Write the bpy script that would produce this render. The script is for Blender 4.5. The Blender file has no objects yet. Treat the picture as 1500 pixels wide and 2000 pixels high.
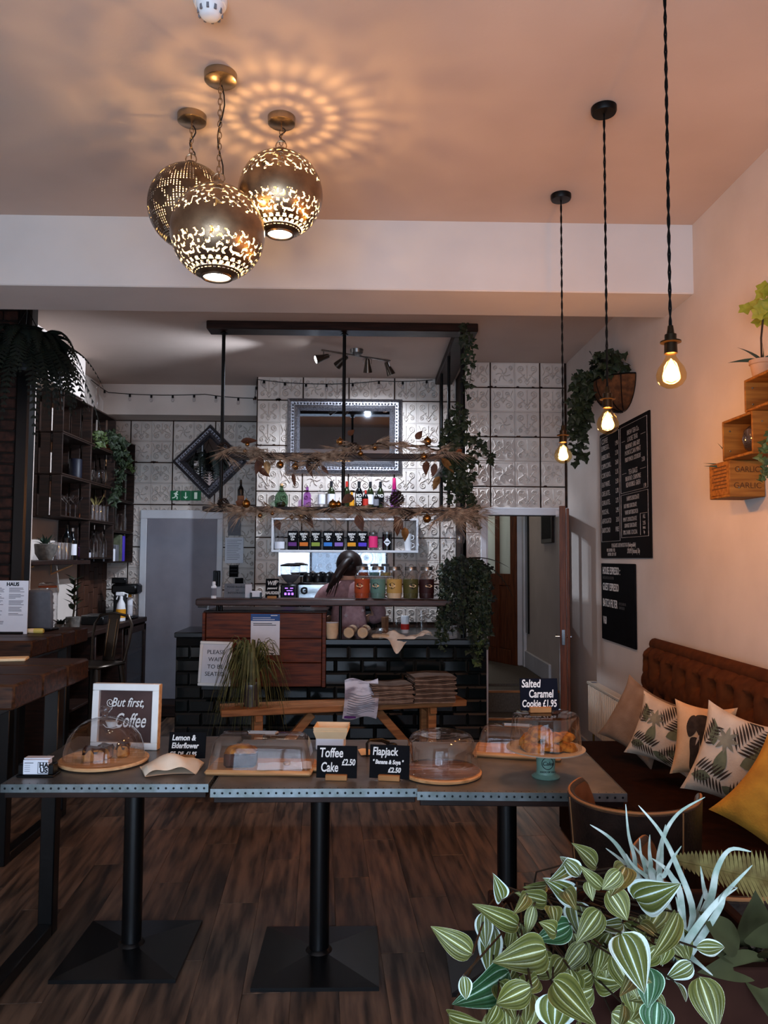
import bpy, math, random
from mathutils import Vector, Matrix, Euler, noise
random.seed(11)
R = math.radians; pi = math.pi; sin = math.sin; cos = math.cos
sc = bpy.context.scene
COL = sc.collection
# ---------------------------------------------------------------- camera
CAM = Vector((0, 0, 1.55))
CM = (Matrix.Rotation(R(-1.3), 3, 'Z') @ Matrix.Rotation(R(90 + 3.43), 3, 'X') @ Matrix.Rotation(R(0.29), 3, 'Z'))
cd = bpy.data.cameras.new('camera'); co = bpy.data.objects.new('camera', cd); COL.objects.link(co)
cd.sensor_fit = 'VERTICAL'; cd.sensor_height = 36; cd.lens = 27; cd.clip_start = .05
co.matrix_world = Matrix.Translation(CAM) @ CM.to_4x4()
sc.camera = co
# ---------------------------------------------------------------- world, big lights, exposure
sc.view_settings.view_transform = 'Standard'; sc.view_settings.look = 'None'
sc.view_settings.gamma = 1; sc.view_settings.exposure = 0.14
sc.view_settings.use_curve_mapping = False
W = bpy.data.worlds.new('world'); sc.world = W; W.use_nodes = True
W.node_tree.nodes['Background'].inputs[0].default_value = (.55, .72, 1, 1)
W.node_tree.nodes['Background'].inputs[1].default_value = .6
try:
    sc.cycles.use_denoising = True
    sc.cycles.max_bounces = 8; sc.cycles.transparent_max_bounces = 24
    sc.cycles.diffuse_bounces = 4; sc.cycles.glossy_bounces = 4; sc.cycles.transmission_bounces = 6
    sc.cycles.caustics_reflective = False; sc.cycles.caustics_refractive = False
    sc.cycles.sample_clamp_indirect = 4
except Exception: pass
def light(name, kind, loc, power, col, **k):
    d = bpy.data.lights.new(name, kind); d.energy = power; d.color = col
    aim = k.pop('aim', None)
    for a, b in k.items(): setattr(d, a, b)
    o = bpy.data.objects.new(name, d); COL.objects.link(o); o.location = loc
    if aim is not None:
        o.rotation_euler = (Vector(aim) - Vector(loc)).to_track_quat('-Z', 'Y').to_euler()
    return o
DAY = (.62, .78, 1)
# daylight entering by the shop window and the glazed street door behind the camera
light('daylight_shop_window', 'AREA', (-.75, -1.86, 1.425), 215, DAY, shape='RECTANGLE', size=2.4, size_y=2.35, aim=(-.75, 5, 1.425))
light('daylight_street_door', 'AREA', (1.15, -1.86, 1.25), 50, DAY, shape='RECTANGLE', size=.7, size_y=1.94, aim=(1.15, 5, 1.25))

def ray(u, v): return CM @ Vector(((u - 750) / 1500, (1000 - v) / 1500, -1))
def atY(u, v, Y): d = ray(u, v); return CAM + d * ((Y - CAM.y) / d.y)
def atX(u, v, X): d = ray(u, v); return CAM + d * ((X - CAM.x) / d.x)
def atZ(u, v, Z): d = ray(u, v); return CAM + d * ((Z - CAM.z) / d.z)
# ---------------------------------------------------------------- mesh building
def lin(h):
    h = h.lstrip('#'); o = []
    for i in (0, 2, 4):
        c = int(h[i:i + 2], 16) / 255
        o.append(c / 12.92 if c <= .04045 else ((c + .055) / 1.055) ** 2.4)
    return (*o, 1)
class MB:
    def __init__(s): s.v = []; s.f = []; s.uv = []; s.n0 = 0
    def add(s, vs, fs, uv=None):
        n = len(s.v); s.v += [tuple(p) for p in vs]
        s.f += [tuple(i + n for i in f) for f in fs]
        s.uv += (uv if uv else [(0, 0)] * len(vs)); return s
    def box(s, x0, x1, y0, y1, z0, z1):
        return s.add([(x0, y0, z0), (x1, y0, z0), (x1, y1, z0), (x0, y1, z0), (x0, y0, z1), (x1, y0, z1), (x1, y1, z1), (x0, y1, z1)],
              [(3, 2, 1, 0), (4, 5, 6, 7), (0, 1, 5, 4), (1, 2, 6, 5), (2, 3, 7, 6), (3, 0, 4, 7)])
    def cbox(s, x0, x1, y0, y1, z0, z1, b=.004, M=None):
        c = Vector(((x0 + x1) / 2, (y0 + y1) / 2, (z0 + z1) / 2)); h = (abs(x1 - x0) / 2, abs(y1 - y0) / 2, abs(z1 - z0) / 2)
        b = min(b, min(h) * .9); vs = []; idx = {}
        for sx in (-1, 1):
            for sy in (-1, 1):
                for sz in (-1, 1):
                    S = (sx, sy, sz)
                    for a in range(3):
                        p = [S[i] * (h[i] - (0 if i == a else b)) for i in range(3)]
                        idx[(S, a)] = len(vs); q = c + Vector(p); vs.append(M @ q if M else q)
        fs = []
        for a in range(3):
            i, j = [(1, 2), (2, 0), (0, 1)][a]
            for sg in (-1, 1):
                q = []
                for (p, r) in ((-1, -1), (1, -1), (1, 1), (-1, 1)):
                    S = [0, 0, 0]; S[a] = sg; S[i] = p; S[j] = r; q.append(idx[(tuple(S), a)])
                fs.append(tuple(q) if sg > 0 else tuple(q[::-1]))
        for a in range(3):
            i, j = [(1, 2), (2, 0), (0, 1)][a]
            for p in (-1, 1):
                for r in (-1, 1):
                    A = [0, 0, 0]; A[a] = -1; A[i] = p; A[j] = r; B = list(A); B[a] = 1
                    q = [idx[(tuple(A), i)], idx[(tuple(B), i)], idx[(tuple(B), j)], idx[(tuple(A), j)]]
                    fs.append(tuple(q) if p * r < 0 else tuple(q[::-1]))
        for sx in (-1, 1):
            for sy in (-1, 1):
                for sz in (-1, 1):
                    q = [idx[((sx, sy, sz), a)] for a in range(3)]
                    fs.append(tuple(q) if sx * sy * sz > 0 else tuple(q[::-1]))
        return s.add(vs, fs)
    def tube(s, pts, r, n=6, closed=False, cap=True):
        pts = [Vector(p) for p in pts]; m = len(pts); vs = []; fs = []; up = None
        for i, p in enumerate(pts):
            if closed: t = pts[(i + 1) % m] - pts[i - 1]
            else: t = pts[min(i + 1, m - 1)] - pts[max(i - 1, 0)]
            if t.length < 1e-9: t = Vector((0, 0, 1))
            t.normalize()
            if up is None: up = Vector((0, 0, 1)) if abs(t.z) < .9 else Vector((1, 0, 0))
            a = t.cross(up); a = a.normalized() if a.length > 1e-6 else t.orthogonal().normalized()
            b = a.cross(t); up = b; rr = r[i] if isinstance(r, (list, tuple)) else r
            for k in range(n):
                w = 2 * pi * k / n; vs.append(p + (a * cos(w) + b * sin(w)) * rr)
        for i in range(m if closed else m - 1):
            j = (i + 1) % m
            for k in range(n): fs.append((i * n + k, i * n + (k + 1) % n, j * n + (k + 1) % n, j * n + k))
        if cap and not closed:
            fs.append(tuple(range(n))[::-1]); fs.append(tuple(range((m - 1) * n, m * n)))
        return s.add(vs, fs)
    def cyl(s, p0, p1, r0, r1=None, n=14): return s.tube([p0, p1], [r0, r0 if r1 is None else r1], n)
    def lathe(s, prof, n=28, c=(0, 0, 0), M=None, sx=1, sy=1):
        vs = []; fs = []; m = len(prof)
        for (r, z) in prof:
            for k in range(n):
                w = 2 * pi * k / n; p = Vector((c[0] + r * cos(w) * sx, c[1] + r * sin(w) * sy, c[2] + z)); vs.append(M @ p if M else p)
        for i in range(m - 1):
            for k in range(n): fs.append((i * n + k, i * n + (k + 1) % n, (i + 1) * n + (k + 1) % n, (i + 1) * n + k))
        if prof[0][0] > 1e-5: fs.append(tuple(range(n))[::-1])
        if prof[-1][0] > 1e-5: fs.append(tuple(range((m - 1) * n, m * n)))
        return s.add(vs, fs)
    def olathe(s, prof, n=28, c=(0, 0, 0)):      # open shell, no caps
        vs = []; fs = []; m = len(prof)
        for (r, z) in prof:
            for k in range(n): w = 2 * pi * k / n; vs.append((c[0] + r * cos(w), c[1] + r * sin(w), c[2] + z))
        for i in range(m - 1):
            for k in range(n): fs.append((i * n + k, i * n + (k + 1) % n, (i + 1) * n + (k + 1) % n, (i + 1) * n + k))
        return s.add(vs, fs)
    def ball(s, c, r, nu=14, nv=9, sx=1, sy=1, sz=1):
        return s.lathe([(max(r * sin(pi * i / nv), 1e-6), -r * cos(pi * i / nv) * sz) for i in range(nv + 1)], nu, c, None, sx, sy)
    def grid(s, fn, nu, nv, flip=False):
        vs = []; uv = []; fs = []
        for j in range(nv + 1):
            for i in range(nu + 1):
                vs.append(fn(i / nu, j / nv)); uv.append((i / nu, j / nv))
        for j in range(nv):
            for i in range(nu):
                q = (j * (nu + 1) + i, j * (nu + 1) + i + 1, (j + 1) * (nu + 1) + i + 1, (j + 1) * (nu + 1) + i)
                fs.append(q[::-1] if flip else q)
        return s.add(vs, fs, uv)
    def prism(s, pts, fn, d0, d1):   # pts 2D outline, fn(a,b,d)->3D
        n = len(pts); vs = [fn(a, b, d0) for a, b in pts] + [fn(a, b, d1) for a, b in pts]
        return s.add(vs, [tuple(range(n)), tuple(range(n, 2 * n))[::-1]] + [(i, i + n, (i + 1) % n + n, (i + 1) % n) for i in range(n)])
    def xf(s, M, start=0):
        for i in range(start, len(s.v)): s.v[i] = tuple(M @ Vector(s.v[i]))
        return s
    def mesh(s, name, mat=None, smooth=40):
        me = bpy.data.meshes.new(name); me.from_pydata(s.v, [], s.f)
        if any(u != (0, 0) for u in s.uv):
            l = me.uv_layers.new(name='UVMap'); d = [0.0] * (2 * len(me.loops))
            for lp in me.loops: d[2 * lp.index], d[2 * lp.index + 1] = s.uv[lp.vertex_index]
            l.data.foreach_set('uv', d)
        if smooth:
            me.polygons.foreach_set('use_smooth', [True] * len(me.polygons))
            try: me.set_sharp_from_angle(angle=R(smooth))
            except Exception: pass
        if mat: me.materials.append(M_[mat] if isinstance(mat, str) else mat)
        me.update(); return me
    def build(s, name, mat, parent=None, loc=(0, 0, 0), rot=(0, 0, 0), smooth=40, label=None):
        return put(name, s.mesh(name, mat, smooth), parent, loc, rot, label)
def put(name, me, parent=None, loc=(0, 0, 0), rot=(0, 0, 0), label=None, scale=None):
    o = bpy.data.objects.new(name, me); COL.objects.link(o); o.parent = parent
    o.location = loc; o.rotation_euler = rot
    if scale: o.scale = scale
    if label: o['label'] = label
    return o
def tag(o, label, cat, group=None, kind=None):
    if label: o['label'] = label
    if cat: o['category'] = cat
    if group: o['group'] = group
    if kind: o['kind'] = kind
    return o
def T(name, label, cat, loc=(0, 0, 0), rz=0, group=None):
    o = bpy.data.objects.new(name, None); COL.objects.link(o); o.location = loc; o.rotation_euler = (0, 0, rz)
    o.empty_display_size = .05
    return tag(o, label, cat, group)
def S(name, mb, mat, parent=None, smooth=0, **k):
    o = mb.build(name, mat, parent, smooth=smooth, **k)
    if parent is None: o['kind'] = 'structure'
    return o
def copy_tree(o, loc, rz=None, label=None, parent=None):
    c = o.copy(); COL.objects.link(c)
    if parent: c.parent = parent
    else:
        c.location = loc
        if rz is not None: c.rotation_euler = (0, 0, rz)
        if label: c['label'] = label
    for ch in o.children: copy_tree(ch, None, parent=c)
    return c
FACE_Y = (pi / 2, 0, 0); FACE_X = (pi / 2, 0, -pi / 2)     # writing seen from -Y / from -X
def text(body, size, loc, mat, parent=None, rot=FACE_Y, align='LEFT', shear=0, name='lettering', sx=1, space=1, bold=0):
    c = bpy.data.curves.new(name, 'FONT'); c.body = body; c.size = size; c.align_x = align; c.align_y = 'CENTER'
    c.extrude = .0004; c.shear = shear; c.space_line = space; c.resolution_u = 3; c.offset = bold
    c.materials.append(M_[mat])
    o = bpy.data.objects.new(name, c); COL.objects.link(o); o.location = loc; o.rotation_euler = rot; o.parent = parent
    o.scale = (sx, 1, 1); return o
# ---------------------------------------------------------------- materials
M_ = {}
def nodes(name):
    m = bpy.data.materials.new(name); m.use_nodes = True; M_[name] = m
    nt = m.node_tree; return m, nt, nt.nodes['Principled BSDF']
def N(nt, t, **k):
    n = nt.nodes.new(t)
    for a, b in k.items():
        if a.startswith('i_'): n.inputs[a[2:].replace('_', ' ')].default_value = b
        else: setattr(n, a, b)
    return n
def ramp(nt, fac, stops, mode='LINEAR'):
    r = N(nt, 'ShaderNodeValToRGB'); r.color_ramp.interpolation = mode; e = r.color_ramp.elements
    while len(e) < len(stops): e.new(.5)
    for x, (p, c) in zip(e, stops): x.position = p; x.color = c
    nt.links.new(fac, r.inputs[0]); return r.outputs[0]
def mat(name, c, rough=.5, metal=0, c2=None, scale=8, bump=0, bscale=None, stretch=(1, 1, 1), spec=None, rand=0, detail=4, lo=.35, hi=.65, emit=None, es=0):
    m, nt, b = nodes(name); L = nt.links.new
    c = lin(c) if isinstance(c, str) else c; b.inputs['Base Color'].default_value = c
    b.inputs['Roughness'].default_value = rough; b.inputs['Metallic'].default_value = metal
    b.inputs['Specular IOR Level'].default_value = .28 if spec is None else spec
    if emit: b.inputs['Emission Color'].default_value = lin(emit) if isinstance(emit, str) else emit; b.inputs['Emission Strength'].default_value = es
    if c2 or bump:
        tc = N(nt, 'ShaderNodeTexCoord'); mp = N(nt, 'ShaderNodeMapping'); mp.inputs['Scale'].default_value = stretch
        L(tc.outputs['Object'], mp.inputs[0]); vec = mp.outputs[0]
        if rand:
            oi = N(nt, 'ShaderNodeObjectInfo'); ml = N(nt, 'ShaderNodeMath', operation='MULTIPLY'); ml.inputs[1].default_value = 37
            L(oi.outputs['Random'], ml.inputs[0]); ad = N(nt, 'ShaderNodeVectorMath', operation='ADD')
            L(vec, ad.inputs[0]); L(ml.outputs[0], ad.inputs[1]); vec = ad.outputs[0]
        nz = N(nt, 'ShaderNodeTexNoise', i_Scale=scale, i_Detail=detail); L(vec, nz.inputs['Vector'])
        if c2:
            col = ramp(nt, nz.outputs['Fac'], [(lo, c), (hi, lin(c2) if isinstance(c2, str) else c2)])
            if rand:
                hs = N(nt, 'ShaderNodeHueSaturation'); mr = N(nt, 'ShaderNodeMapRange')
                mr.inputs['To Min'].default_value = 1 - rand; mr.inputs['To Max'].default_value = 1 + rand
                L(oi.outputs['Random'], mr.inputs['Value']); L(mr.outputs[0], hs.inputs['Value']); L(col, hs.inputs['Color']); col = hs.outputs[0]
            L(col, b.inputs['Base Color'])
        if bump:
            nb = nz
            if bscale: nb = N(nt, 'ShaderNodeTexNoise', i_Scale=bscale, i_Detail=3); L(vec, nb.inputs['Vector'])
            bp = N(nt, 'ShaderNodeBump'); bp.inputs['Strength'].default_value = bump; bp.inputs['Distance'].default_value = .01
            L(nb.outputs['Fac'], bp.inputs['Height']); L(bp.outputs[0], b.inputs['Normal'])
    return m
def emis(name, c, s):
    m = bpy.data.materials.new(name); m.use_nodes = True; M_[name] = m; nt = m.node_tree; nt.nodes.clear()
    o = N(nt, 'ShaderNodeOutputMaterial'); e = N(nt, 'ShaderNodeEmission'); e.inputs[0].default_value = c; e.inputs[1].default_value = s
    nt.links.new(e.outputs[0], o.inputs[0]); return m
def glass(name, tint=(1, 1, 1, 1), base=.05, edge=.75, rough=.03, ior=1.45):
    m = bpy.data.materials.new(name); m.use_nodes = True; M_[name] = m; nt = m.node_tree; nt.nodes.clear(); L = nt.links.new
    o = N(nt, 'ShaderNodeOutputMaterial'); t = N(nt, 'ShaderNodeBsdfTransparent'); g = N(nt, 'ShaderNodeBsdfGlossy'); mx = N(nt, 'ShaderNodeMixShader')
    t.inputs[0].default_value = tint; g.inputs['Roughness'].default_value = rough
    lw = N(nt, 'ShaderNodeLayerWeight'); lw.inputs[0].default_value = .35
    mr = N(nt, 'ShaderNodeMapRange'); mr.inputs['To Min'].default_value = base; mr.inputs['To Max'].default_value = edge
    pw = N(nt, 'ShaderNodeMath', operation='POWER'); pw.inputs[1].default_value = 2.2
    L(lw.outputs['Facing'], pw.inputs[0]); L(pw.outputs[0], mr.inputs[0]); L(mr.outputs[0], mx.inputs[0]); L(t.outputs[0], mx.inputs[1]); L(g.outputs[0], mx.inputs[2]); L(mx.outputs[0], o.inputs[0])
    return m
# walls and floor
mat('plaster', '#c2b6ad', .88, c2='#cbbfb6', scale=3, bump=.06, bscale=90)
mat('ceiling_paint', '#b5a398', .92, c2='#bfada2', scale=1.5, bump=.04, bscale=60)
mat('beam_paint', '#beb8b4', .85, c2='#c6c0bc', scale=2)
mat('white_paint', '#cfd0d4', .55, c2='#c6c6ca', scale=5)
mat('grey_paint', '#8d8680', .8, c2='#7d766f', scale=4)
mat('rust', '#120c09', .9, c2='#3b2418', scale=14)
mat('tin', '#bdb2aa', .5, c2='#c9bfb6', scale=6, bump=.05, bscale=60, rand=.05)
mat('tin_rust', '#3a1e12', .9, c2='#1c100b', scale=30)
mat('plank', '#30251f', .42, c2='#6e5544', scale=4, stretch=(7, .7, 7), rand=.24, detail=8, bump=.08, spec=.35)
mat('subfloor', '#120d0b', .9, c2='#1b1310', scale=8)
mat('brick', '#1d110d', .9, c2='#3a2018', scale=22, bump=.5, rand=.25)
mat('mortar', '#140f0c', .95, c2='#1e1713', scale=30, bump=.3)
mat('carpet', '#4c463f', 1, c2='#59524a', scale=60)
# woods
def wood(name, a, b, st=(1.2, 14, 14), rough=.5, scale=4, **k): return mat(name, a, rough + .08, 0, b, scale, .08, None, st, detail=7, spec=.2, **k)
wood('crate_wood', '#150c08', '#2b1a12', rand=.25)
wood('dark_wood', '#170d0a', '#2b1811', rough=.4)
wood('bar_wood', '#3a1407', '#662d10', rand=.18, rough=.45)
wood('plank_top', '#2b1b17', '#4d3630', rough=.35)
wood('bench_wood', '#7a4c2b', '#a36b40', rough=.5)
wood('table_wood', '#1c0f09', '#452817', st=(1.6, 16, 16), rough=.35, rand=.1)
wood('pale_wood', '#b98a5e', '#d9ae80', rough=.5)
wood('board_wood', '#96683f', '#c79465', rough=.45)
wood('block_wood', '#8a5d36', '#a87748', rough=.6)
wood('garlic_wood', '#6f4114', '#8f5e24', rough=.6)
wood('door_wood', '#4a2413', '#6e3a1e', st=(14, 14, 1.2), rough=.4)
wood('strip_wood', '#2c1912', '#412619', st=(14, 14, 1.2), rand=.25)
# metals, tiles, plastics
mat('black_metal', '#060606', .45, .6, spec=.4)
mat('black_satin', '#040405', .3, c2='#070708', scale=20, spec=.45)
mat('zinc', '#6e6a66', .38, .75, c2='#8a837d', scale=9, bump=.03)
mat('zinc_edge', '#8d979b', .32, .8, c2='#76807f', scale=24)
mat('stud', '#20262a', .35, .9)
mat('metro_tile', '#070b0b', .1, c2='#0a1010', scale=3, spec=.6)
mat('grout', '#020202', .9, c2='#060606', scale=20)
mat('bronze', '#9a8468', .25, .95, c2='#ac967a', scale=12)
mat('globe_metal', '#86705a', .26, .95, c2='#a58c70', scale=18, bump=.05)
mat('globe_metal_dark', '#5a4a3c', .3, .95, c2='#776452', scale=18)
mat('silver_frame', '#6c6b70', .35, .9, c2='#9b9aa0', scale=90, bump=.3)
mat('silver_frame_dark', '#4a474a', .35, .9, c2='#74727a', scale=90, bump=.3)
mat('mirror', '#c9ced6', .02, 1)
mat('chrome', '#b9bcc0', .12, 1)
mat('steel', '#8b8a88', .3, .9, c2='#777573', scale=10)
mat('tin_lamp', '#4d453e', .3, .9)
mat('brass', '#8b6a34', .3, 1)
mat('gold_bauble', '#a8743a', .2, .95)
mat('black_plastic', '#060607', .35)
mat('flex', '#030303', .7, spec=.1)
mat('holder', '#2c2218', .35, .9)
mat('door_grey', '#86838a', .6, c2='#7d7a82', scale=5)
mat('grey_plastic', '#55555a', .5, c2='#5d5d62', scale=30)
mat('white_plastic', '#d8d8da', .35)
mat('cream_plastic', '#cbbfae', .45, c2='#c4b8a6', scale=8)
mat('rubber', '#0c0c0c', .8)
# papers and prints
mat('paper', '#d6d6dc', .8, c2='#cfcfd6', scale=12)
mat('ink', '#14141a', .8); mat('ink_grey', '#6d6d74', .8); mat('chalk', '#d9d6d2', .9)
mat('chalk_dim', '#8d857f', .9, c2='#b4aca5', scale=60)
mat('chalk_faint', '#3d3b3a', .9)
mat('slate', '#08080a', .7, c2='#0d0d10', scale=10, spec=.06)
mat('slate_blue', '#0b0e18', .7, c2='#10131e', scale=10, spec=.06)
mat('chalkboard', '#0b0706', .7, c2='#110c0b', scale=5, spec=.08)
mat('blue_print', '#2f5187', .7); mat('kraft', '#c7a784', .85, c2='#d4b592', scale=14, bump=.05)
mat('kraft_brown', '#6e4a33', .85, c2='#8a6044', scale=14)
mat('cream_paper', '#d9b98f', .8, c2='#e3c59c', scale=10)
mat('bag_paper', '#e2d2bd', .85, c2='#d8c6ae', scale=14, bump=.05)
mat('sign_white', '#e6e4e0', .5, c2='#dcdad6', scale=8)
mat('sign_brown', '#3a2521', .6, c2='#4d3430', scale=6)
mat('red_print', '#a8281c', .6); mat('pink_print', '#d8306c', .6); mat('amber_print', '#c98a1e', .6)
# fabric and leather
mat('sofa_velvet', '#3f200f', .95, c2='#4d2913', scale=20, bump=.1, bscale=200, spec=.1)
mat('sofa_seat', '#1d0d07', .95, c2='#25120a', scale=20, bump=.1, bscale=200, spec=.05)
mat('leather', '#1d1512', .38, c2='#2a1e19', scale=26, bump=.15, bscale=120)
mat('leather_tan', '#6d3f24', .5, c2='#7d4c2e', scale=20)
mat('piping', '#8b5f3c', .5)
mat('cushion_brown', '#6f5a4a', .95, c2='#7f6a59', scale=14, bump=.2, bscale=150)
mat('cushion_cream', '#a89684', .95, c2='#b8a794', scale=14, bump=.15, bscale=150)
mat('cushion_peach', '#b58f6a', .95, c2='#c09b76', scale=14, bump=.15, bscale=150)
mat('cushion_mustard', '#8a5f1c', .95, c2='#a67624', scale=12, bump=.3, bscale=120)
mat('print_dark', '#211812', .95, c2='#33271f', scale=40)
mat('print_green', '#4b4f3c', .95, c2='#5e614b', scale=30)
mat('print_grey', '#5d5a4e', .95, c2='#77715f', scale=30)
mat('shirt', '#8f6a6c', .95, c2='#a27c7d', scale=30)
mat('shirt_star', '#b59a9a', .95); mat('skin', '#b98a72', .6); mat('hair', '#140b09', .45, c2='#22120d', scale=40)
mat('jeans', '#1d2536', .9)
mat('cloth', '#d2c3b2', .9, c2='#e0d3c4', scale=20, bump=.1)
# glass
glass('clear_glass', (.97, .97, .98, 1), .09, .85, .02)
glass('clear_acrylic', (.96, .95, .945, 1), .10, .75, .03)
glass('pane_glass', (.95, .97, .98, 1), .03, .5, .02)
glass('bulb_glass', (1, .86, .55, 1), .02, .5, .02)
glass('green_glass', (.35, .5, .38, 1), .05, .6)
glass('purple_glass', (.65, .4, .75, 1), .05, .6)
mat('bottle_dark', '#06080a', .08, spec=.7); mat('bottle_green', '#1c2412', .08, spec=.7); mat('bottle_amber', '#3a1a08', .1)
mat('frosted', '#8d9a92', .5, c2='#a3b0a8', scale=3)
def translucent(name, c):
    m, nt, b = nodes(name); t = N(nt, 'ShaderNodeBsdfTranslucent'); t.inputs[0].default_value = lin(c); mx = N(nt, 'ShaderNodeMixShader'); mx.inputs[0].default_value = .8
    b.inputs['Base Color'].default_value = lin(c); b.inputs['Roughness'].default_value = .3; o = nt.nodes['Material Output']
    nt.links.new(b.outputs[0], mx.inputs[1]); nt.links.new(t.outputs[0], mx.inputs[2]); nt.links.new(mx.outputs[0], o.inputs[0])
translucent('frosted_pane', '#cdd2ce')
# food
mat('cake', '#7b4a20', .8, c2='#a3692f', scale=50, bump=.3); mat('cake_dark', '#2a120a', .35, c2='#3c1b0e', scale=30)
mat('loaf', '#2b1610', .8, c2='#43241a', scale=40, bump=.3)
mat('cookie', '#6a3c10', .9, c2='#a8702a', scale=45, bump=.7)
mat('sage', '#5f7f72', .35, c2='#6a8a7d', scale=8); mat('sage_plate', '#a39484', .4)
# plants
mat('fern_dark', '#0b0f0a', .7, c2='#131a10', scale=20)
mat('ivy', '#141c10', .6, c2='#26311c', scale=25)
mat('ivy_light', '#2a341a', .6, c2='#48552c', scale=25)
mat('olive_leaf', '#33330f', .6, c2='#4b4716', scale=12)
mat('stem', '#2a1d10', .8); mat('aloe', '#26382f', .5, c2='#34483b', scale=20)
mat('terracotta', '#7a3b1f', .85, c2='#8b4a2a', scale=12); mat('soil', '#140d08', .95)
mat('pot_grey', '#4a4744', .8, c2='#67625c', scale=30, bump=.3)
mat('pot_pale', '#9b7b62', .8, c2='#ab8b72', scale=12)
mat('coir', '#3a2212', .95, c2='#5a381e', scale=30, bump=.6)
mat('dry_spray', '#6f5746', .5, c2='#c2aa92', scale=30)
mat('dry_leaf', '#3a2014', .6, c2='#5a3520', scale=20); mat('gold_leaf', '#6a4a2a', .35, .5, c2='#8a6a42', scale=40)
mat('cone', '#1c120d', .8, c2='#33231a', scale=30)
mat('orchid', '#6a6c14', .6, c2='#8f8a2a', scale=15)
mat('air_plant', '#8c9f92', .6, c2='#bfc8c0', scale=10, stretch=(3, 3, 3))
mat('velvet_leaf', '#2a2b14', .8, c2='#3c3d20', scale=8, bump=.2)
mat('dry_fern', '#5a4a24', .7, c2='#857a48', scale=30)
mat('spider_leaf', '#3a3618', .6, c2='#6f6a3c', scale=14)
mat('planter', '#22110d', .9, c2='#2b1812', scale=10, spec=.05)
def leafmat(name, g1, g2, pale, edgew=.86):
    m, nt, b = nodes(name); L = nt.links.new; b.inputs['Roughness'].default_value = .36
    uv = N(nt, 'ShaderNodeUVMap'); sp = N(nt, 'ShaderNodeSeparateXYZ'); L(uv.outputs[0], sp.inputs[0])
    tc = N(nt, 'ShaderNodeTexCoord'); nz = N(nt, 'ShaderNodeTexNoise', i_Scale=60, i_Detail=3); L(tc.outputs['Object'], nz.inputs['Vector'])
    a = N(nt, 'ShaderNodeMath', operation='SUBTRACT'); a.inputs[1].default_value = .5; L(sp.outputs[0], a.inputs[0])
    ab = N(nt, 'ShaderNodeMath', operation='ABSOLUTE'); L(a.outputs[0], ab.inputs[0])
    ns = N(nt, 'ShaderNodeMath', operation='MULTIPLY_ADD'); ns.inputs[1].default_value = .06; L(nz.outputs['Fac'], ns.inputs[0])
    d2 = N(nt, 'ShaderNodeMath', operation='MULTIPLY_ADD'); d2.inputs[1].default_value = 2; d2.inputs[2].default_value = -.03
    L(ab.outputs[0], d2.inputs[0]); L(d2.outputs[0], ns.inputs[2])
    p = lin(pale); q = tuple(.55 * x + .45 * y for x, y in zip(p, lin(g1))); A = lin(g1); B = lin(g2)
    col = ramp(nt, ns.outputs[0], [(0, p), (.02, p), (.06, A), (.28, B), (.37, B), (.395, q), (.415, q), (.45, A), (.70, B), (edgew, A), (min(edgew + .05, .99), p)])
    bp = N(nt, 'ShaderNodeBump'); bp.inputs['Strength'].default_value = .35; bp.inputs['Distance'].default_value = .004; wv = N(nt, 'ShaderNodeMath', operation='SINE'); w5 = N(nt, 'ShaderNodeMath', operation='MULTIPLY'); w5.inputs[1].default_value = 34
    L(ns.outputs[0], w5.inputs[0]); L(w5.outputs[0], wv.inputs[0]); L(wv.outputs[0], bp.inputs['Height']); L(bp.outputs[0], b.inputs['Normal'])
    L(col, b.inputs['Base Color']); return m
leafmat('leaf_olive', '#686a30', '#454a1e', '#ccd4b0', .985)
leafmat('leaf_pale', '#666c36', '#485020', '#d3e4de', .78)
leafmat('leaf_green', '#2f5a34', '#204424', '#b9d8bf', .92)
# ================================================================ STRUCTURE
XL, XR, YF = -2.66, 1.745, -1.8
YR, YC, YL = 6.62, 7.25, 7.93          # back wall by the stairs, chimney breast, left alcove
ZC, ZB = 3.35, 3.265
fl = S('floor', MB().box(XL, XR, YF, YL + .05, -.1, -.012), 'subfloor')
pm = MB().cbox(-.0855, .0855, -.608, .608, -.013, 0, .0012).mesh('plank', 'plank', 0)
ca, sa = cos(R(3.5)), sin(R(3.5))
for i in range(-22, 19):
    for j in range(-3, 9):
        x = i * .1715; y = j * 1.218 + ((i * 7) % 5) * .244 + .3
        X = x * ca - y * sa; Y = x * sa + y * ca
        if XL + .12 < X < XR - .05 and YF + .3 < Y < YL - .3 and not (X > .95 and Y > 6.2):
            put('plank', pm, fl, (X, Y, 0), (0, 0, R(3.5)))
S('ceiling', MB().box(XL - .1, XR + .1, YF, 4.02, ZC, ZC + .15), 'ceiling_paint')
S('ceiling_back', MB().box(XL - .1, XR + .1, 4.38, YL + 2.2, ZB, ZB + .15), 'ceiling_paint')
S('beam', MB().cbox(XL - .1, XR + .05, 4.0, 4.41, 2.972, ZC + .1, .006), 'beam_paint')
S('wall_right', MB().box(XR, XR + .15, YF, 9.4, -.1, ZC), 'plaster')
S('wall_left', MB().box(XL - .15, XL, YF, YL, -.1, ZC), 'plaster')
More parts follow.
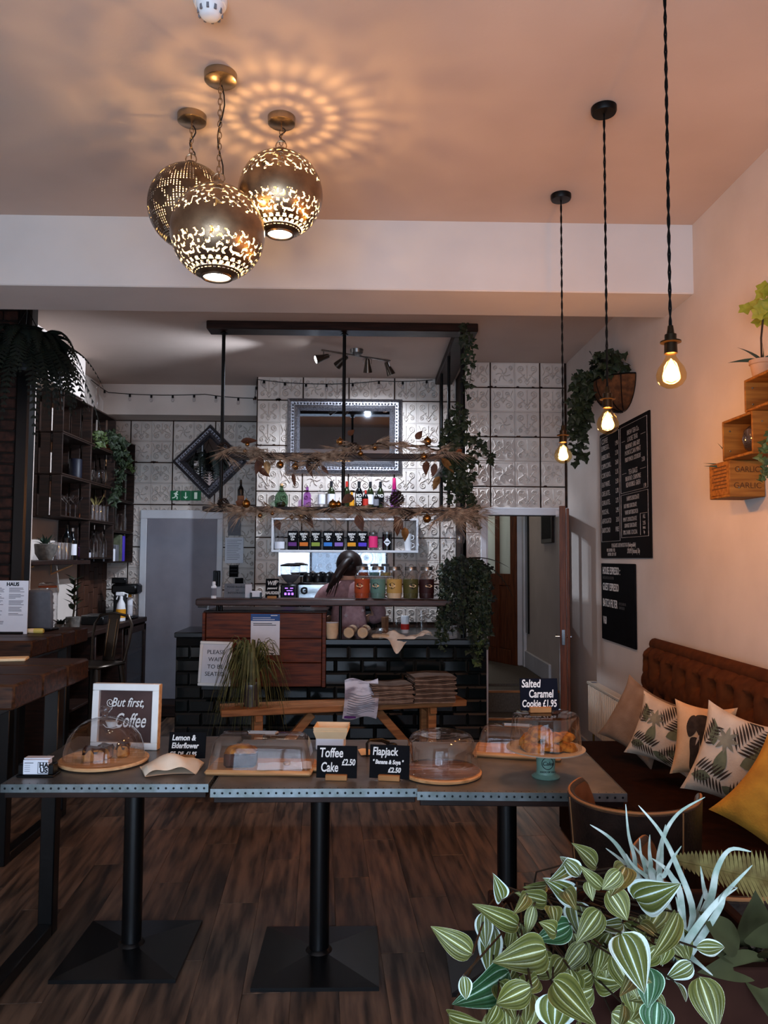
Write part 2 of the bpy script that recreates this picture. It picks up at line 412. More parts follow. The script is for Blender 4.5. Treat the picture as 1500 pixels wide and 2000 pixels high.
# front wall with a wide shop window and a glazed street door behind the camera
fw = MB()
fw.box(XL, -1.95, YF - .15, YF, 0, ZC); fw.box(.45, .72, YF - .15, YF, 0, ZC); fw.box(1.58, XR, YF - .15, YF, 0, ZC)
fw.box(-1.95, .45, YF - .15, YF, 0, .25); fw.box(-1.95, .45, YF - .15, YF, 2.6, ZC); fw.box(.72, 1.58, YF - .15, YF, 2.3, ZC)
S('wall_front', fw, 'plaster')
w = MB()
for x in (-1.95, -1.2, -.42, .41): w.cbox(x, x + .05, YF - .09, YF - .03, .25, 2.6, .004)
for z in (.25, 2.15, 2.55): w.cbox(-1.95, .45, YF - .09, YF - .03, z, z + .05, .004)
wn = S('window_1', w, 'dark_wood')
for k in range(3): MB().box([-1.9, -1.15, -.37][k], [-1.2, -.42, .41][k], YF - .065, YF - .06, .3, 2.55).build('pane', 'pane_glass', wn, smooth=0)
d = MB()
for x in (.72, 1.5): d.cbox(x, x + .08, YF - .09, YF - .03, 0, 2.3, .004)
for z in (0, 1.0, 2.22): d.cbox(.72, 1.58, YF - .09, YF - .03, z, z + .08 + (.2 if z == 0 else 0), .004)
dr = S('door_1', d, 'dark_wood'); MB().box(.8, 1.5, YF - .065, YF - .06, .28, 2.22).build('pane', 'pane_glass', dr, smooth=0)
# back walls (dark board behind the tin tiles)
S('wall_back_left', MB().box(XL, -1.0, YL, YL + .15, -.1, ZC), 'rust')
S('wall_chimney', MB().box(-1.05, .86, YC, YL + .1, -.1, ZC), 'rust')
bw = MB(); bw.box(.85, 1.03, YR, YR + .12, -.1, ZC); bw.box(1.03, XR, YR, YR + .12, 1.925, ZC); bw.box(.85, .86, YR, YC, -.1, ZC)
S('wall_back', bw, 'rust')
S('wall_soffit', MB().box(XL, -1.05, YL - .32, YL, 2.96, ZB), 'plaster')
S('wall_left_casing', MB().cbox(XL, -2.44, 5.3, 6.62, 2.9, ZB, .004), 'plaster')
# brick pier with an iron post at the far left
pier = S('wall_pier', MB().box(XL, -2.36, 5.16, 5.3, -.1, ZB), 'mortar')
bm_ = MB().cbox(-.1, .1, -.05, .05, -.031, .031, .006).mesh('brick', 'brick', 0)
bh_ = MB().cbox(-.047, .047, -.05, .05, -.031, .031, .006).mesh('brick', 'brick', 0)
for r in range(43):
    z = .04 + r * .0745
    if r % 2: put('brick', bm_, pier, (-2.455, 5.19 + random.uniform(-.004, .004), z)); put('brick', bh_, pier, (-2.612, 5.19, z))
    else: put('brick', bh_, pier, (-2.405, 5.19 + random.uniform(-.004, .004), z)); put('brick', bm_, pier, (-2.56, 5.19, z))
S('trim_1', MB().cbox(-2.35, -2.26, 5.13, 5.24, 0, ZB, .012), 'black_satin')
S('trim_2', MB().cbox(-2.36, -2.29, 5.3, 5.312, 1.0, 2.86, .002), 'plaster')
# ------------------------------------------------ pressed-tin tiles
def ridge(mb, pts, w=.0065, h=.011):
    vs = []; fs = []; n = len(pts)
    for i, p in enumerate(pts):
        a = pts[max(i - 1, 0)]; b = pts[min(i + 1, n - 1)]; tx, tz = b[0] - a[0], b[1] - a[1]; l = math.hypot(tx, tz) or 1
        nx, nz = -tz / l, tx / l
        vs += [(p[0] + nx * w, 0, p[1] + nz * w), (p[0], -h, p[1]), (p[0] - nx * w, 0, p[1] - nz * w)]
    for i in range(n - 1):
        a = 3 * i; fs += [(a, a + 1, a + 4, a + 3), (a + 1, a + 2, a + 5, a + 4)]
    mb.add(vs, fs)
def spiral(cx, cz, r, turns, a0, dirn=1, n=26, tail=None):
    pts = [(cx + (r * (1 - .82 * t / n)) * cos(a0 + dirn * turns * 2 * pi * t / n), cz + (r * (1 - .82 * t / n)) * sin(a0 + dirn * turns * 2 * pi * t / n)) for t in range(n + 1)]
    return ([tail] if tail else []) + pts
TS = .2175
def tile_mesh(kind):
    m = MB(); h = TS / 2 - .0012
    m.cbox(-h, h, 0, .008, -h, h, .002)
    q = h - .009; ridge(m, [(-q, -q), (q, -q), (q, q), (-q, q), (-q, -q)], .003, .003)
    for s in (-1, 1):
        if kind == 0:
            ridge(m, spiral(s * .052, -.048, .034, 1.6, pi / 2 if s > 0 else pi / 2, -s, tail=(0, .02)))
            ridge(m, spiral(s * .038, .052, .024, 1.4, -pi / 2, s, tail=(0, -.03)))
            ridge(m, [(s * .09, .085), (s * .07, .03), (s * .088, -.005)], .005)
        elif kind == 1:
            ridge(m, spiral(s * .055, .05, .032, 1.6, -pi / 2, s, tail=(0, -.06)))
            ridge(m, spiral(s * .06, -.055, .022, 1.4, pi / 2, -s, tail=(s * .02, .0)))
            ridge(m, [(0, -.09), (s * .022, -.06), (0, -.035)], .004)
        else:
            for a in range(3):
                an = s * (a * pi / 3 + pi / 6)
                ridge(m, [(0, 0), (.035 * sin(an) + .012 * cos(an), .035 * cos(an) - .012 * sin(an)), (.066 * sin(an), .066 * cos(an))], .006)
            ridge(m, spiral(s * .068, .06, .02, 1.3, -pi / 2, s)); ridge(m, spiral(s * .068, -.06, .02, 1.3, pi / 2, -s))
    if kind < 2: ridge(m, [(0, -.03), (0, .075)], .005); m.ball((0, -.002, .082), .009, 8, 5)
    else: m.ball((0, -.002, 0), .014, 10, 5)
    return m.mesh('tin_tile', 'tin', 30)
TM = [tile_mesh(k) for k in range(3)]
def tin_wall(parent, x0, x1, z0, z1, y, skip=(), seam=(0, 0), face='Y', off=0):
    n = 0; i = 0
    nx = int((x1 - x0) / TS + .02); nz = int((z1 - z0) / TS + .02)
    for i in range(nx + 1):
        for j in range(nz + 1):
            a = x0 + TS * (i + .5); b = z1 - TS * (j + .5); wx = min(TS, x1 - a + TS / 2); hz = min(TS, b + TS / 2 - z0)
            if wx < .04 or hz < .04: continue
            a2 = a - TS / 2 + wx / 2; b2 = b + TS / 2 - hz / 2
            if any(s0 < a2 < s1 and t0 < b2 < t1 for s0, s1, t0, t1 in skip): continue
            gx = .009 if (i + seam[0]) % 2 == 0 else 0; gz = .008 if (j + seam[1]) % 2 == 0 else 0
            o = put('tin_tile', TM[(i * 2 + j * 3 + (i * j) % 2 + off) % 3], parent, (a2 + gx * .6, y - .009, b2 - gz * .6) if face == 'Y' else (y, a2, b2), (0, 0, 0 if face == 'Y' else -pi / 2),
                    scale=((wx - gx) / TS, 1, (hz - gz) / TS)); n += 1
    return n
D = bpy.data.objects
tin_wall(D['wall_back'], .852, XR, 1.99, ZB, YR, seam=(1, 1))
tin_wall(D['wall_back'], .852, 1.0, .2, 1.99, YR)
tin_wall(D['wall_chimney'], -1.05, .845, .95, ZB, YC, seam=(0, 1), off=1)
tin_wall(D['wall_back_left'], XL, -1.06, .2, 2.96, YL, skip=[(-2.27, -1.5, 0, 1.96)], seam=(1, 0), off=2)
# ragged rust along some of the seams
def rust_patch(parent, x, z, y, r):
    n = 9; pts = [(x + r * random.uniform(.4, 1.3) * cos(2 * pi * k / n) * 1.6, z + r * random.uniform(.3, 1) * sin(2 * pi * k / n)) for k in range(n)]
    MB().prism(pts, lambda a, b, d: (a, d, b), y - .0105, y - .008).build('rust_patch', 'tin_rust', parent, smooth=0)
for k in range(34):
    j = random.randrange(10); i = random.randrange(8)
    x, z = -1.05 + TS * i + random.uniform(-.05, .05), ZB - TS * (j if j % 2 else j + 1)
    if z > 1.0: rust_patch(D['wall_chimney'], x, z, YC, random.uniform(.007, .02))
for k in range(16): rust_patch(D['wall_back'], .852 + TS * random.choice([1, 1, 3, 2]) + random.uniform(-.06, .06), ZB - TS * random.choice([1, 3, 5]), YR, random.uniform(.006, .014))
for k in range(16): rust_patch(D['wall_back_left'], XL + TS * random.randrange(7) + random.uniform(-.06, .06), 2.96 - TS * random.choice([2, 4, 6, 8]), YL, random.uniform(.007, .018))
# ------------------------------------------------ doors, stairs, hall
t = MB(); t.cbox(.985, 1.035, YR - .03, YR + .14, 0, 1.925, .004); t.cbox(.985, XR, YR - .03, YR + .14, 1.925, 1.99, .004)
t.cbox(1.035, 1.05, YR - .0, YR + .1, 0, 1.925, .002); t.cbox(1.70, XR, YR - .01, YR + .14, 0, 1.925, .003)
S('trim_3', t, 'white_paint')
hall = MB(); hall.box(1.03, XR, YR + .02, 6.95, 0, .18); hall.box(1.03, XR, 6.95, 7.25, 0, .36); hall.box(.6, XR, 7.25, 10.4, .2, .38)
st = S('floor_hall', hall, 'carpet')
for y, z in ((YR + .01, .18), (6.94, .36)): MB().cbox(1.03, XR, y, y + .03, z - .012, z + .008, .004).build('stair_nosing', 'bench_wood', st)
S('wall_hall_left', MB().box(.87, 1.0, YC + .1, 10.3, 0, ZB), 'grey_paint')
S('wall_hall_end', MB().box(.87, XR, 10.3, 10.4, 0, ZB), 'white_paint')
S('baseboard_hall', MB().cbox(XR - .025, XR, 7.25, 8.4, .38, .56, .008).cbox(XR - .035, XR, 8.35, 8.42, .38, 2.6, .006).cbox(1.64, XR, 8.46, 8.56, .38, 2.6, .01), 'white_paint')
S('trim_4', MB().cbox(XR - .02, XR, 8.2, 8.32, .75, 2.5, .005), 'metro_tile')
pf = T('picture', 'dark framed picture hanging in the hall beyond the back doorway', 'picture', (XR - .004, 7.3, 1.95))
MB().cbox(-.025, 0, -.22, .22, -.25, .25, .004).build('frame', 'dark_wood', pf); MB().box(-.028, -.024, -.18, .18, -.21, .21).build('print', 'slate', pf, smooth=0)
def panel_door(root, w, h, th, m, panes_z, mid):
    for x in (0, w - .1): MB().cbox(x, x + .1, -th / 2, th / 2, 0, h, .004).build('stile', m, root)
    MB().cbox(w / 2 - .035, w / 2 + .035, -th / 2, th / 2, .1, h - .05, .004).build('mullion', m, root)
    for z0, z1 in ((0, .16), (mid - .13, mid), (h - .1, h)): MB().cbox(.1, w - .1, -th / 2, th / 2, z0, z1, .004).build('rail', m, root)
    for x0, x1 in ((.1, w / 2 - .035), (w / 2 + .035, w - .1)):
        MB().box(x0, x1, -.004, .004, mid, h - .1).build('pane', panes_z, root, smooth=0)
        MB().cbox(x0, x1, -th / 4, th / 4, .16, mid - .13, .008).build('panel', m, root)
d2 = T('door_2', None, None, (1.665, 8.46, .38), R(180 - 62)); d2['kind'] = 'structure'
panel_door(d2, .68, 1.98, .04, 'door_wood', 'frosted_pane', 1.0)
MB().ball((.62, .05, .98), .025).cyl((.62, 0, .98), (.62, .05, .98), .012).build('door_knob', 'brass', d2)
p0 = Vector((1.69, YR - .02, 0)); p1 = Vector((1.515, 5.9, 0)); dv = p1 - p0
d3 = T('door_3', None, None, (p0.x, p0.y, .01), math.atan2(dv.y, dv.x)); d3['kind'] = 'structure'
panel_door(d3, dv.length, 1.95, .05, 'door_wood', 'pane_glass', 1.05)
MB().cbox(dv.length - .012, dv.length + .012, .028, .05, 0, 1.93, .004).build('edge_bead', 'door_wood', d3)
h = MB(); lx = dv.length - .06
for s in (-1, 1): h.cyl((lx, 0, .94), (lx, s * .06, .94), .01); h.tube([(lx, s * .055, .94), (lx - .1, s * .055, .94)], .009, 8)
h.cbox(lx + .03, lx + .066, -.014, .014, .88, 1.0, .003); h.build('lever_handle', 'chrome', d3)
MB().cyl((dv.length * .8, .0, 1.9), (dv.length * .8, -.05, 1.9), .03).build('door_closer', 'white_plastic', d3)
# white door in the left alcove
S('trim_5', MB().cbox(-2.31, -2.24, YL - .04, YL, .1, 1.94, .006).cbox(-1.53, -1.47, YL - .04, YL, .1, 1.94, .006).cbox(-2.31, -1.47, YL - .04, YL, 1.94, 2.03, .006), 'white_paint')
d4 = T('door_4', None, None, (-2.24, YL - .02, .12)); d4['kind'] = 'structure'
MB().cbox(0, .71, -.02, .02, 0, 1.82, .004).build('door_leaf', 'door_grey', d4)
MB().cbox(.62, .65, -.03, -.02, .82, 1.02, .003).cyl((.635, -.02, .93), (.635, -.06, .93), .008).tube([(.635, -.06, .93), (.54, -.06, .93)], .008, 8).build('door_handle', 'steel', d4)
S('trim_6', MB().cbox(-2.3, -1.3, YL - .35, YL, 0, .12, .01), 'dark_wood')
S('baseboard_right', MB().cbox(XR - .02, XR, 4.6, YR - .03, 0, .14, .005), 'white_paint')
# ================================================================ LIGHT FITTINGS
WARM = (1, .56, .24)
def chain(mb, x, y, z1, z0):
    n = int((z1 - z0) / .021)
    for k in range(n):
        z = z1 - (k + .5) * (z1 - z0) / n; pts = []
        for a in range(10):
            w = 2 * pi * a / 10; u = .0075 * cos(w); q = .0145 * sin(w)
            pts.append((x + u, y, z + q) if k % 2 else (x, y + u, z + q))
        mb.tube(pts, .0017, 4, closed=True)
def crescent(a, b, ca, cb, r, ang):
    dx, dy = a - ca, b - cb; x = dx * cos(ang) + dy * sin(ang); y = -dx * sin(ang) + dy * cos(ang)
    return x * x + y * y < r * r and (x - .45 * r) ** 2 + (y + .25 * r) ** 2 > (.8 * r) ** 2
def hole_scroll(th, la):      # th 0..2pi around, la latitude -1 (bottom) .. 1 (top)
    c = cos(la * pi / 2)
    def rep(n, ph=0): s = 2 * pi / n; return ((th + ph) % s) - s / 2
    if la > .9: return False
    if .76 < la < .82: return abs(rep(14) * c) < .035
    if .62 < la < .68: return abs(rep(20) * c) < .045
    if .47 < la < .56: return abs(rep(26) * c) < .06 - abs(la - .515) * .7
    def wheel(n, l0, ph, k, rho, rc):
        x, y = rep(n, ph) * c, (la - l0) * pi / 2
        if x * x + y * y < .0012: return True
        for j in range(k):
            q = 2 * pi * j / k + ph
            if crescent(x, y, rho * cos(q), rho * sin(q), rc, q + 1.9): return True
        return False
    if .09 < la < .45: return wheel(9, .275, 0, 7, .18, .072) or wheel(9, .40, .35, 2, .07, .06) or wheel(9, .15, .35, 3, .08, .06)
    if -.16 < la <= .09: return False
    if -.51 < la <= -.16: return wheel(9, -.335, .1, 7, .18, .074) or wheel(9, -.21, .45, 3, .075, .062) or wheel(9, -.46, .45, 2, .07, .06)
    for l0, n, ph in ((-.55, 26, 0), (-.625, 26, .12)):
        if abs(la - l0) < .03 and abs(rep(n, ph) * c) < .06 - abs(la - l0 + .03) * .5: return True
    if abs(la + .70) < .01: return abs(rep(30) * c) < .03
    return False
def hole_dots(th, la):
    c = cos(la * pi / 2)
    if la > .88 or la < -.8: return False
    s = 2 * pi / 84; a = (th % s) / s - .5; q = .036; b = ((la * 1.0) % q) / q - .5
    w = noise.noise(Vector((cos(th) * 2.6, sin(th) * 2.6, la * 4)))
    w2 = sin(7 * th + 5 * la) * cos(9 * la - 3 * th)
    return (abs(w) < .16 or abs(w2) < .22 or abs(la + .6) < .05) and abs(a) < .3 and abs(b) < .3
def globe_mesh(holes, nu, nv, r=.16):
    vs = []; fs = []
    def prof(t):
        la = -1 + 2 * t
        la = max(la, -0.80)
        rr = r * cos(la * pi / 2); z = r * 1.02 * sin(la * pi / 2)
        if la > .84: rr = max(r * cos(la * pi / 2), .018); z += (la - .84) * .10
        return rr, z, la
    for j in range(nv + 1):
        t = .1 + .9 * j / nv; rr, z, la = prof(t)
        for i in range(nu): w = 2 * pi * i / nu; vs.append((rr * cos(w), rr * sin(w), z))
    for j in range(nv):
        la = prof(.1 + .9 * (j + .5) / nv)[2]
        for i in range(nu):
            if holes(2 * pi * (i + .5) / nu, la): continue
            fs.append((j * nu + i, j * nu + (i + 1) % nu, (j + 1) * nu + (i + 1) % nu, (j + 1) * nu + i))
    m = MB(); m.v = vs; m.f = fs; m.uv = [(0, 0)] * len(vs); return m
mat('shade_lining', '#e8dcc8', .7)
gm1 = globe_mesh(hole_scroll, 220, 130).mesh('globe_shade', 'globe_metal', 60)
gm2 = globe_mesh(hole_dots, 252, 168).mesh('globe_shade', 'globe_metal_dark', 60)
gi1 = globe_mesh(hole_scroll, 220, 130).mesh('globe_lining', 'shade_lining', 60)
gi2 = globe_mesh(hole_dots, 252, 168).mesh('globe_lining', 'shade_lining', 60)
emis('lamp_white', (1, .82, .55, 1), 120)
emis('filament', (1, .62, .22, 1), 60)
def globe_lamp(label, u, v, gu, gv, me, r, power, cr):
    p = atZ(u, v, ZC); x, y = p.x, p.y; g = atY(gu, gv, y); zc = g.z
    t = T('globe_pendant', label, 'pendant lamp', (x, y, ZC), 0, 'pierced metal globe pendants')
    MB().lathe([(.001, -.03), (cr - .004, -.029), (cr, -.026), (cr + .001, 0), (.001, 0)], 32).build('ceiling_rose', 'bronze', t)
    top = zc + r * 1.04 - ZC
    c = MB(); chain(c, 0, 0, -.03, top + .03); c.build('chain', 'bronze', t)
    pts = [(.004 + .012 * sin(k * .9), .004, -.04 + (top + .08) * k / 9) for k in range(10)]
    MB().tube(pts, .0028, 6).build('flex', 'black_plastic', t)
    MB().tube([(.022 * cos(a * pi / 6), 0, top + .026 + .022 * sin(a * pi / 6)) for a in range(12)], .0025, 6, closed=True).lathe([(.02, top - .004), (.022, top + .004), (.012, top + .01), (.001, top + .012)], 16).build('loop_cap', 'bronze', t)
    sh = put('globe_shade', me, t, (0, 0, zc - ZC), scale=(r / .16,) * 3)
    sh.rotation_euler = (0, 0, random.uniform(0, 6))
    li = put('globe_lining', gi1 if me is gm1 else gi2, t, (0, 0, zc - ZC), sh.rotation_euler, scale=(r / .16 * .985,) * 3)
    b = r * sin(0.80 * pi / 2); rb = r * cos(0.80 * pi / 2)
    MB().tube([(rb * cos(a * pi / 16), rb * sin(a * pi / 16), zc - ZC - b * 1.02) for a in range(32)], .005, 6, closed=True).build('bottom_rim', 'globe_metal_dark', t)
    MB().ball((0, 0, zc - ZC + .02), .034, 16, 10).build('bulb_glass', 'bulb_glass', t); MB().tube([(.013 * cos(k * pi / 7), .013 * sin(k * pi / 7), zc - ZC + .02) for k in range(14)], .003, 5, closed=True).build('filament', 'lamp_white', t)
    MB().cyl((0, 0, zc - ZC + .06), (0, 0, top), .014).build('lamp_holder', 'black_plastic', t)
    MB().lathe([(.001, zc - ZC - b * 1.005), (rb * .93, zc - ZC - b * 1.0), (rb * .93, zc - ZC - b * .98), (.001, zc - ZC - b * .98)], 28).build('diffuser', 'diffuser', t)
    l = light('globe_bulb', 'POINT', (x, y, zc + .02), power, (1, .66, .38), shadow_soft_size=.018)
    return t
emis('diffuser', (1, .93, .8, 1), 9)
globe_lamp('pierced metal globe pendant hanging lowest of the cluster of three', 431, 145, 425, 455, gm1, .172, 17, .06)
globe_lamp('dark globe pendant with fine dotted piercing, behind the lowest globe', 375, 226, 366, 405, gm2, .168, 17, .058)
globe_lamp('pierced metal globe pendant on the short chain, highest of the cluster', 550, 230, 547, 380, gm1, .171, 18, .056)
# bare filament bulbs on black flex
def bulb_pendant(label, x, y, zb):
    t = T('bulb_pendant', label, 'pendant lamp', (x, y, ZC), 0, 'bare filament bulbs along the banquette')
    MB().lathe([(.001, -.028), (.046, -.026), (.05, -.018), (.05, 0), (.001, 0)], 28).build('ceiling_rose', 'black_metal', t)
    zt = zb + .135 - ZC; n = 60; f = MB()
    for s in (0, pi): f.tube([(.0028 * cos(k * 1.1 + s), .0028 * sin(k * 1.1 + s), -.02 + (zt + .02) * k / n * 1.0) for k in range(n + 1)], .0027, 5)
    f.build('twisted_flex', 'flex', t)
    z = zb - ZC
    MB().lathe([(.001, z + .14), (.008, z + .138), (.011, z + .115), (.017, z + .112), (.017, z + .095), (.03, z + .092), (.03, z + .088), (.018, z + .086), (.019, z + .055), (.014, z + .053), (.001, z + .053)], 20).build('lamp_holder', 'holder', t)
    MB().olathe([(.013, z + .056), (.015, z + .045), (.024, z + .03), (.036, z + .014), (.0425, z - .006), (.041, z - .022), (.031, z - .037), (.016, z - .046), (.001, z - .049)], 28).build('bulb_glass', 'bulb_glass', t)
    fm = MB()
    for k in range(6):
        w = k * pi / 3; fm.tube([(.006 * cos(w), .006 * sin(w), z + .03), (.019 * cos(w + .3), .019 * sin(w + .3), z - .02)], .0016, 5)
    fm.lathe([(.0005, z + .04), (.006, z + .03), (.017, z + .008), (.022, z - .006), (.018, z - .021), (.0005, z - .029)], 12)
    fm.build('filament', 'filament', t)
    light('filament_bulb', 'POINT', (x, y, zb - .0), 30, (1, .42, .11), shadow_soft_size=.03)
a1 = atZ(1180, 210, ZC); a2 = atZ(1095, 381, ZC); xb = (a1.x + a2.x) / 2
for nm, u, v in (('nearest', 1311, 727), ('middle', 1187, 824), ('farthest', 1100, 886)):
    y = {'nearest': a1.y - (a2.y - a1.y), 'middle': a1.y, 'farthest': a2.y}[nm]; p = atY(u, v, y)
    lab = {'nearest': 'bare round filament bulb hanging closest to the stacked garlic boxes', 'middle': 'bare filament bulb hanging in front of the wall basket, middle of three', 'farthest': 'bare filament bulb nearest the open brown door, smallest of three'}[nm]
    bulb_pendant(lab, p.x, y, p.z)
# smoke detector
p = atZ(411, 0, ZC); sd = T('smoke_detector', 'white round smoke detector on the ceiling', 'smoke detector', p)
MB().lathe([(.001, -.02), (.05, -.02), (.055, -.01), (.055, 0), (.001, 0)], 28).build('base', 'white_plastic', sd)
MB().lathe([(.001, -.062), (.022, -.062), (.03, -.056), (.038, -.045), (.046, -.02), (.001, -.02)], 28).build('housing', 'white_plastic', sd)
v = MB()
for k in range(10): a = k * pi / 5; v.box(-.004, .004, .036, .041, -.052, -.036); v.xf(Matrix.Rotation(a, 4, 'Z'), len(v.v) - 8)
v.build('vent_slots', 'ink_grey', sd)
# ceiling spot bar
pa = atZ(628, 684, ZB - .05); pb = atZ(762, 705, ZB - .05); pc = (pa + pb) / 2
sb = T('spotlight_bar', 'steel ceiling bar with four swivel spotlights above the bar', 'spotlight', (pc.x, pc.y, ZB))
A = Vector((pa.x - pc.x, pa.y - pc.y, -.05)); B = Vector((pb.x - pc.x, pb.y - pc.y, -.05))
MB().tube([A, B], .008, 8).build('bar', 'steel', sb)
MB().lathe([(.001, -.055), (.02, -.052), (.05, -.03), (.056, 0), (.001, 0)], 24).build('canopy', 'steel', sb)
emis('spot_white', (.82, .9, 1, 1), 40)
aims = [Vector((-1, -.25, -.38)), Vector((-.7, .5, -.6)), Vector((.03, .35, -.9)), Vector((.4, .2, -.9))]
spots = []
for k, t in enumerate((.03, .30, .66, .97)):
    p = A.lerp(B, t); d = aims[k].normalized(); piv = p + Vector((0, 0, -.055))
    MB().tube([p, piv], .005, 6).build('stem', 'steel', sb)
    q = d.to_track_quat('Z', 'Y').to_matrix().to_4x4(); M = Matrix.Translation(piv) @ q
    hd = MB().olathe([(.001, -.045), (.016, -.045), (.02, -.03), (.023, .0), (.034, .05), (.037, .07), (.034, .07), (.02, .0)], 22).xf(M).build('spot_head', 'tin_lamp', sb)
    MB().tube([M @ Vector((.03, 0, -.0)), M @ Vector((.034, 0, -.035)), M @ Vector((0, 0, -.06)), M @ Vector((-.034, 0, -.035)), M @ Vector((-.03, 0, 0))], .003, 5).build('yoke', 'steel', sb)
    MB().lathe([(.001, .055), (.024, .055), (.03, .062), (.024, .07), (.001, .074)], 18).xf(M).build('lamp', 'spot_white' if k in (0, 2) else 'steel', sb)
    spots.append((Vector((pc.x, pc.y, ZB)) + piv + d * .085, d))
CW = (.74, .84, 1)
def spot(i, power, size, blend, aim):
    light('bar_spot', 'SPOT', spots[i][0], power, CW, spot_size=R(size), spot_blend=blend, shadow_soft_size=.02, aim=aim)
spot(0, 330, 84, .7, (-2.5, 6.15, 2.2))
spot(2, 150, 135, .6, (.0, 7.0, 1.8))
spot(3, 30, 75, .5, (XR, 6.1, 1.3))
light('hall_fill', 'POINT', (1.35, 7.7, 3.0), 6, (1, .95, .85), shadow_soft_size=.1)  # added point light without any fitting, brightens the front of the hall
light('hall_daylight_fill', 'POINT', (1.3, 9.7, 2.3), 40, (.97, 1, .97), shadow_soft_size=.1)  # added point light standing in for daylight behind the inner door's panes
# festoon string round the alcove and chimney breast
fs_ = T('festoon_lights', 'unlit festoon string of small clear bulbs round the back alcove', 'string lights', (0, 0, 0))
anch = [atX(178, 742, XL + .02), Vector((XL + .1, YL - .36, 3.17)), atY(400, 770, YL - .34), atY(498, 778, YL - .34), atY(502, 741, YC - .03), atY(625, 750, YC - .03), atY(740, 744, YC - .03), atY(845, 742, YC - .03)]
pts = []
for a, b in zip(anch, anch[1:]):
    for k in range(9):
        t = k / 9; p = a.lerp(b, t); p.z -= .12 * (b - a).length * t * (1 - t) * .6; pts.append(p)
pts.append(anch[-1]); MB().tube(pts, .004, 5).build('cable', 'black_plastic', fs_)
L = 0
for a, b in zip(pts, pts[1:]):
    L += (b - a).length
    if L > .19:
        L = 0; MB().lathe([(.001, 0), (.01, -.002), (.011, -.028), (.001, -.028)], 10, b).build('socket', 'black_plastic', fs_)
        MB().lathe([(.007, -.028), (.016, -.042), (.018, -.054), (.012, -.068), (.001, -.072)], 12, b).build('bulb', 'clear_glass', fs_)
# ================================================================ THE BAR
YB = 5.85
bar = T('bar_counter', 'long bar counter faced with black glazed tiles and a brown plank panel', 'bar counter', (0, YB, 0))
xa, xb0, xc, xd = atY(342, 1300, YB).x, atY(398, 1250, YB).x, atY(637, 1250, YB).x, atY(951, 1250, YB).x
MB().box(xa, xc, .02, .5, 0, .95).box(xc, xd, .02, .5, 0, .9).build('carcass', 'grout', bar, smooth=0)
tm = MB(); h0, h1 = .0985, .0485
tm.add([(-h0, 0, -h1), (h0, 0, -h1), (h0, 0, h1), (-h0, 0, h1), (-h0 + .014, -.009, -h1 + .014), (h0 - .014, -.009, -h1 + .014), (h0 - .014, -.009, h1 - .014), (-h0 + .014, -.009, h1 - .014)],
       [(4, 5, 6, 7), (0, 1, 5, 4), (1, 2, 6, 5), (2, 3, 7, 6), (3, 0, 4, 7)])
tme = tm.mesh('tile', 'metro_tile', 0)
for r in range(9):
    z = .885 - .05 - r * .1; n = 0; x = xa + (0 if r % 2 else -.1) + .1
    while x < xd + .08:
        l, rr = max(x - .1, xa), min(x + .1, xd)
        if rr - l > .03: put('tile', tme, bar, ((l + rr) / 2, .019, z), scale=((rr - l) / .2, 1, 1))
        x += .2
MB().cbox(xa - .01, xb0 + .02, -.01, .5, .945, .985, .006).build('ledge', 'black_satin', bar)
MB().cbox(xc - .02, xd + .02, -.03, .5, .895, .94, .006).build('worktop', 'black_satin', bar)
MB().box(xb0, xc - .02, .0, .5, .9, 1.11).build('upstand', 'dark_wood', bar, smooth=0)
zt, zb = 1.135, .585; rows = [zt, zt - .19, zt - .37, zb]
for k in range(3):
    cuts = [xb0 + .02, xc - .03] if k != 1 else [xb0 + .02, xb0 + .24, xc - .03]
    for a, b in zip(cuts, cuts[1:]): MB().cbox(a + .001, b - .001, -.035, 0, rows[k + 1] + .002, rows[k] - .002, .004).build('board', 'bar_wood', bar)
for a, b in ((xb0 - .005, xb0 + .018), (xc - .028, xc)): MB().cbox(a, b, -.045, .02, zb, zt, .003).build('corner_batten', 'bar_wood', bar)
MB().cbox(xb0, xc, -.03, .5, zt, zt + .012, .003).build('cap', 'dark_wood', bar)
x0, x1 = atY(386, 1180, YB).x, atY(880, 1180, YB).x
ts = MB().cbox(x0, x1, -.08, .16, 1.19, 1.24, .008).build('raised_shelf', 'plank_top', bar)
for u, z in ((425, zt), (432, zt), (665, .94), (868, .94)): MB().cyl((atY(u, 1190, YB).x, .0, z), (atY(u, 1190, YB).x, .0, 1.19), .012).build('shelf_post', 'black_metal', bar)
SH = 1.2405
def onshelf(u, dy=.0): return Vector((atY(u, 1180, YB + dy).x, YB + dy, SH))
# poster on the boards (its square code left out)
po = T('poster', 'white notice with a blue header taped to the bar boards', 'poster', atY(518, 1239, YB - .04))
pw = .108
MB().box(-pw, pw, -.002, 0, -.152, .152).build('sheet', 'paper', po, smooth=0)
MB().box(-pw, pw, -.0025, -.002, .1, .152).box(-pw, -.02, -.0025, -.002, -.152, -.142).build('header_print', 'blue_print', po, smooth=0)
l = MB()
for k, (a, b) in enumerate(((-.09, .05), (-.09, .08))): l.box(a, b, -.0025, -.002, .078 - k * .012, .083 - k * .012)
l.box(-.08, .07, -.0025, -.002, -.117, -.113); l.box(.04, .07, -.0025, -.002, -.146, -.139); l.build('small_print', 'ink', po, smooth=0)
l = MB(); l.box(-.095, .04, -.003, -.0025, .122, .126).box(-.095, .07, -.003, -.0025, .108, .113).box(.04, .09, -.003, -.0025, .138, .144); l.build('header_lines', 'paper', po, smooth=0)
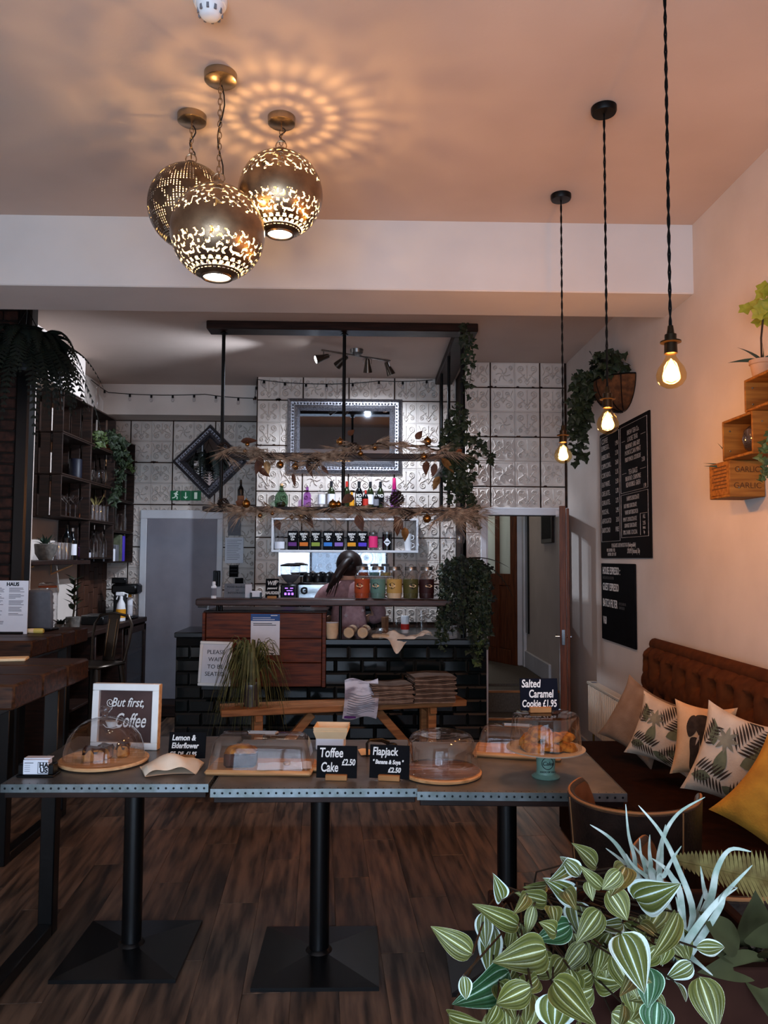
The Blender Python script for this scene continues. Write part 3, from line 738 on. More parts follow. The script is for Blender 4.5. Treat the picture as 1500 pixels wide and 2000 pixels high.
# framed sign
fr = T('framed_sign', 'white framed sign reading PLEASE WAIT TO BE SEATED', 'sign', atY(418, 1340, YB - .1), R(2)); fr.rotation_euler = (R(-6), R(1.5), 0)
w_, h_ = .12, .325
f = MB()
for a, b, c, e in ((-w_, w_, 0, .022), (-w_, w_, h_ - .022, h_), (-w_, -w_ + .022, .022, h_ - .022), (w_ - .022, w_, .022, h_ - .022)): f.cbox(a, b, -.012, .012, c, e, .004)
f.build('frame', 'sign_white', fr); MB().box(-w_ + .02, w_ - .02, -.004, .004, .02, h_ - .02).build('sheet', 'paper', fr, smooth=0)
for k, s in enumerate(('PLEASE', 'WAIT', 'TO BE', 'SEATED')): text(s, .042, (0, -.006, .245 - k * .053), 'ink', fr, align='CENTER')
MB().cbox(-w_ * .8, w_ * .8, .012, .03, -.03, .02, .003).build('easel_ledge', 'black_plastic', fr)
# things on the raised shelf
def card(label, loc, w, h, m='slate', lines=(), block=True, rz=0, tilt=8, cat='sign', name='price_sign', tm_='chalk', bw=.07, bz=0):
    t = T(name, label, cat, loc, rz)
    M = Matrix.Rotation(R(-tilt), 4, 'X')
    c = MB().cbox(-w / 2, w / 2, -.002, .002, .006, h, .001).xf(M).build('card', m, t)
    for body, sz, x, z, al, *o in lines:
        p = M @ Vector((x, -.003, z)); text(body, sz, p, tm_, c, (pi / 2 - R(tilt), 0, 0), al, o[0] if o else .15, sx=o[1] if len(o) > 1 else .85, bold=o[2] if len(o) > 2 else .0008)
    if block: MB().cbox(-bw / 2, bw / 2, -.014, .014, bz, bz + .02, .002).build('holder_block', 'block_wood', t)
    return t
def bottle(name, label, cat, loc, prof, m, parts=(), group=None):
    t = T(name, label, cat, loc, 0, group); MB().lathe(prof, 20).build('body', m, t)
    for nm, pr, mm in parts: MB().lathe(pr, 20).build(nm, mm, t)
    return t
def ring(r, z0, z1): return [(r, z0), (r, z1)]
bottle('sanitiser_bottle', 'clear pump bottle of sanitiser at the end of the raised bar shelf', 'bottle', onshelf(417), [(.001, 0), (.02, 0), (.021, .09), (.01, .1), (.001, .1)], 'white_plastic',
       [('label', [(.0212, .02), (.0214, .022), (.0214, .075), (.0212, .077)], 'ink_grey'), ('cap', [(.001, .1), (.013, .1), (.012, .125), (.001, .126)], 'white_plastic')])
t = T('notice', 'grey laminated notice reading FOOD ALLERGIES and INTOLERANCES', 'notice', onshelf(463, .06))
MB().cbox(-.1, .1, -.002, .002, 0, .11, .001).xf(Matrix.Rotation(R(-8), 4, 'X')).build('sheet', 'grey_plastic', t)
for s, z, sz in (('FOOD ALLERGIES', .083, .02), ('and', .06, .014), ('INTOLERANCES', .038, .02)): text(s, sz, (0, -.006 + z * .14, z), 'ink', t, (pi / 2 - R(8), 0, 0), 'CENTER')
t = T('leaflet_stand', 'clear leaflet stand beside the food notice on the bar shelf', 'leaflet stand', onshelf(485, .02))
MB().cbox(-.028, .028, -.003, .003, 0, .11, .001).build('stand', 'clear_acrylic', t); MB().box(-.025, .025, -.001, .001, .004, .105).build('leaflet', 'paper', t, smooth=0)
t = T('card_holder', 'small black card holder with white cards beside the wifi board', 'card holder', onshelf(500, .0))
MB().cbox(-.04, .04, -.02, .02, 0, .012, .003).cbox(-.045, -.03, -.02, .0, 0, .045, .003).cbox(.03, .045, -.02, 0, 0, .045, .003).build('holder', 'black_plastic', t)
MB().cbox(-.038, .038, -.006, .012, .01, .055, .001).build('cards', 'paper', t)
wc = card('small black chalk sign reading Wifi password HAUS2020', onshelf(531, -.01), .1, .15, lines=[('Wifi', .045, -.038, .115, 'LEFT'), ('password', .022, 0, .078, 'CENTER'), ('HAUS2020', .03, 0, .042, 'CENTER', .1, .8)], name='chalk_sign', tilt=6, bw=.07)
for k in (1, 2, 3): MB().tube([(.03 + .009 * k * sin(R(a)), -.012, .108 + .009 * k * cos(R(a))) for a in range(-45, 46, 15)], .0018, 4).build('wifi_mark', 'chalk', wc)
for u, m, nm, c2 in ((707, '#a3421c', 'orange', 'left end'), (738, '#5b8076', 'teal', ''), (770, '#b8924e', 'yellow', ''), (802, '#4c4a24', 'olive', ''), (833, '#2c0f10', 'dark maroon', '')):
    mat('jar_' + nm, m, .6, c2=m, scale=5); hexs = m
    t = T('storage_jar', 'glass storage jar with a %s paper label on the bar shelf' % nm, 'jar', onshelf(u, .02), 0, 'labelled jars on the raised bar shelf')
    MB().lathe([(.001, .002), (.052, .004), (.057, .02), (.057, .155), (.05, .185), (.041, .2), (.041, .222)], 28).build('glass', 'clear_glass', t)
    plb = MB().lathe([(.0575, .045), (.0582, .047), (.0582, .148), (.0575, .15)], 28).build('paper_label', 'jar_' + nm, t)
    MB().lathe([(.001, .004), (.053, .006), (.055, .02), (.055, .046), (.001, .05)], 24).build('contents', 'jar_' + nm if nm != 'yellow' else 'cream_paper', t)
    MB().lathe([(.001, .248), (.043, .246), (.046, .238), (.046, .218), (.001, .218)], 28).tube([(.046, 0, .222), (.06, 0, .2), (.05, 0, .19)], .002, 5).build('lid', 'steel', t)
    lg = MB(); a0 = -pi / 2 + (-.35 if u < 780 else .25)
    for k in range(12):
        pass
    def on(a, z, r=.0588): return (r * cos(a), r * sin(a), z)
    pts = [on(a0 + .42 * cos(q), .1 + .024 * sin(q)) for q in [2 * pi * k / 20 for k in range(20)]]
    lg.add(pts, [tuple(range(20))]); lg.build('emblem_disc', 'ink', plb, smooth=0)
    lg = MB(); pts = [on(a0 + .5 * cos(q), .1 + (.010 + .002 * cos(5 * q)) * sin(q), .0593) for q in [2 * pi * k / 24 for k in range(24)]]
    lg.add(pts, [tuple(range(24))]); lg.build('emblem_cloud', 'cream_paper', plb, smooth=0)
# things on the worktop
def oncnt(u, v=1245, dy=.02): return Vector((atY(u, v, YB + dy).x, YB + dy, .9405))
t = T('bowl_stack', 'stack of kraft paper bowls on the worktop beside the boards', 'bowls', oncnt(648))
for k in range(7): MB().lathe([(.001, .001), (.036, .001), (.05, .045), (.052, .045), (.038, 0)], 20, (0, 0, k * .012)).build('bowl', 'kraft', t)
MB().lathe([(.001, .121), (.05, .119), (.05, .124), (.001, .126)], 20).build('top_lid', 'paper', t)
for u, s in ((681, 'left'), (708, 'right')):
    t = T('cup_sleeve', 'plastic sleeve of paper lids lying on the worktop, %s one of two' % s, 'cup lids', oncnt(u), R(-6)); t.location.z += .043
    MB().cyl((0, 0, 0), (0, .25, 0), .042, n=22).build('sleeve', 'clear_acrylic', t); MB().cyl((0, .004, 0), (0, .24, 0), .04, n=22).build('lids', 'kraft', t)
    MB().tube([(.03 * cos(k * pi / 10), -.001, .03 * sin(k * pi / 10)) for k in range(20)], .0025, 4, closed=True).build('rim', 'cream_paper', t)
t = T('wrapped_pack', 'clear plastic wrapped pack of food on the worktop', 'food pack', oncnt(744))
MB().grid(lambda a, b: ((.085 + .006 * sin(b * 9)) * cos(2 * pi * a) * (1 - abs(2 * b - 1) ** 3 * .35), .05 * sin(2 * pi * a), .08 * b * (1 + .03 * sin(6 * pi * a))), 20, 6).build('wrapper', 'clear_acrylic', t)
MB().cbox(-.07, .07, -.04, .04, .004, .035, .012).build('food', 'kraft', t)
cl = MB()
def clf(a, b):
    x = -.19 + .38 * a; z = .02 + .03 * noise.noise(Vector((a * 6, b * 4, 1))) + .018 * sin(a * 9)
    y = .02 + .14 * b
    if b < .3:
        hang = max(0, .3 - b) / .3; k = math.exp(-((a - .28) / .13) ** 2); z -= hang * (.12 * k + .012); y = .02 + .042 - .1 * hang * min(1, k * 1.5 + .2)
    return (x, y - .08, z + .005)
cl.grid(clf, 26, 14)
o = cl.build('tea_towel', 'cloth', None, oncnt(795)); tag(o, 'crumpled cream tea towel hanging over the worktop edge', 'tea towel')
t = T('plate_stack', 'stack of white side plates on the worktop behind the trailing plant', 'plates', oncnt(873))
for k in range(9): MB().lathe([(.001, 0), (.045, 0), (.078, .011), (.079, .013), (.045, .004), (.001, .004)], 24, (0, 0, k * .0105)).build('plate', 'white_plastic', t)
for u, nm, m, h, r, mm in ((752, 'brown carton', 'kraft_brown', .13, .03, None), (791, 'white tub with a red label', 'white_plastic', .14, .035, 'red_print'), (774, 'clear plastic tumbler', 'clear_acrylic', .12, .03, None), (823, 'tall clear measuring jug', 'clear_acrylic', .2, .05, None)):
    t = T('container', nm + ' standing on the back of the worktop', 'container', (atY(u, 1220, YB + .45).x, YB + .45, .9405))
    MB().lathe([(.001, 0), (r * .85, 0), (r * .9, .01), (r, h * .95), (r * .95, h), (.001, h)], 4 if 'carton' in nm else 22).build('body', m, t)
    if mm: MB().lathe([(r * .96, .03), (r * 1.01, .03), (r * 1.02, .075), (r * .97, .075)], 22).build('label', mm, t)
# back counter with grinder, coffee machine, person
bc = T('back_counter', 'dark back counter against the tiled chimney breast', 'counter', (0, 6.7, 0))
MB().box(-1.0, .8, 0, .53, 0, .86).build('carcass', 'black_satin', bc, smooth=0); MB().cbox(-1.02, .82, -.02, .54, .86, .9, .005).build('worktop', 'steel', bc)
gp = Vector((atY(567, 1130, 6.8).x, 6.8, .901))
g = T('coffee_grinder', 'coffee grinder with clear hopper and purple lit display', 'coffee grinder', gp)
MB().cbox(-.075, .075, -.1, .1, 0, .42, .015).build('body', 'black_plastic', g)
MB().lathe([(.03, .41), (.03, .43), (.05, .445), (.085, .495), (.085, .5)], 24).build('hopper_cone', 'grey_plastic', g)
MB().olathe([(.085, .5), (.088, .57)], 24).build('hopper', 'clear_acrylic', g)
MB().lathe([(.001, .575), (.09, .572), (.088, .585), (.03, .6), (.001, .6)], 24).build('hopper_lid', 'black_plastic', g)
emis('purple_glow', (.35, .15, 1, 1), 2.2)
MB().box(-.05, .05, -.103, -.1, .31, .4).build('display', 'ink', g, smooth=0)
d = MB()
for x in (-.03, 0, .03): d.cbox(x - .009, x + .009, -.106, -.103, .325, .345, .002)
d.box(-.035, -.01, -.106, -.103, .38, .388).box(.01, .035, -.106, -.103, .38, .388).box(-.02, .03, -.106, -.103, .36, .366); d.build('display_icons', 'purple_glow', g, smooth=0)
mp = Vector((atY(625, 1150, 6.9).x, 6.9, .901))
c = T('espresso_machine', 'chrome espresso machine with pink lettering behind the bar', 'coffee machine', mp)
xw = .2
MB().cbox(-xw, xw + .3, -.1, .3, .06, .2, .02).build('base', 'black_plastic', c)
MB().cbox(-xw, xw + .3, -.12, .3, .26, .43, .02).build('back_panel', 'chrome', c); MB().cbox(-xw + .05, xw + .25, -.05, .28, .19, .27, .01).build('group_body', 'black_plastic', c)
for x in (-.17, .47): MB().lathe([(.001, 0), (.03, 0), (.034, .06), (.001, .06)], 16, (x, .1, 0)).build('foot', 'black_plastic', c)
MB().tube([(-xw + .07, -.122, .36 + .0)] + [(-xw + .07 + .025 * cos(a * .6), -.124, .36 + .025 * sin(a * .6)) for a in range(11)], .009, 6).build('gauge', 'ink', c)
hk = MB()
for k in range(4): hk.tube([(.06 + k * .032 + .014 * cos(q), -.126, .385 + .014 * sin(q)) for q in [2 * pi * i / 12 for i in range(12)]], .0035, 5, closed=True)
hk.build('pink_lettering', 'pink_print', c)
for k in range(5): MB().tube([(-xw + .16, -.105, .22), (-xw + .17, -.16, .2), (-xw + .17, -.17, .12)], .007, 6).xf(Matrix.Translation((k * .07, 0, 0))).build('spout', 'chrome', c)
for k, u in enumerate((600, 620, 638, 655)):
    p = Vector((atY(u, 1130, 6.85).x, 6.93, 1.332))
    o = MB().lathe([(.045, 0), (.047, .01), (.044, .05), (.03, .075), (.012, .082), (.001, .083)], 22).build('upturned_cup', 'black_plastic', None, p)
    tag(o, ['black upturned cup on the coffee machine beside the grinder', 'second black upturned cup on the coffee machine, counted from the grinder', 'third black upturned cup on the coffee machine, counted from the grinder', 'black upturned cup on the coffee machine next to the ponytail'][k], 'cup', 'black cups on the coffee machine')
# person
Pp = Vector((atY(682, 1100, 6.53).x, 6.53, -.045))
def skin(name, chain_, edges, m, parent, sub=2, root=0):
    me = bpy.data.meshes.new(name); me.from_pydata([v for v, r in chain_], edges, []); me.materials.append(M_[m])
    o = bpy.data.objects.new(name, me); COL.objects.link(o); o.parent = parent
    sk = o.modifiers.new('skin', 'SKIN'); sk.use_smooth_shade = True
    for i, (v, r) in enumerate(chain_):
        sv = me.skin_vertices[0].data[i]; sv.radius = r if isinstance(r, tuple) else (r, r); sv.use_root = i == root
    s = o.modifiers.new('sub', 'SUBSURF'); s.levels = sub; s.render_levels = sub
    return o
ps = T('person', 'person with a dark ponytail and pink star-print top, back turned, at the coffee machine', 'person', Pp, R(8))
b = [((0, 0, .93), (.14, .1)), ((0, 0, 1.1), (.12, .085)), ((0, .01, 1.26), (.14, .095)), ((0, .02, 1.36), (.1, .075)), ((0, .02, 1.42), (.048, .048)), ((0, .03, 1.47), (.055, .06)), ((0, .045, 1.53), (.072, .085)), ((0, .04, 1.595), (.055, .065)),
     ((-.19, .02, 1.33), .05), ((-.25, .1, 1.1), .042), ((-.17, .17, 1.06), .033), ((-.13, .22, 1.08), .025), ((.19, .02, 1.33), .05), ((.25, .1, 1.1), .042), ((.16, .17, 1.06), .033), ((.12, .22, 1.08), .025),
     ((-.09, 0, .82), .085), ((-.1, .01, .48), .06), ((-.1, 0, .09), .042), ((-.1, .13, .04), .035), ((.09, 0, .82), .085), ((.1, .01, .48), .06), ((.1, 0, .09), .042), ((.1, .13, .04), .035)]
e = [(0, 1), (1, 2), (2, 3), (3, 4), (4, 5), (5, 6), (6, 7), (3, 8), (8, 9), (9, 10), (10, 11), (3, 12), (12, 13), (13, 14), (14, 15), (0, 16), (16, 17), (17, 18), (18, 19), (0, 20), (20, 21), (21, 22), (22, 23)]
skin('body', b, e, 'skin', ps)
cl = [((0, 0, .9), (.185, .15)), ((0, 0, 1.08), (.17, .13)), ((0, 0, 1.25), (.175, .125)), ((0, .01, 1.35), (.13, .095)), ((0, .02, 1.4), (.07, .065)), ((-.2, .02, 1.31), .075), ((-.29, .08, 1.1), .068), ((-.2, .15, 1.06), .05), ((.2, .02, 1.31), .075), ((.29, .08, 1.1), .068), ((.2, .15, 1.06), .05)]
skin('top', cl, [(0, 1), (1, 2), (2, 3), (3, 4), (3, 5), (5, 6), (6, 7), (3, 8), (8, 9), (9, 10)], 'shirt', ps)
lg = [((0, 0, .9), (.17, .13)), ((-.1, 0, .78), .1), ((-.1, .01, .48), .075), ((-.1, 0, .1), .055), ((.1, 0, .78), .1), ((.1, .01, .48), .075), ((.1, 0, .1), .055)]
skin('jeans', lg, [(0, 1), (1, 2), (2, 3), (0, 4), (4, 5), (5, 6)], 'jeans', ps)
sm = MB()
for (x, z, r) in ((-.1, 1.22, .02), (.03, 1.28, .022), (.1, 1.16, .02), (-.04, 1.12, .022), (-.13, 1.05, .02), (.06, 1.03, .022), (-.02, .98, .02), (.12, .97, .02), (-.15, .95, .018), (.0, 1.2, .014)):
    yy = -.15 * math.sqrt(max(.05, 1 - (x / .21) ** 2)) + .004
    pts = [(x + (r if k % 2 == 0 else r * .42) * sin(k * pi / 5), yy, z + (r if k % 2 == 0 else r * .42) * cos(k * pi / 5)) for k in range(10)]
    sm.add(pts, [tuple(range(10))])
sm.build('star_print', 'shirt_star', ps, smooth=0)
hr = MB().ball((0, .03, 1.545), .108, 20, 14, 1, 1.1, 1.08)
hr.tube([(0, -.06, 1.58), (-.03, -.1, 1.56), (-.08, -.12, 1.5), (-.13, -.12, 1.42), (-.17, -.12, 1.36), (-.2, -.11, 1.31)], [.03, .036, .04, .034, .022, .004], 10)
for k in range(22):
    a = random.uniform(-.03, .035); L_ = random.uniform(.2, .3)
    hr.tube([(a * .5, -.06, 1.57), (-.06 + a, -.12, 1.52), (-.12 + a, -.15, 1.42), (-.17 + a * 1.5, -.155, 1.57 - L_)], [.008, .009, .008, .001], 5)
hr.build('hair', 'hair', ps); MB().tube([(.03 * cos(k), -.075 + .012 * sin(k), 1.565 + .025 * sin(k)) for k in [2 * pi * i / 10 for i in range(10)]], .006, 5, closed=True).build('hair_tie', 'black_plastic', ps)
# long mirror strip above the back counter
xm0, xm1 = atY(544, 1100, YC - .02).x, atY(766, 1100, YC - .02).x; z1, z0 = atY(650, 1079, YC - .02).z, atY(650, 1124, YC - .02).z
t = T('wall_mirror', 'narrow mirror strip under the tea shelf reflecting the street window', 'mirror', ((xm0 + xm1) / 2, YC - .012, z0))
hw = (xm1 - xm0) / 2; MB().box(-hw, hw, -.006, -.001, 0, z1 - z0).build('glass', 'mirror', t, smooth=0)
MB().cbox(-hw - .01, hw + .01, -.008, 0, -.012, 0, .002).cbox(-hw - .01, hw + .01, -.008, 0, z1 - z0, z1 - z0 + .01, .002).build('edge_trim', 'steel', t)
# tea shelf
Ys = YC - .16; xs0, xs1 = atY(530, 1050, Ys).x, atY(817, 1050, Ys).x; zs = atY(650, 1079, Ys).z; zs1 = atY(650, 1012, Ys).z
t = T('box_shelf', 'white box shelf holding the row of tea tins', 'shelf', ((xs0 + xs1) / 2, YC - .012, zs)); hw = (xs1 - xs0) / 2; H = zs1 - zs
MB().cbox(-hw, hw, -.16, 0, 0, .022, .002).build('bottom_board', 'white_paint', t); MB().cbox(-hw, hw, -.16, 0, H - .018, H, .002).build('top_board', 'white_paint', t)
for x in (-hw, hw - .018): MB().cbox(x, x + .018, -.16, 0, .02, H - .016, .002).build('side_board', 'white_paint', t)
zt_ = zs + .0225
for u, m, nm in ((572, '#5c2a6e', 'purple'), (594, '#c2641c', 'orange'), (617, '#7c8a34', 'olive green'), (641, '#2f6db4', 'blue'), (662, '#7a5aa0', 'mauve'), (687, '#d08a1c', 'amber'), (708, '#4a34b0', 'violet')):
    mat('tea_' + nm, m, .6)
    p = Vector((atY(u, 1060, Ys + .06).x, Ys + .06, zt_)); q = T('tea_tin', 'black tea tin with a %s band on the white shelf' % nm, 'tea tin', p, 0, 'row of black tea tins')
    bx_ = MB().cbox(-.046, .046, -.035, .035, 0, .175, .005).build('box', 'slate', q); MB().box(-.038, .038, -.0362, -.035, .035, .07).build('band', 'tea_' + nm, bx_, smooth=0)
    for s, z in (('BREW', .145), ('TEA', .12), ('Co', .097)): text(s, .027, (0, -.0365, z), 'chalk', bx_, align='CENTER', sx=.95, bold=.001)
def jarlike(name, label, cat, p, r, h, m, lid, lidm, extra=()):
    q = T(name, label, cat, p); MB().lathe([(.001, 0), (r, 0), (r, h * .86), (r * .9, h * .9), (.001, h * .9)], 22).build('body', m, q)
    MB().lathe([(.001, h * .9), (r * .92, h * .9), (r * .92, h), (.001, h)], 22).build('lid', lidm, q)
    for nm, pr, mm in extra: MB().lathe(pr, 22).build(nm, mm, q)
    return q
jarlike('glass_jar', 'clear jar with a plain white label at the end of the tea shelf', 'jar', Vector((atY(546, 1060, Ys + .05).x, Ys + .05, zt_)), .045, .16, 'clear_glass', 1, 'clear_glass', [('label', [(.0455, .01), (.046, .01), (.046, .075), (.0455, .075)], 'paper')])
jarlike('tea_caddy', 'clear caddy with a bright pink label beside the violet tin', 'jar', Vector((atY(729, 1060, Ys + .05).x, Ys + .05, zt_)), .042, .165, 'clear_glass', 1, 'steel', [('label', [(.0425, .025), (.043, .025), (.043, .13), (.0425, .13)], 'pink_print')])
q = T('tea_caddy', 'dark cylindrical caddy with a white diamond label', 'jar', Vector((atY(756, 1060, Ys + .05).x, Ys + .05, zt_)))
MB().lathe([(.001, 0), (.045, 0), (.045, .15), (.001, .15)], 22).build('body', 'bottle_dark', q); MB().lathe([(.001, .15), (.046, .15), (.046, .17), (.001, .17)], 22).build('lid', 'steel', q)
MB().add([(0, -.047, .035), (.032, -.047, .075), (0, -.047, .115), (-.032, -.047, .075)], [(0, 1, 2, 3)]).build('diamond_label', 'paper', q, smooth=0); MB().box(-.02, .02, -.0475, -.0471, .07, .08).build('print', 'ink', q, smooth=0)
q = T('mug_stack', 'two stacked white mugs at the end of the tea shelf', 'mug', Vector((atY(797, 1060, Ys + .05).x, Ys + .05, zt_)))
for k, (r, z) in enumerate(((.038, 0), (.034, .075))):
    MB().lathe([(.001, z + .004), (r * .7, z), (r, z + .08), (r * .94, z + .08), (r * .66, z + .008)], 22).build('mug', 'white_plastic', q)
    MB().tube([(r * .9, 0, z + .065), (r * .9 + .022, 0, z + .06), (r * .9 + .022, 0, z + .035), (r * .8, 0, z + .022)], .005, 6).build('handle', 'white_plastic', q)
# bottle ledge above
Yl = YC - .14; zl = atY(600, 992, Yl).z; x0, x1 = atY(528, 992, Yl).x, atY(800, 992, Yl).x
MB().cbox(x0, x1, -.13, 0, -.03, 0, .003).build('bottle_ledge', 'white_paint', None, (0, YC - .012, zl)); tag(D['bottle_ledge'], 'thin white ledge carrying bottles under the silver mirror', 'shelf')
WB = lambda r, h: [(.001, 0), (r, .002), (r, h * .6), (r * .8, h * .68), (r * .38, h * .77), (r * .34, h * .98), (.001, h)]
def wine(u, label, m, h, r, cap, lab, txt=None, dy=.07, z=None, name='wine_bottle', cat='bottle'):
    y = Yl + dy - .05; q = T(name, label, cat, Vector((atY(u, 980, y).x, y, (zl if z is None else z) + .0005)), 0, 'bottles on the white ledge')
    MB().lathe(WB(r, h), 20).build('glass', m, q)
    if cap: MB().lathe([(.001, h * .99), (r * .4, h * 1.002), (r * .4, h * .8), (r * .36, h * .8)], 14).build('capsule', cap, q)
    if lab: MB().lathe([(r * 1.0, h * .15), (r * 1.03, h * .15), (r * 1.03, h * .52), (r * 1.0, h * .52)], 20).build('label', lab, q)
    if txt:
        for k, s in enumerate(txt): text(s, h * .17, (0, -r * 1.06, h * (.46 - k * .15)), 'chalk', q, align='CENTER', sx=.8, bold=.001)
    return q
wine(628, 'clear glass bottle with a white label, on the ledge', 'clear_glass', .24, .034, None, 'paper')
wine(647, 'dark wine bottle with a pale label left of the middle pole', 'bottle_green', .25, .036, 'ink', 'paper')
wine(677, 'green bottle with a red neck beside the middle pole', 'bottle_green', .25, .032, 'red_print', None)
wine(687, 'small orange bottle on the ledge beside the red-necked bottle', 'bottle_amber', .15, .025, 'amber_print', 'amber_print')
wine(701, 'black bottle lettered MORESTO in white', 'bottle_dark', .25, .036, 'ink', None, ('MO', 'RES', 'TO'))
wine(714, 'small dark cola bottle with a red label', 'bottle_dark', .17, .026, 'red_print', 'red_print')
wine(723, 'wine bottle with a plain white label next to the cola bottle', 'bottle_green', .25, .034, 'ink', 'paper', dy=.1)
wine(735, 'small dark tonic bottle between two wine bottles', 'bottle_dark', .16, .025, 'steel', 'ink_grey', dy=.05)
wine(743, 'black bottle lettered MO at the end of the wine row', 'bottle_green', .25, .034, 'ink', 'slate', ('MO',), dy=.09)
wine(600, 'purple glass bottle behind the gold garland leaves', 'purple_glass', .2, .036, None, None)
q = T('cone_bottle', 'tall pointed pink and purple patterned bottle', 'bottle', Vector((atY(770, 980, Yl).x, Yl + .02, zl + .0005)))
MB().lathe([(.001, 0), (.04, .002), (.036, .1), (.022, .17), (.014, .28), (.001, .282)], 18).build('glass', 'purple_glass', q); MB().lathe([(.0145, .2), (.021, .18), (.014, .285), (.001, .286)], 12).build('foil', 'pink_print', q)
for k, u in enumerate((752, 762)):
    o = MB().olathe([(.001, .003), (.022, .003), (.028, .12), (.026, .12), (.02, .006)], 20).build('tumbler', 'clear_glass', None, Vector((atY(u, 980, Yl - .0).x, Yl + .0, zl + .0005))); tag(o, ['clear tumbler beside the last wine bottle on the ledge', 'clear tumbler beside the pointed pink bottle'][k], 'glass', 'tumblers on the bottle ledge')
q = T('carboy', 'green glass demijohn bottle with a cork at the end of the ledge', 'bottle', Vector((atY(549, 980, Yl).x, Yl + .02, zl + .0005)))
MB().lathe([(.001, 0), (.055, .004), (.065, .05), (.06, .11), (.03, .155), (.016, .175), (.016, .2), (.02, .204)], 24).build('glass', 'green_glass', q); MB().lathe([(.001, .195), (.014, .195), (.016, .225), (.001, .225)], 12).build('cork', 'pale_wood', q)
MB().ball((0, 0, .03), .045, 12, 8, 1, 1, .6).build('bark_chips', 'coir', q)
# hung silver mirrors
def framed_mirror(label, loc, w, h, fw_, dia=False, m1='silver_frame'):
    t = T('framed_mirror', label, 'mirror', loc)
    if dia: t.rotation_euler = (0, R(45), 0)
    def pr(o, i):   # frame ring with a raised profile
        m = MB(); steps = [(0, -.002), (.06, -.02), (.3, -.034), (.55, -.03), (.8, -.04), (.92, -.025), (1, -.012)]
        for k, (a, y) in enumerate(steps):
            ww, hh = w / 2 - fw_ * a, h / 2 - fw_ * a; m.add([(-ww, y, -hh), (ww, y, -hh), (ww, y, hh), (-ww, y, hh)], [])
        for k in range(len(steps) - 1):
            for c in range(4): m.f.append((k * 4 + c, k * 4 + (c + 1) % 4, k * 4 + 4 + (c + 1) % 4, k * 4 + 4 + c))
        return m
    pr(0, 0).build('frame', m1, t, smooth=20)
    bd = MB(); s = .03
    for a, b, ln in ((0, 1, w), (0, -1, w), (1, 0, h), (-1, 0, h)):
        n = int((ln - fw_ * .9) / s)
        for k in range(n):
            q = -(ln - fw_ * .9) / 2 + (k + .5) * (ln - fw_ * .9) / n
            c = (q, b * (h / 2 - fw_ * .45)) if a == 0 else (a * (w / 2 - fw_ * .45), q)
            bd.add([(c[0] + .012 * x, -.033, c[1] + .012 * z) for x, z in ((0, -1), (1, 0), (0, 1), (-1, 0))] + [(c[0], -.042, c[1])], [(0, 1, 4), (1, 2, 4), (2, 3, 4), (3, 0, 4)])
    bd.build('embossed_beads', 'silver_frame', t, smooth=0)
    i = fw_; MB().box(-w / 2 + i, w / 2 - i, -.012, -.008, -h / 2 + i, h / 2 - i).build('glass', 'mirror', t, smooth=0)
    MB().box(-w / 2, w / 2, -.004, 0, -h / 2, h / 2).build('backing', 'dark_wood', t, smooth=0)
p0, p1 = atY(562, 778, YC - .02), atY(785, 927, YC - .02)
framed_mirror('large silver framed mirror on the tiled chimney breast', ((p0.x + p1.x) / 2, YC - .022, (p0.z + p1.z) / 2), p1.x - p0.x, p0.z - p1.z, .12)
p0, p1 = atY(336, 900, YL - .02), atY(484, 900, YL - .02); pc = atY(410, 902, YL - .02); sz = (p1.x - p0.x) / math.sqrt(2)
framed_mirror('silver framed mirror hung as a diamond above the white door', (pc.x, YL - .022, pc.z), sz, sz, .1, True, 'silver_frame_dark')
# exit sign, notices, switches on the alcove wall
p = atY(363, 968, YL - .02); t = T('exit_sign', 'green emergency exit sign with running figure and arrow above the white door', 'exit sign', p)
mat('exit_green', '#0f5a36', .5, emit='#0c4a2c', es=.12); mat('exit_white', '#c9d8cc', .5, emit='#c9d8cc', es=.15)
for k in (-1, 0, 1): MB().cbox(k * .105 - .05, k * .105 + .05, -.008, 0, -.05, .05, .002).build('panel', 'exit_green', t)
m = MB(); A = lambda pts, r=.006: m.tube([(x, -.011, z) for x, z in pts], r, 5)
A([(-.098, .03), (-.102, .0)], .011); m.ball((-.088, -.011, .037), .009, 8, 6); A([(-.12, .018), (-.1, .022), (-.078, .008)]); A([(-.102, -.002), (-.112, -.02), (-.135, -.026)]); A([(-.1, -.002), (-.085, -.018), (-.088, -.038)])
A([(0, .034), (0, -.026)], .005); A([(-.018, -.012), (0, -.032), (.018, -.012)], .005); m.box(.088, .118, -.011, -.008, -.034, .034); m.build('pictogram', 'exit_white', t, smooth=0)
def notice(label, u0, v0, u1, v1, Y, m='paper', lines=12, name='notice', ink='ink_grey'):
    a, b = atY(u0, v0, Y), atY(u1, v1, Y); w, h = b.x - a.x, a.z - b.z
    t = T(name, label, 'notice', ((a.x + b.x) / 2, Y, b.z)); MB().box(-w / 2, w / 2, -.002, .002, 0, h).build('sheet', m, t, smooth=0)
    l = MB()
    for k in range(lines): z = h * (.9 - .82 * k / max(lines, 1)); l.box(-w * .4, w * (random.uniform(.1, .42)), -.0026, -.002, z - h * .008, z + h * .008)
    if lines: l.build('small_print', ink, t, smooth=0)
    return t
notice('white typed notice taped on the tin wall beside the white door', 440, 1050, 475, 1100, YL - .03)
notice('small black framed certificate under the typed notice', 448, 1104, 465, 1127, YL - .03, 'slate', 3)
notice('tiny dark label plate below the framed certificate', 459, 1129, 475, 1140, YL - .03, 'slate', 1)
notice('translucent sheet hanging above the typed notice', 446, 1005, 470, 1046, YL - .03, 'grey_plastic', 2)
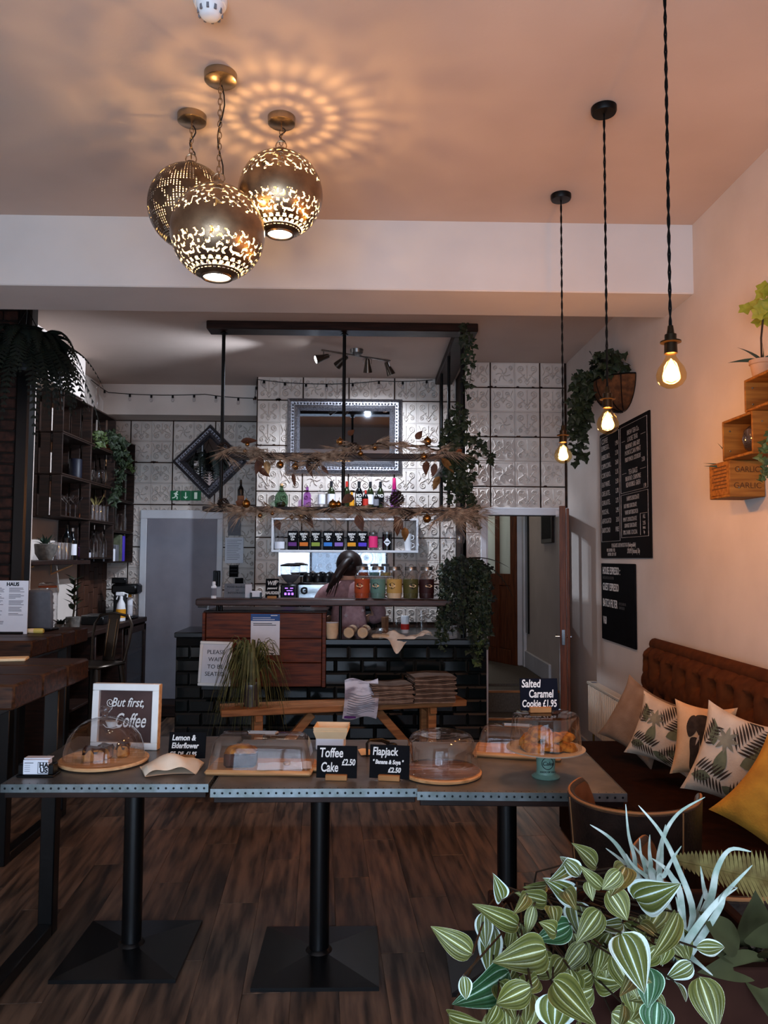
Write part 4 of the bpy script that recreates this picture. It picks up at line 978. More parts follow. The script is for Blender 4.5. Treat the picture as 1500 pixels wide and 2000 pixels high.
t = T('entry_phone', 'dark wall entry phone on the white door frame', 'entry phone', atY(424, 1130, YL - .045)); MB().cbox(-.035, .035, -.03, 0, -.08, .08, .006).build('body', 'black_plastic', t); MB().cbox(-.012, .012, -.05, -.03, -.07, .07, .006).build('handset', 'black_plastic', t)
# ================================================================ HANGING RACK OVER THE BAR
YH = 5.5
xl, xr = atY(403, 628, YH).x, atY(934, 628, YH).x
hr_ = T('hanging_rack', 'dark wooden ceiling frame with black poles and two hanging plank shelves', 'hanging rack', (0, YH, 0))
MB().cbox(xl, xr, 0, .16, ZB - .062, ZB, .006).build('front_beam', 'dark_wood', hr_)
MB().cbox(xr - .16, xr, .16, YC - YH - .02, ZB - .062, ZB, .006).build('side_beam', 'dark_wood', hr_)
zu, zl2 = atY(670, 890, YH).z, atY(670, 995, YH).z
xs0, xs1 = atY(430, 890, YH).x, atY(905, 890, YH).x
MB().cbox(atY(428, 890, YH).x, xs1 + .04, 0, .14, zu - .02, zu + .02, .004).build('upper_shelf', 'dark_wood', hr_)
MB().cbox(atY(395, 995, YH).x, xs1 + .04, 0, .14, zl2 - .018, zl2 + .018, .004).build('lower_shelf', 'dark_wood', hr_)
for z in (zu, zl2): MB().cbox(xs1 - .1, xs1 + .04, .14, 1.3, z - .018, z + .018, .004).build('return_shelf', 'dark_wood', hr_)
for u in (431, 671): x = atY(u, 800, YH).x; MB().cyl((x, .07, zl2 - .02), (x, .07, ZB - .06), .013).lathe([(.03, -.006), (.03, .0), (.014, .012)], 14, (x, .07, ZB - .075)).build('pole', 'black_metal', hr_)
for x, y in ((xs1, .07), (xs1 - .03, .7), (xs1 - .03, 1.3)): MB().cyl((x, y, zl2 - .02), (x, y, ZB - .06), .013).build('pole', 'black_metal', hr_)
MB().tube([(xs1 - .52, .03, zl2 - .03), (xs1 + .02, .03, zl2 - .03)], .005, 6).tube([(xs1 - .52, .1, zl2 - .03), (xs1 + .02, .1, zl2 - .03)], .005, 6).build('glass_rail', 'steel', hr_)
# hanging glasses
def wine_glass(label, u, v, s, kind=0):
    z = zl2 - .036; y = YH + .065; q = T('wine_glass', label, 'wine glass', (atY(u, v, y).x, y, z), 0, 'glasses hanging under the rack')
    if kind == 0: pr = [(.03, 0), (.03, -.003), (.005, -.012), (.005, -.05), (.012, -.09), (.026, -.16), (.034, -.195), (.034, -.22)]
    else: pr = [(.032, 0), (.032, -.003), (.004, -.012), (.004, -.08), (.02, -.095), (.04, -.13), (.044, -.16), (.036, -.2)]
    MB().olathe([(r * s, z_ * s) for r, z_ in pr], 22).build('glass', 'clear_glass', q)
for k, (u, kd, lb) in enumerate(((817, 0, 'flared glass hanging under the rack at the white mugs'), (840, 0, 'flared glass hanging under the rack below the lone gold bauble'), (864, 0, 'flared glass hanging under the rack beside the round wine glasses'), (880, 1, 'round wine glass hanging upside down beside the flared glasses'), (897, 1, 'round wine glass hanging furthest along the rack rail'))):
    wine_glass(lb, u, 1020, 1.0, kd)
o = T('wine_bottle', 'slim dark wine bottle standing alone at the diamond mirror end of the lower shelf', 'bottle', (atY(470, 980, YH + .08).x, YH + .08, zl2 + .019)); h, r = .2, .024
MB().lathe(WB(r, h), 18).build('glass', 'bottle_dark', o); MB().lathe([(r * 1.0, h * .15), (r * 1.04, h * .15), (r * 1.04, h * .4), (r, h * .4)], 18).build('label', 'kraft_brown', o)
# ------------------------------------------------ plants: shared builders
def frame(d, up=Vector((0, 0, 1))):
    d = d.normalized(); x = d.cross(up); x = x.normalized() if x.length > 1e-5 else d.orthogonal().normalized(); return d, x, x.cross(d)
def leaf_pts(mb, base, d, nrm, L, w, nu=4, nv=6, droop=.2, shape=.7, fold=.15, wav=0):
    d = d.normalized(); x = d.cross(nrm); x = x.normalized() if x.length > 1e-5 else d.orthogonal(); n = x.cross(d).normalized()
    def fn(a, b):
        ww = w * max(sin(pi * min(1, b ** shape * .985 + .012)), .02) * .5; s = (2 * a - 1)
        return base + d * (L * b) + x * (s * ww) + n * (-droop * L * b * b + fold * abs(s) * ww + wav * ww * sin(b * 9 + s * 2))
    mb.grid(fn, nu, nv)
def ivy_leaf(mb, c, d, n, s):
    d = d.normalized(); x = d.cross(n); x = x.normalized() if x.length > 1e-4 else d.orthogonal().normalized()
    P = [(0, 0), (.42, -.12), (.5, .3), (.3, .42), (0, 1), (-.3, .42), (-.5, .3), (-.42, -.12)]
    vs = [c + x * (a * s) + d * (b * s) for a, b in P]; vs.append(c + d * (.35 * s) + n.normalized() * (.12 * s))
    mb.add(vs, [(8, i, (i + 1) % 8) for i in range(8)])
def rv(a=1): return Vector((random.uniform(-a, a), random.uniform(-a, a), random.uniform(-a, a)))
def vine(parent, pts, n, s, spread, m='ivy', name='ivy_strand'):
    mb = MB(); pts = [Vector(p) for p in pts]; seg = len(pts) - 1
    fine = []
    for k in range(seg * 4 + 1):
        t = k / 4; i = min(int(t), seg - 1); f = t - i; fine.append(pts[i].lerp(pts[i + 1], f) + rv(spread * .2))
    mb.tube(fine, .0022, 4)
    for k in range(n):
        t = random.uniform(0, seg); i = min(int(t), seg - 1); c = pts[i].lerp(pts[i + 1], t - i) + rv(spread)
        d = Vector((random.uniform(-1, 1), random.uniform(-1, .6), random.uniform(-1.3, .3))); nn = Vector((random.uniform(-.5, .5), -1, random.uniform(-.2, .8)))
        ivy_leaf(mb, c, d, nn, s * random.uniform(.6, 1.2))
    o = mb.build(name, m, parent, smooth=0); o['kind'] = 'stuff'; return o
def frond(parent, base, d, L, droop, w, m, name='frond', n=26):
    mb = MB(); d, x, nrm = frame(d); pts = []
    for k in range(n + 1):
        t = k / n; pts.append(base + d * (L * t * (1 - .25 * droop * t)) + Vector((0, 0, -1)) * (droop * L * t * t))
    mb.tube(pts, [.003 * (1 - .8 * k / n) for k in range(n + 1)], 4)
    for k in range(2, n):
        t = k / n; tg = (pts[k + 1] - pts[k - 1]).normalized(); lw = w * sin(pi * min(1, t * .86 + .12)) ; sp = L / n * .7
        for s in (-1, 1):
            sd = (x * s + tg * .3 - Vector((0, 0, .25))).normalized()
            a = pts[k]; mb.add([a - tg * sp * .5, a + tg * sp * .9, a + sd * lw + tg * sp * .6, a + sd * lw * .9], [(0, 1, 2, 3)])
    return mb.build(name, m, parent, smooth=0)
# ------------------------------------------------ garlands
def garland(label, pts, baubles, leaves, cones, nneedle, seedv):
    random.seed(seedv); pts = [Vector(p) for p in pts]; seg = len(pts) - 1
    t = T('garland', label, 'garland', pts[0]); o = pts[0]
    def at(q): i = min(int(q), seg - 1); return pts[i].lerp(pts[i + 1], q - i)
    mb = MB()
    for k in range(nneedle // 22):
        c0 = at(random.uniform(0, seg)) + Vector((random.uniform(-.02, .02), random.uniform(-.05, .02), random.uniform(-.02, .03)))
        d0 = Vector((random.choice((-1, 1)) * random.uniform(.5, 1.2), random.uniform(-.6, .2), random.uniform(-.55, .4))).normalized(); LL = random.uniform(.08, .2)
        for j in range(22):
            c = c0 + d0 * random.uniform(0, LL * .6); d = (d0 + rv(.38)).normalized(); L_ = LL * random.uniform(.45, 1)
            x = d.orthogonal().normalized() * .0017; e = c + d * L_ + Vector((0, 0, -.25 * L_ * L_ / .1))
            mb.add([c - x - o, c + x - o, e - o], [(0, 1, 2)]); y = d.cross(x).normalized() * .0017; mb.add([c - y - o, c + y - o, e - o], [(0, 1, 2)])
    b = mb.build('dry_sprays', 'dry_spray', t, smooth=0); b['kind'] = 'stuff'
    MB().tube([at(seg * k / 30) - o + Vector((0, -.01, .012 * sin(k * 2))) for k in range(31)], .006, 5).build('twig', 'stem', t)
    for (u, v, r, *dy) in baubles:
        p = atY(u, v, YH - .06 + (dy[0] if dy else 0)) - o
        bb = MB().ball(p, r, 18, 12).build('bauble', 'gold_bauble', t); MB().cyl(p + Vector((0, 0, r * .95)), p + Vector((0, 0, r * 1.25)), r * .22, n=8).build('cap', 'brass', bb)
    for (u, v, du, dv, L_, w, m) in leaves:
        p = atY(u, v, YH - .06) - o; d = Vector((du, random.uniform(-.3, .1), -dv)); mb = MB(); leaf_pts(mb, p, d, Vector((random.uniform(-.5, .5), -1, .3)), L_, w, droop=.15); mb.build('leaf', m, t)
    for (u, v, L_) in cones:
        p = atY(u, v, YH - .05) - o; mb = MB()
        for k in range(8):
            for j in range(8): a = j * pi / 4 + k * .4; rr = .55 * L_ * sin(pi * (k + 1) / 9.5); mb.ball(p + Vector((rr * cos(a), rr * sin(a), -L_ / 2 + L_ * k / 7)), L_ * .13, 6, 4, 1, 1, .5)
        mb.build('pine_cone', 'cone', t)
Yg = YH - .03
garland('upper dry garland with gold baubles and leaves along the upper hanging shelf', [atY(430, 880, Yg), atY(520, 888, Yg), atY(600, 905, Yg), atY(660, 885, Yg), atY(740, 868, Yg), atY(820, 870, Yg), atY(875, 885, Yg)],
        [(483, 868, .016), (479, 881, .016), (547, 908, .027), (577, 911, .025), (664, 863, .027), (704, 886, .02), (732, 874, .022), (835, 862, .029), (828, 892, .026), (703, 876, .016)],
        [(500, 885, .5, .8, .12, .05, 'dry_leaf'), (510, 895, -.3, 1, .13, .06, 'dry_leaf'), (505, 915, .9, .6, .1, .05, 'dry_leaf'), (520, 900, .2, 1, .1, .05, 'gold_leaf'), (598, 905, .5, 1, .11, .035, 'dry_leaf'), (572, 925, .2, 1, .1, .03, 'dry_leaf'), (833, 900, -.1, 1, .11, .055, 'dry_leaf'), (862, 895, .9, .9, .14, .06, 'gold_leaf'), (858, 930, -.5, 1, .11, .055, 'gold_leaf'), (812, 858, .6, -.8, .08, .05, 'dry_leaf'), (680, 850, .4, -.4, .06, .05, 'dry_leaf'), (470, 862, .8, -.1, .12, .05, 'dry_leaf'), (850, 905, -.2, 1, .1, .05, 'dry_leaf'), (628, 910, .6, .7, .08, .03, 'dry_leaf')],
        [(437, 875, .07), (612, 905, .08), (690, 875, .07)], 1900, 21)
garland('lower dry garland with gold baubles and pine cones along the lower hanging shelf', [atY(425, 985, Yg), atY(500, 996, Yg), atY(580, 1000, Yg), atY(660, 995, Yg), atY(740, 998, Yg), atY(820, 1000, Yg), atY(905, 1000, Yg), atY(925, 1010, Yg)],
        [(481, 984, .03), (508, 1007, .018), (570, 1010, .018), (588, 1007, .024), (532, 1003, .014), (650, 985, .03), (661, 985, .022), (834, 1013, .03)],
        [(690, 968, -.5, .3, .1, .07, 'dry_leaf'), (698, 1005, .3, 1, .13, .07, 'dry_leaf'), (772, 1008, .5, .9, .12, .06, 'dry_leaf'), (775, 1020, .1, 1, .1, .05, 'dry_leaf'), (790, 1030, .1, 1, .1, .06, 'gold_leaf'), (460, 980, .8, .2, .1, .06, 'dry_leaf'), (540, 1015, .3, 1, .08, .05, 'dry_leaf'), (600, 1010, .5, .9, .09, .04, 'dry_leaf')],
        [(436, 984, .07), (775, 976, .09), (795, 1005, .08), (600, 1012, .06)], 2600, 22)
random.seed(5)
# needle fan at the right end
fn = MB(); c0 = atY(890, 1003, YH - .06)
for k in range(150):
    a = random.uniform(-.5, 1.0); d = Vector((cos(a), random.uniform(-.5, .3), -sin(a))); e = d * random.uniform(.14, .3); b0 = Vector((random.uniform(-.06, .05), random.uniform(-.03, .03), random.uniform(-.03, .02)))
    x = d.orthogonal().normalized() * .002; fn.add([b0 - x, b0 + x, b0 + e], [(0, 1, 2)])
o = fn.build('dried_grass', 'dry_spray', None, c0, smooth=0); tag(o, 'fan of dried golden grass tied at the end of the lower shelf', 'dried grass'); o['kind'] = 'stuff'
# ivy on the rack corner
iv = T('ivy_plant', 'dark ivy climbing the corner pole of the hanging rack', 'ivy', (xs1, YH + .07, zl2 + .02))
o = Vector((xs1, YH + .07, zl2 + .02))
def V(u, v, y=YH + .0): return atY(u, v, y) - o
MB().lathe([(.001, 0), (.05, 0), (.065, .09), (.068, .1), (.001, .095)], 18, V(885, 905, YH + .07)).build('pot', 'terracotta', iv)
for pts, n, sp in (([V(912, 622), V(905, 660), V(912, 700), V(905, 745), V(915, 780)], 46, .022), ([V(900, 790), V(890, 830), V(875, 860), V(880, 900), V(875, 930)], 150, .06), ([V(895, 800), V(920, 860), V(925, 900), V(905, 940), V(915, 990)], 130, .055), ([V(885, 835), V(935, 860), V(955, 890), V(962, 900)], 34, .018), ([V(905, 900), V(915, 960), V(925, 1000), V(928, 1030)], 60, .03), ([V(880, 850), V(890, 900), V(885, 940), V(890, 970)], 130, .06), ([V(915, 760), V(925, 700), V(918, 650)], 20, .015)):
    vine(iv, pts, n, .045, sp, 'ivy')
# big trailing basket beside the bar end
bp = T('hanging_plant', 'large dark trailing plant pot on the bar end in front of the doorway', 'plant', (atY(905, 1175, YB + .1).x, YB + .1, 1.24)); o = Vector(bp.location)
def V(u, v, y=YB - .06): return atY(u, v, y) - o
MB().lathe([(.001, 0), (.07, 0), (.1, .13), (.105, .14), (.001, .135)], 20).build('pot', 'black_plastic', bp)
MB().cyl((0, .0, -.3), (0, .0, 0), .02).build('stand_post', 'black_metal', bp)
for k in range(46):
    u = random.uniform(858, 958); v0 = 1085 + abs(u - 905) * .35 + random.uniform(0, 20); ln = random.uniform(60, 130) + (70 if u > 915 else 25) * random.random()
    y = YB + random.uniform(-.14, .1); vine(bp, [V(905 + (u - 905) * .4, v0 + 10, y + .05), V(u, v0, y), V(u + random.uniform(-6, 6), v0 + ln * .5, y - .03), V(u + random.uniform(-8, 8), v0 + ln, y - .02)], 46, .034, .026, random.choice(('ivy', 'ivy', 'fern_dark')), 'trailing_strand')
for pts in ([V(860, 1180), V(855, 1215), V(858, 1240), V(862, 1270)], [V(935, 1200), V(940, 1240), V(935, 1280), V(930, 1300)], [V(925, 1220), V(930, 1265), V(940, 1300)], [V(868, 1190), V(872, 1230), V(868, 1255)], [V(945, 1180), V(948, 1215), V(945, 1260)]): vine(bp, pts, 34, .036, .022, 'ivy_light' if random.random() < .25 else 'ivy', 'trailing_strand')
for k in range(9):
    a = random.uniform(-.9, 1.0); frond(bp, Vector((.01, -.03, .16)), Vector((sin(a), -.4, .75)), random.uniform(.2, .32), .8, .03, 'olive_leaf' if k % 2 else 'fern_dark')
frond(bp, V(915, 1090), Vector((1, -.2, .15)), .34, .35, .03, 'fern_dark'); frond(bp, V(930, 1100), Vector((.8, -.4, .0)), .36, .75, .03, 'fern_dark')
# ================================================================ BENCH AND WHAT STANDS ON IT
pa, pb = atZ(432, 1388, .535), atZ(912, 1367, .535); dv = pb - pa; rz = math.atan2(dv.y, dv.x); bl = dv.length
bn = T('bench', 'long low wooden trestle bench in front of the bar', 'bench', (pa.x, pa.y, 0), rz)
for k in range(2): MB().cbox(0, bl, .0 + k * .13, .125 + k * .13, .49, .535, .005).build('seat_board', 'bench_wood', bn)
for x, s in ((.25, 1), (bl - .25, -1)):
    for y in (.03, .2): MB().cbox(x - .03, x + .03, y, y + .05, 0, .49, .004).build('leg', 'bench_wood', bn)
    MB().cbox(x - .025, x + .025, 0, .25, .445, .49, .004).build('cross_rail', 'bench_wood', bn)
    M = Matrix.Translation((x + s * .2, .14, .26)) @ Matrix.Rotation(s * R(42), 4, 'Y'); MB().cbox(-.03, .03, -.02, .02, -.27, .27, .004, M).build('brace', 'bench_wood', bn)
def onb(t, dy=.13): q = Vector((pa.x, pa.y, .5355)) + dv.normalized() * t; n = Vector((-dv.y, dv.x, 0)).normalized(); return q + n * dy
def bt(u): return (atY(u, 1370, (pa.y + pb.y) / 2).x - pa.x) / dv.normalized().x
def stack(label, u, w, n, m1, m2, d=.24, rz2=0):
    t = T('paper_stack', label, 'paper stack', onb(bt(u), .08), rz + rz2)
    for k in range(n):
        z = k * .0105; sx = random.uniform(-.012, .012)
        def fn(a, b, z=z, sx=sx): return ((a - .5) * w + sx, (b - .5) * d - .02, z + .004 * sin(a * pi * 2 + z * 60) * (.5 + z * 3))
        mb = MB().grid(fn, 8, 3); n0 = len(mb.v); mb.grid(lambda a, b: tuple(Vector(fn(a, b)) + Vector((0, 0, .008))), 8, 3)
        rim = [i for i in range(9)]; mb.f += [(i, i + 1, n0 + i + 1, n0 + i) for i in range(8)]
        for j in range(3):
            a, b = j * 9, (j + 1) * 9; mb.f += [(a, b, n0 + b, n0 + a), (a + 8, b + 8, n0 + b + 8, n0 + a + 8)]
        mb.build('folded_paper', m1 if k % 3 else m2, t, smooth=0)
    return t
mat('sack', '#715a4b', .85, c2='#8d7666', scale=20); mat('sack2', '#46342a', .85, c2='#5a463a', scale=20)
stack('lower stack of brown paper sacks in the middle of the bench', 765, .29, 13, 'sack', 'sack2')
stack('taller stack of brown paper sacks at the right end of the bench', 850, .3, 18, 'sack2', 'sack', .26, R(-4))
t = T('newspaper', 'glossy newspaper page hanging over the bench edge', 'newspaper', onb(bt(708), .0), rz - R(3))
mat('newsprint', '#b9b6c0', .3, c2='#77727e', scale=7, stretch=(1, 1, 3), lo=.45, hi=.6)
def nf(a, b):
    x = (a - .5) * .235 + (.02 * b); z = .16 - .245 * b + .012 * sin(a * 7 + b * 3); y = -.02 + .1 * (1 - b) ** 2 - .03 * sin(b * pi) + .012 * sin(a * 5)
    return (x - .05 * b, y - .02, z)
MB().grid(nf, 12, 14).build('page', 'newsprint', t); mb = MB()
for k in range(9):
    b0 = .35 + k * .06; n0 = 10; mb.add([tuple(Vector(nf(.1 + .8 * i / n0, bb)) + Vector((0, -.004, 0))) for bb in (b0, b0 + .018) for i in range(n0 + 1)], [(i, i + 1, n0 + 2 + i, n0 + 1 + i) for i in range(n0)])
mb.build('print_lines', 'ink_grey', t, smooth=0); mb = MB(); mb.add([tuple(Vector(nf(q, s)) + Vector((0, -.003, 0))) for q, s in ((.05, .92), (.4, .92), (.4, .98), (.05, .98))], [(0, 1, 2, 3)]); mb.build('purple_print', 'tea_purple', t, smooth=0)
# spider plant
sp_ = T('spider_plant', 'arching striped spider plant in a pale pot on the bench', 'plant', onb(bt(500), .12))
MB().lathe([(.001, 0), (.05, 0), (.058, .12), (.062, .13), (.062, .15), (.001, .14)], 22).build('pot', 'steel', sp_)
mb = MB()
for k in range(150):
    a = random.uniform(0, 2 * pi); out = random.uniform(.1, .33) * (1 if abs(cos(a)) > .4 else .7); up = random.uniform(.12, .34); n = 9; pts = []
    for j in range(n + 1):
        t_ = j / n; pts.append(Vector((cos(a) * out * t_, sin(a) * out * .55 * t_, .14 + up * sin(min(1, t_ * 1.25) * pi * .62) * 1.15 - max(0, t_ - .35) ** 1.6 * random.uniform(.75, 1.0) * (1.1 if k % 3 else .6))))
    w = random.uniform(.006, .0105); x = Vector((-sin(a), cos(a), 0)); vs = []
    for j, p in enumerate(pts): ww = w * (1 - (j / n) ** 2 * .95); vs += [p - x * ww, p + Vector((0, 0, -.003)), p + x * ww]
    mb.add(vs, [f for j in range(n) for f in ((3 * j, 3 * j + 1, 3 * j + 4, 3 * j + 3), (3 * j + 1, 3 * j + 2, 3 * j + 5, 3 * j + 4))])
b = mb.build('leaf_blades', 'spider_leaf', sp_, smooth=0); b['kind'] = 'stuff'
# ================================================================ LEFT: CRATE SHELVES AND BREW COUNTER
XO = -2.385; XBk = XL + .006
CW_, cdep = .632, XO - XBk
def crate(label, y0, z0, h, L_=CW_):
    t = T('wooden_crate', label, 'crate', (XBk, y0, z0), 0, 'apple crates stacked as wall shelves'); th = .014; d = cdep
    n = 3; sw = (d - .04) / n                      # vertical slats on both end faces
    for y in (0, L_ - th):
        for k in range(n): MB().cbox(.004 + k * (sw + .018), .004 + k * (sw + .018) + sw, y, y + th, .001, h - .001, .002).build('end_slat', 'crate_wood', t)
    for z in (0, h - .012): MB().cbox(0, d, th, L_ - th, z, z + .012, .002).build('board', 'crate_wood', t)
    for k in range(4): y = th + .02 + k * ((L_ - 2 * th - .02) / 4); MB().cbox(0, .006, y, y + (L_ - 2 * th - .02) / 4 - .075, .001, h - .001, .002).build('back_slat', 'crate_wood', t)
    return t
ys = [6.03, 6.03 + CW_, 6.03 + 2 * CW_]; H = .332
for c in range(2):
    for r in range(3 if c == 0 else 4):
        lab = 'apple crate in the %s column, %s' % (('nearest', 'middle')[c], ('topmost of its stack', 'second from the top', 'third from the top holding glasses', 'lowest, holding bottles')[r])
        crate(lab, ys[c], 2.857 - (r + 1) * H, H - .003)
for r in range(4): crate('apple crate in the far column against the tin wall, ' + ('topmost', 'second down', 'third down', 'lowest, holding books')[r], ys[2], 2.70 - (r + 1) * .302, .299, YL - .02 - ys[2])
cz = lambda c, r: (2.857 - (r + 1) * H if c < 2 else 2.70 - (r + 1) * .302) + .0125
def inc(u, r, c, dx=.06): y = atX(u, 900, XO - dx).y; return Vector((XO - dx, y, cz(c, r)))
def simple(name, label, cat, loc, prof, m, n=20, group=None, shell=False):
    o = (MB().olathe(prof, n) if shell else MB().lathe(prof, n)).build(name, m, None, loc); tag(o, label, cat, group); return o
q = simple('swing_top_bottle', 'clear swing-top bottle standing on top of the crates', 'bottle', Vector((XO - .08, 7.0, 2.858)), [(.001, 0), (.05, 0), (.052, .11), (.03, .15), (.016, .18), (.016, .24), (.02, .245)], 'clear_glass')
for u, l in ((148, 'navy candle tin in the second crate, standing nearest'), (160, 'navy candle tin in the second crate, standing behind its twin')): simple('candle_tin', l, 'tin', inc(u, 1, 0, .1), [(.001, 0), (.052, 0), (.052, .17), (.048, .175), (.001, .17)], 'bottle_dark', group='navy candle tins'); mat('navy', '#0d0f1c', .5); D['candle_tin'].data.materials[0] = M_['navy']
D['candle_tin.001'].data.materials[0] = M_['navy']
simple('glass_globe', 'clear round glass terrarium globe in the middle crate column', 'glass globe', inc(194, 1, 1, .1), [(.001, .001), (.03, .003), (.07, .04), (.08, .09), (.07, .14), (.03, .17), (.01, .176), (.001, .18)], 'clear_glass')
for k, u in enumerate((132, 140, 150)):
    q = T('coupe_glass', ('coupe glass in the lowest near crate, closest to the slatted end', 'coupe glass in the lowest near crate, middle one', 'coupe glass in the lowest near crate beside the copper bowl')[k], 'glass', inc(u, 2, 0, .05 + .05 * (k % 2)), 0, 'coupe glasses in the crate')
    MB().olathe([(.035, 0), (.005, .006), (.005, .11), (.02, .125), (.055, .16), (.058, .175)], 20).build('glass', 'clear_glass', q)
simple('copper_bowl', 'small copper bowl among the coupe glasses', 'bowl', inc(147, 2, 0, .16), [(.001, 0), (.04, 0), (.07, .05), (.066, .05), (.03, .01)], 'terracotta')
for k, u in enumerate((184, 191, 198, 205)): simple('beer_mug', ('faceted glass tankard in the middle lower crate, nearest', 'second faceted tankard in the middle lower crate', 'third faceted tankard in the middle lower crate', 'last faceted tankard in the middle lower crate')[k], 'glass', inc(u, 2, 1, .05), [(.001, 0), (.045, 0), (.042, .06), (.046, .14), (.042, .14), (.04, .01)], 'clear_glass', 10, 'glass tankards', True)
q = T('air_plant', 'spiky grey air plant behind the glass tankards', 'plant', inc(190, 2, 1, .13)); mb = MB()
for k in range(16): a = random.uniform(0, 6.28); mb.tube([(0, 0, .1), (.03 * cos(a), .03 * sin(a), .17), (.07 * cos(a), .07 * sin(a), .2 + random.uniform(0, .05))], [.004, .003, .0005], 4)
mb.build('leaves', 'dry_fern', q); MB().lathe([(.001, 0), (.03, 0), (.035, .1), (.001, .1)], 14).build('pot', 'pot_grey', q)
simple('preserve_jar', 'clear jar with orange contents in the far crate', 'jar', inc(240, 2, 2, .07), [(.001, 0), (.05, 0), (.05, .13), (.04, .15), (.04, .17), (.001, .17)], 'clear_glass')
simple('label_jar', 'small jar with a pale blue label in the far crate', 'jar', inc(257, 1, 2, .07), [(.001, 0), (.045, 0), (.045, .1), (.04, .12), (.001, .12)], 'paper')
o = MB().cbox(-.01, .01, -.14, .14, 0, .38, .003).build('chopping_board', 'board_wood', None, (XO - .1, 7.42, cz(2, 1) + .0), (0, R(-7), 0)); tag(o, 'orange wooden board leaning in the far crate under the ivy', 'wooden board')
iv2 = T('ivy_plant', 'ivy in a terracotta pot spilling down over the crate shelves', 'ivy', inc(206, 0, 1, .08)); o = Vector(iv2.location)
MB().lathe([(.001, 0), (.05, 0), (.065, .09), (.07, .1), (.001, .095)], 18).build('pot', 'terracotta', iv2)
def V(u, v, dx=.0): return atX(u, v, XO + dx) - o
for pts, n, sp in (([V(205, 860, -.05), V(195, 850), V(190, 870)], 50, .05), ([V(210, 850), V(228, 850, .03), V(240, 880, .04), V(250, 900, .04)], 90, .05), ([V(215, 860), V(238, 900, .05), V(232, 940, .05), V(222, 970, .04)], 90, .035), ([V(225, 860), V(250, 890, .05), V(256, 915, .04)], 50, .025), ([V(210, 855), V(225, 870, .03), V(240, 930, .05), V(235, 960, .04), V(218, 980, .03)], 60, .025)): vine(iv2, pts, n, .05, sp, 'ivy' if n > 55 else 'ivy_light')
# lower row: shelf with bottles
sh = MB().cbox(XBk, XO + .02, 5.5, 6.66, 1.485, 1.52, .004).build('wall_shelf', 'dark_wood'); tag(sh, 'dark wooden plank shelf under the crates with an aloe pot', 'shelf')
for y in (5.75, 6.5): MB().tube([(XBk + .02, y, 1.48), (XBk + .02, y, 1.4), (XBk + .2, y, 1.48)], .008, 6).build('bracket', 'pale_wood', sh)
def onw(u, dx=.1): return Vector((XO - dx, atX(u, 1100, XO - dx).y, 1.5205))
q = T('aloe_pot', 'small spiky aloe in a rough grey pot on the plank shelf', 'plant', onw(88, .08))
MB().lathe([(.001, 0), (.045, 0), (.075, .05), (.082, .12), (.078, .125), (.001, .115)], 22).build('pot', 'pot_grey', q)
for k in range(13):
    a = k * 2.4; mb = MB(); leaf_pts(mb, Vector((0, 0, .11)), Vector((cos(a), sin(a), .5 + .5 * (k % 3))), Vector((0, 0, 1)), .12, .028, 2, 5, .15, .45); mb.build('leaf', 'aloe', q)
for k, u in enumerate((104, 110, 116, 122, 130)): simple('tall_glass', ('tall ribbed glass beside the aloe pot', 'second ribbed glass from the aloe pot', 'third ribbed glass from the aloe pot', 'fourth ribbed glass from the aloe pot', 'ribbed glass in front of the dark bottles')[k], 'glass', onw(u, .05 + .05 * (k % 2)), [(.001, .002), (.032, .002), (.038, .14), (.036, .14), (.03, .006)], 'clear_glass', 12, 'tall glasses on the plank shelf', True)
for u, h, r, m, cap, lab, l in ((129, .3, .04, 'bottle_dark', None, None, 'tall black wine bottle on the plank shelf'), (140, .27, .036, 'bottle_dark', 'steel', 'paper', 'black bottle with a white label on the plank shelf'), (149, .23, .034, 'purple_glass', 'ink', None, 'purple liqueur bottle on the plank shelf'), (160, .21, .036, 'clear_glass', 'red_print', 'paper', 'clear bottle with a red cap and white label'), (170, .13, .03, 'bottle_dark', 'red_print', 'paper', 'short dark bottle at the end of the plank shelf')):
    q = T('spirit_bottle', l, 'bottle', onw(u, .12)); MB().lathe(WB(r, h), 18).build('glass', m, q)
    if cap: MB().lathe([(.001, h * 1.0), (r * .42, h * 1.005), (r * .42, h * .9), (r * .3, h * .9)], 12).build('cap', cap, q)
    if lab: MB().lathe([(r, h * .15), (r * 1.03, h * .15), (r * 1.03, h * .5), (r, h * .5)], 18).build('label', lab, q)
for k, u in enumerate((187, 195, 206)): simple('water_bottle', ('clear stoppered bottle in the lowest middle crate, nearest', 'clear stoppered bottle in the lowest middle crate, second', 'clear stoppered bottle in the lowest middle crate, last')[k], 'bottle', inc(u, 3, 1, .07), [(.001, .002), (.036, .002), (.036, .14), (.015, .19), (.015, .23), (.018, .235), (.001, .24)], 'clear_glass', 16, 'clear bottles in the lowest crate')
for k, (y, m, w, h) in enumerate(((7.36, 'paper', .08, .12), (7.47, 'grey_plastic', .07, .16), (7.58, 'print_green', .05, .26), (7.66, 'tea_violet', .06, .25))):
    o = MB().cbox(-.09, .09, -w / 2, w / 2, 0, h, .004).build('book', m, None, (XO - .1, y, cz(2, 3))); tag(o, ('white boxed packet in the lowest far crate', 'grey carton in the lowest far crate', 'green spined book in the lowest far crate', 'violet spined book in the lowest far crate')[k], 'book' if k > 1 else 'packet')
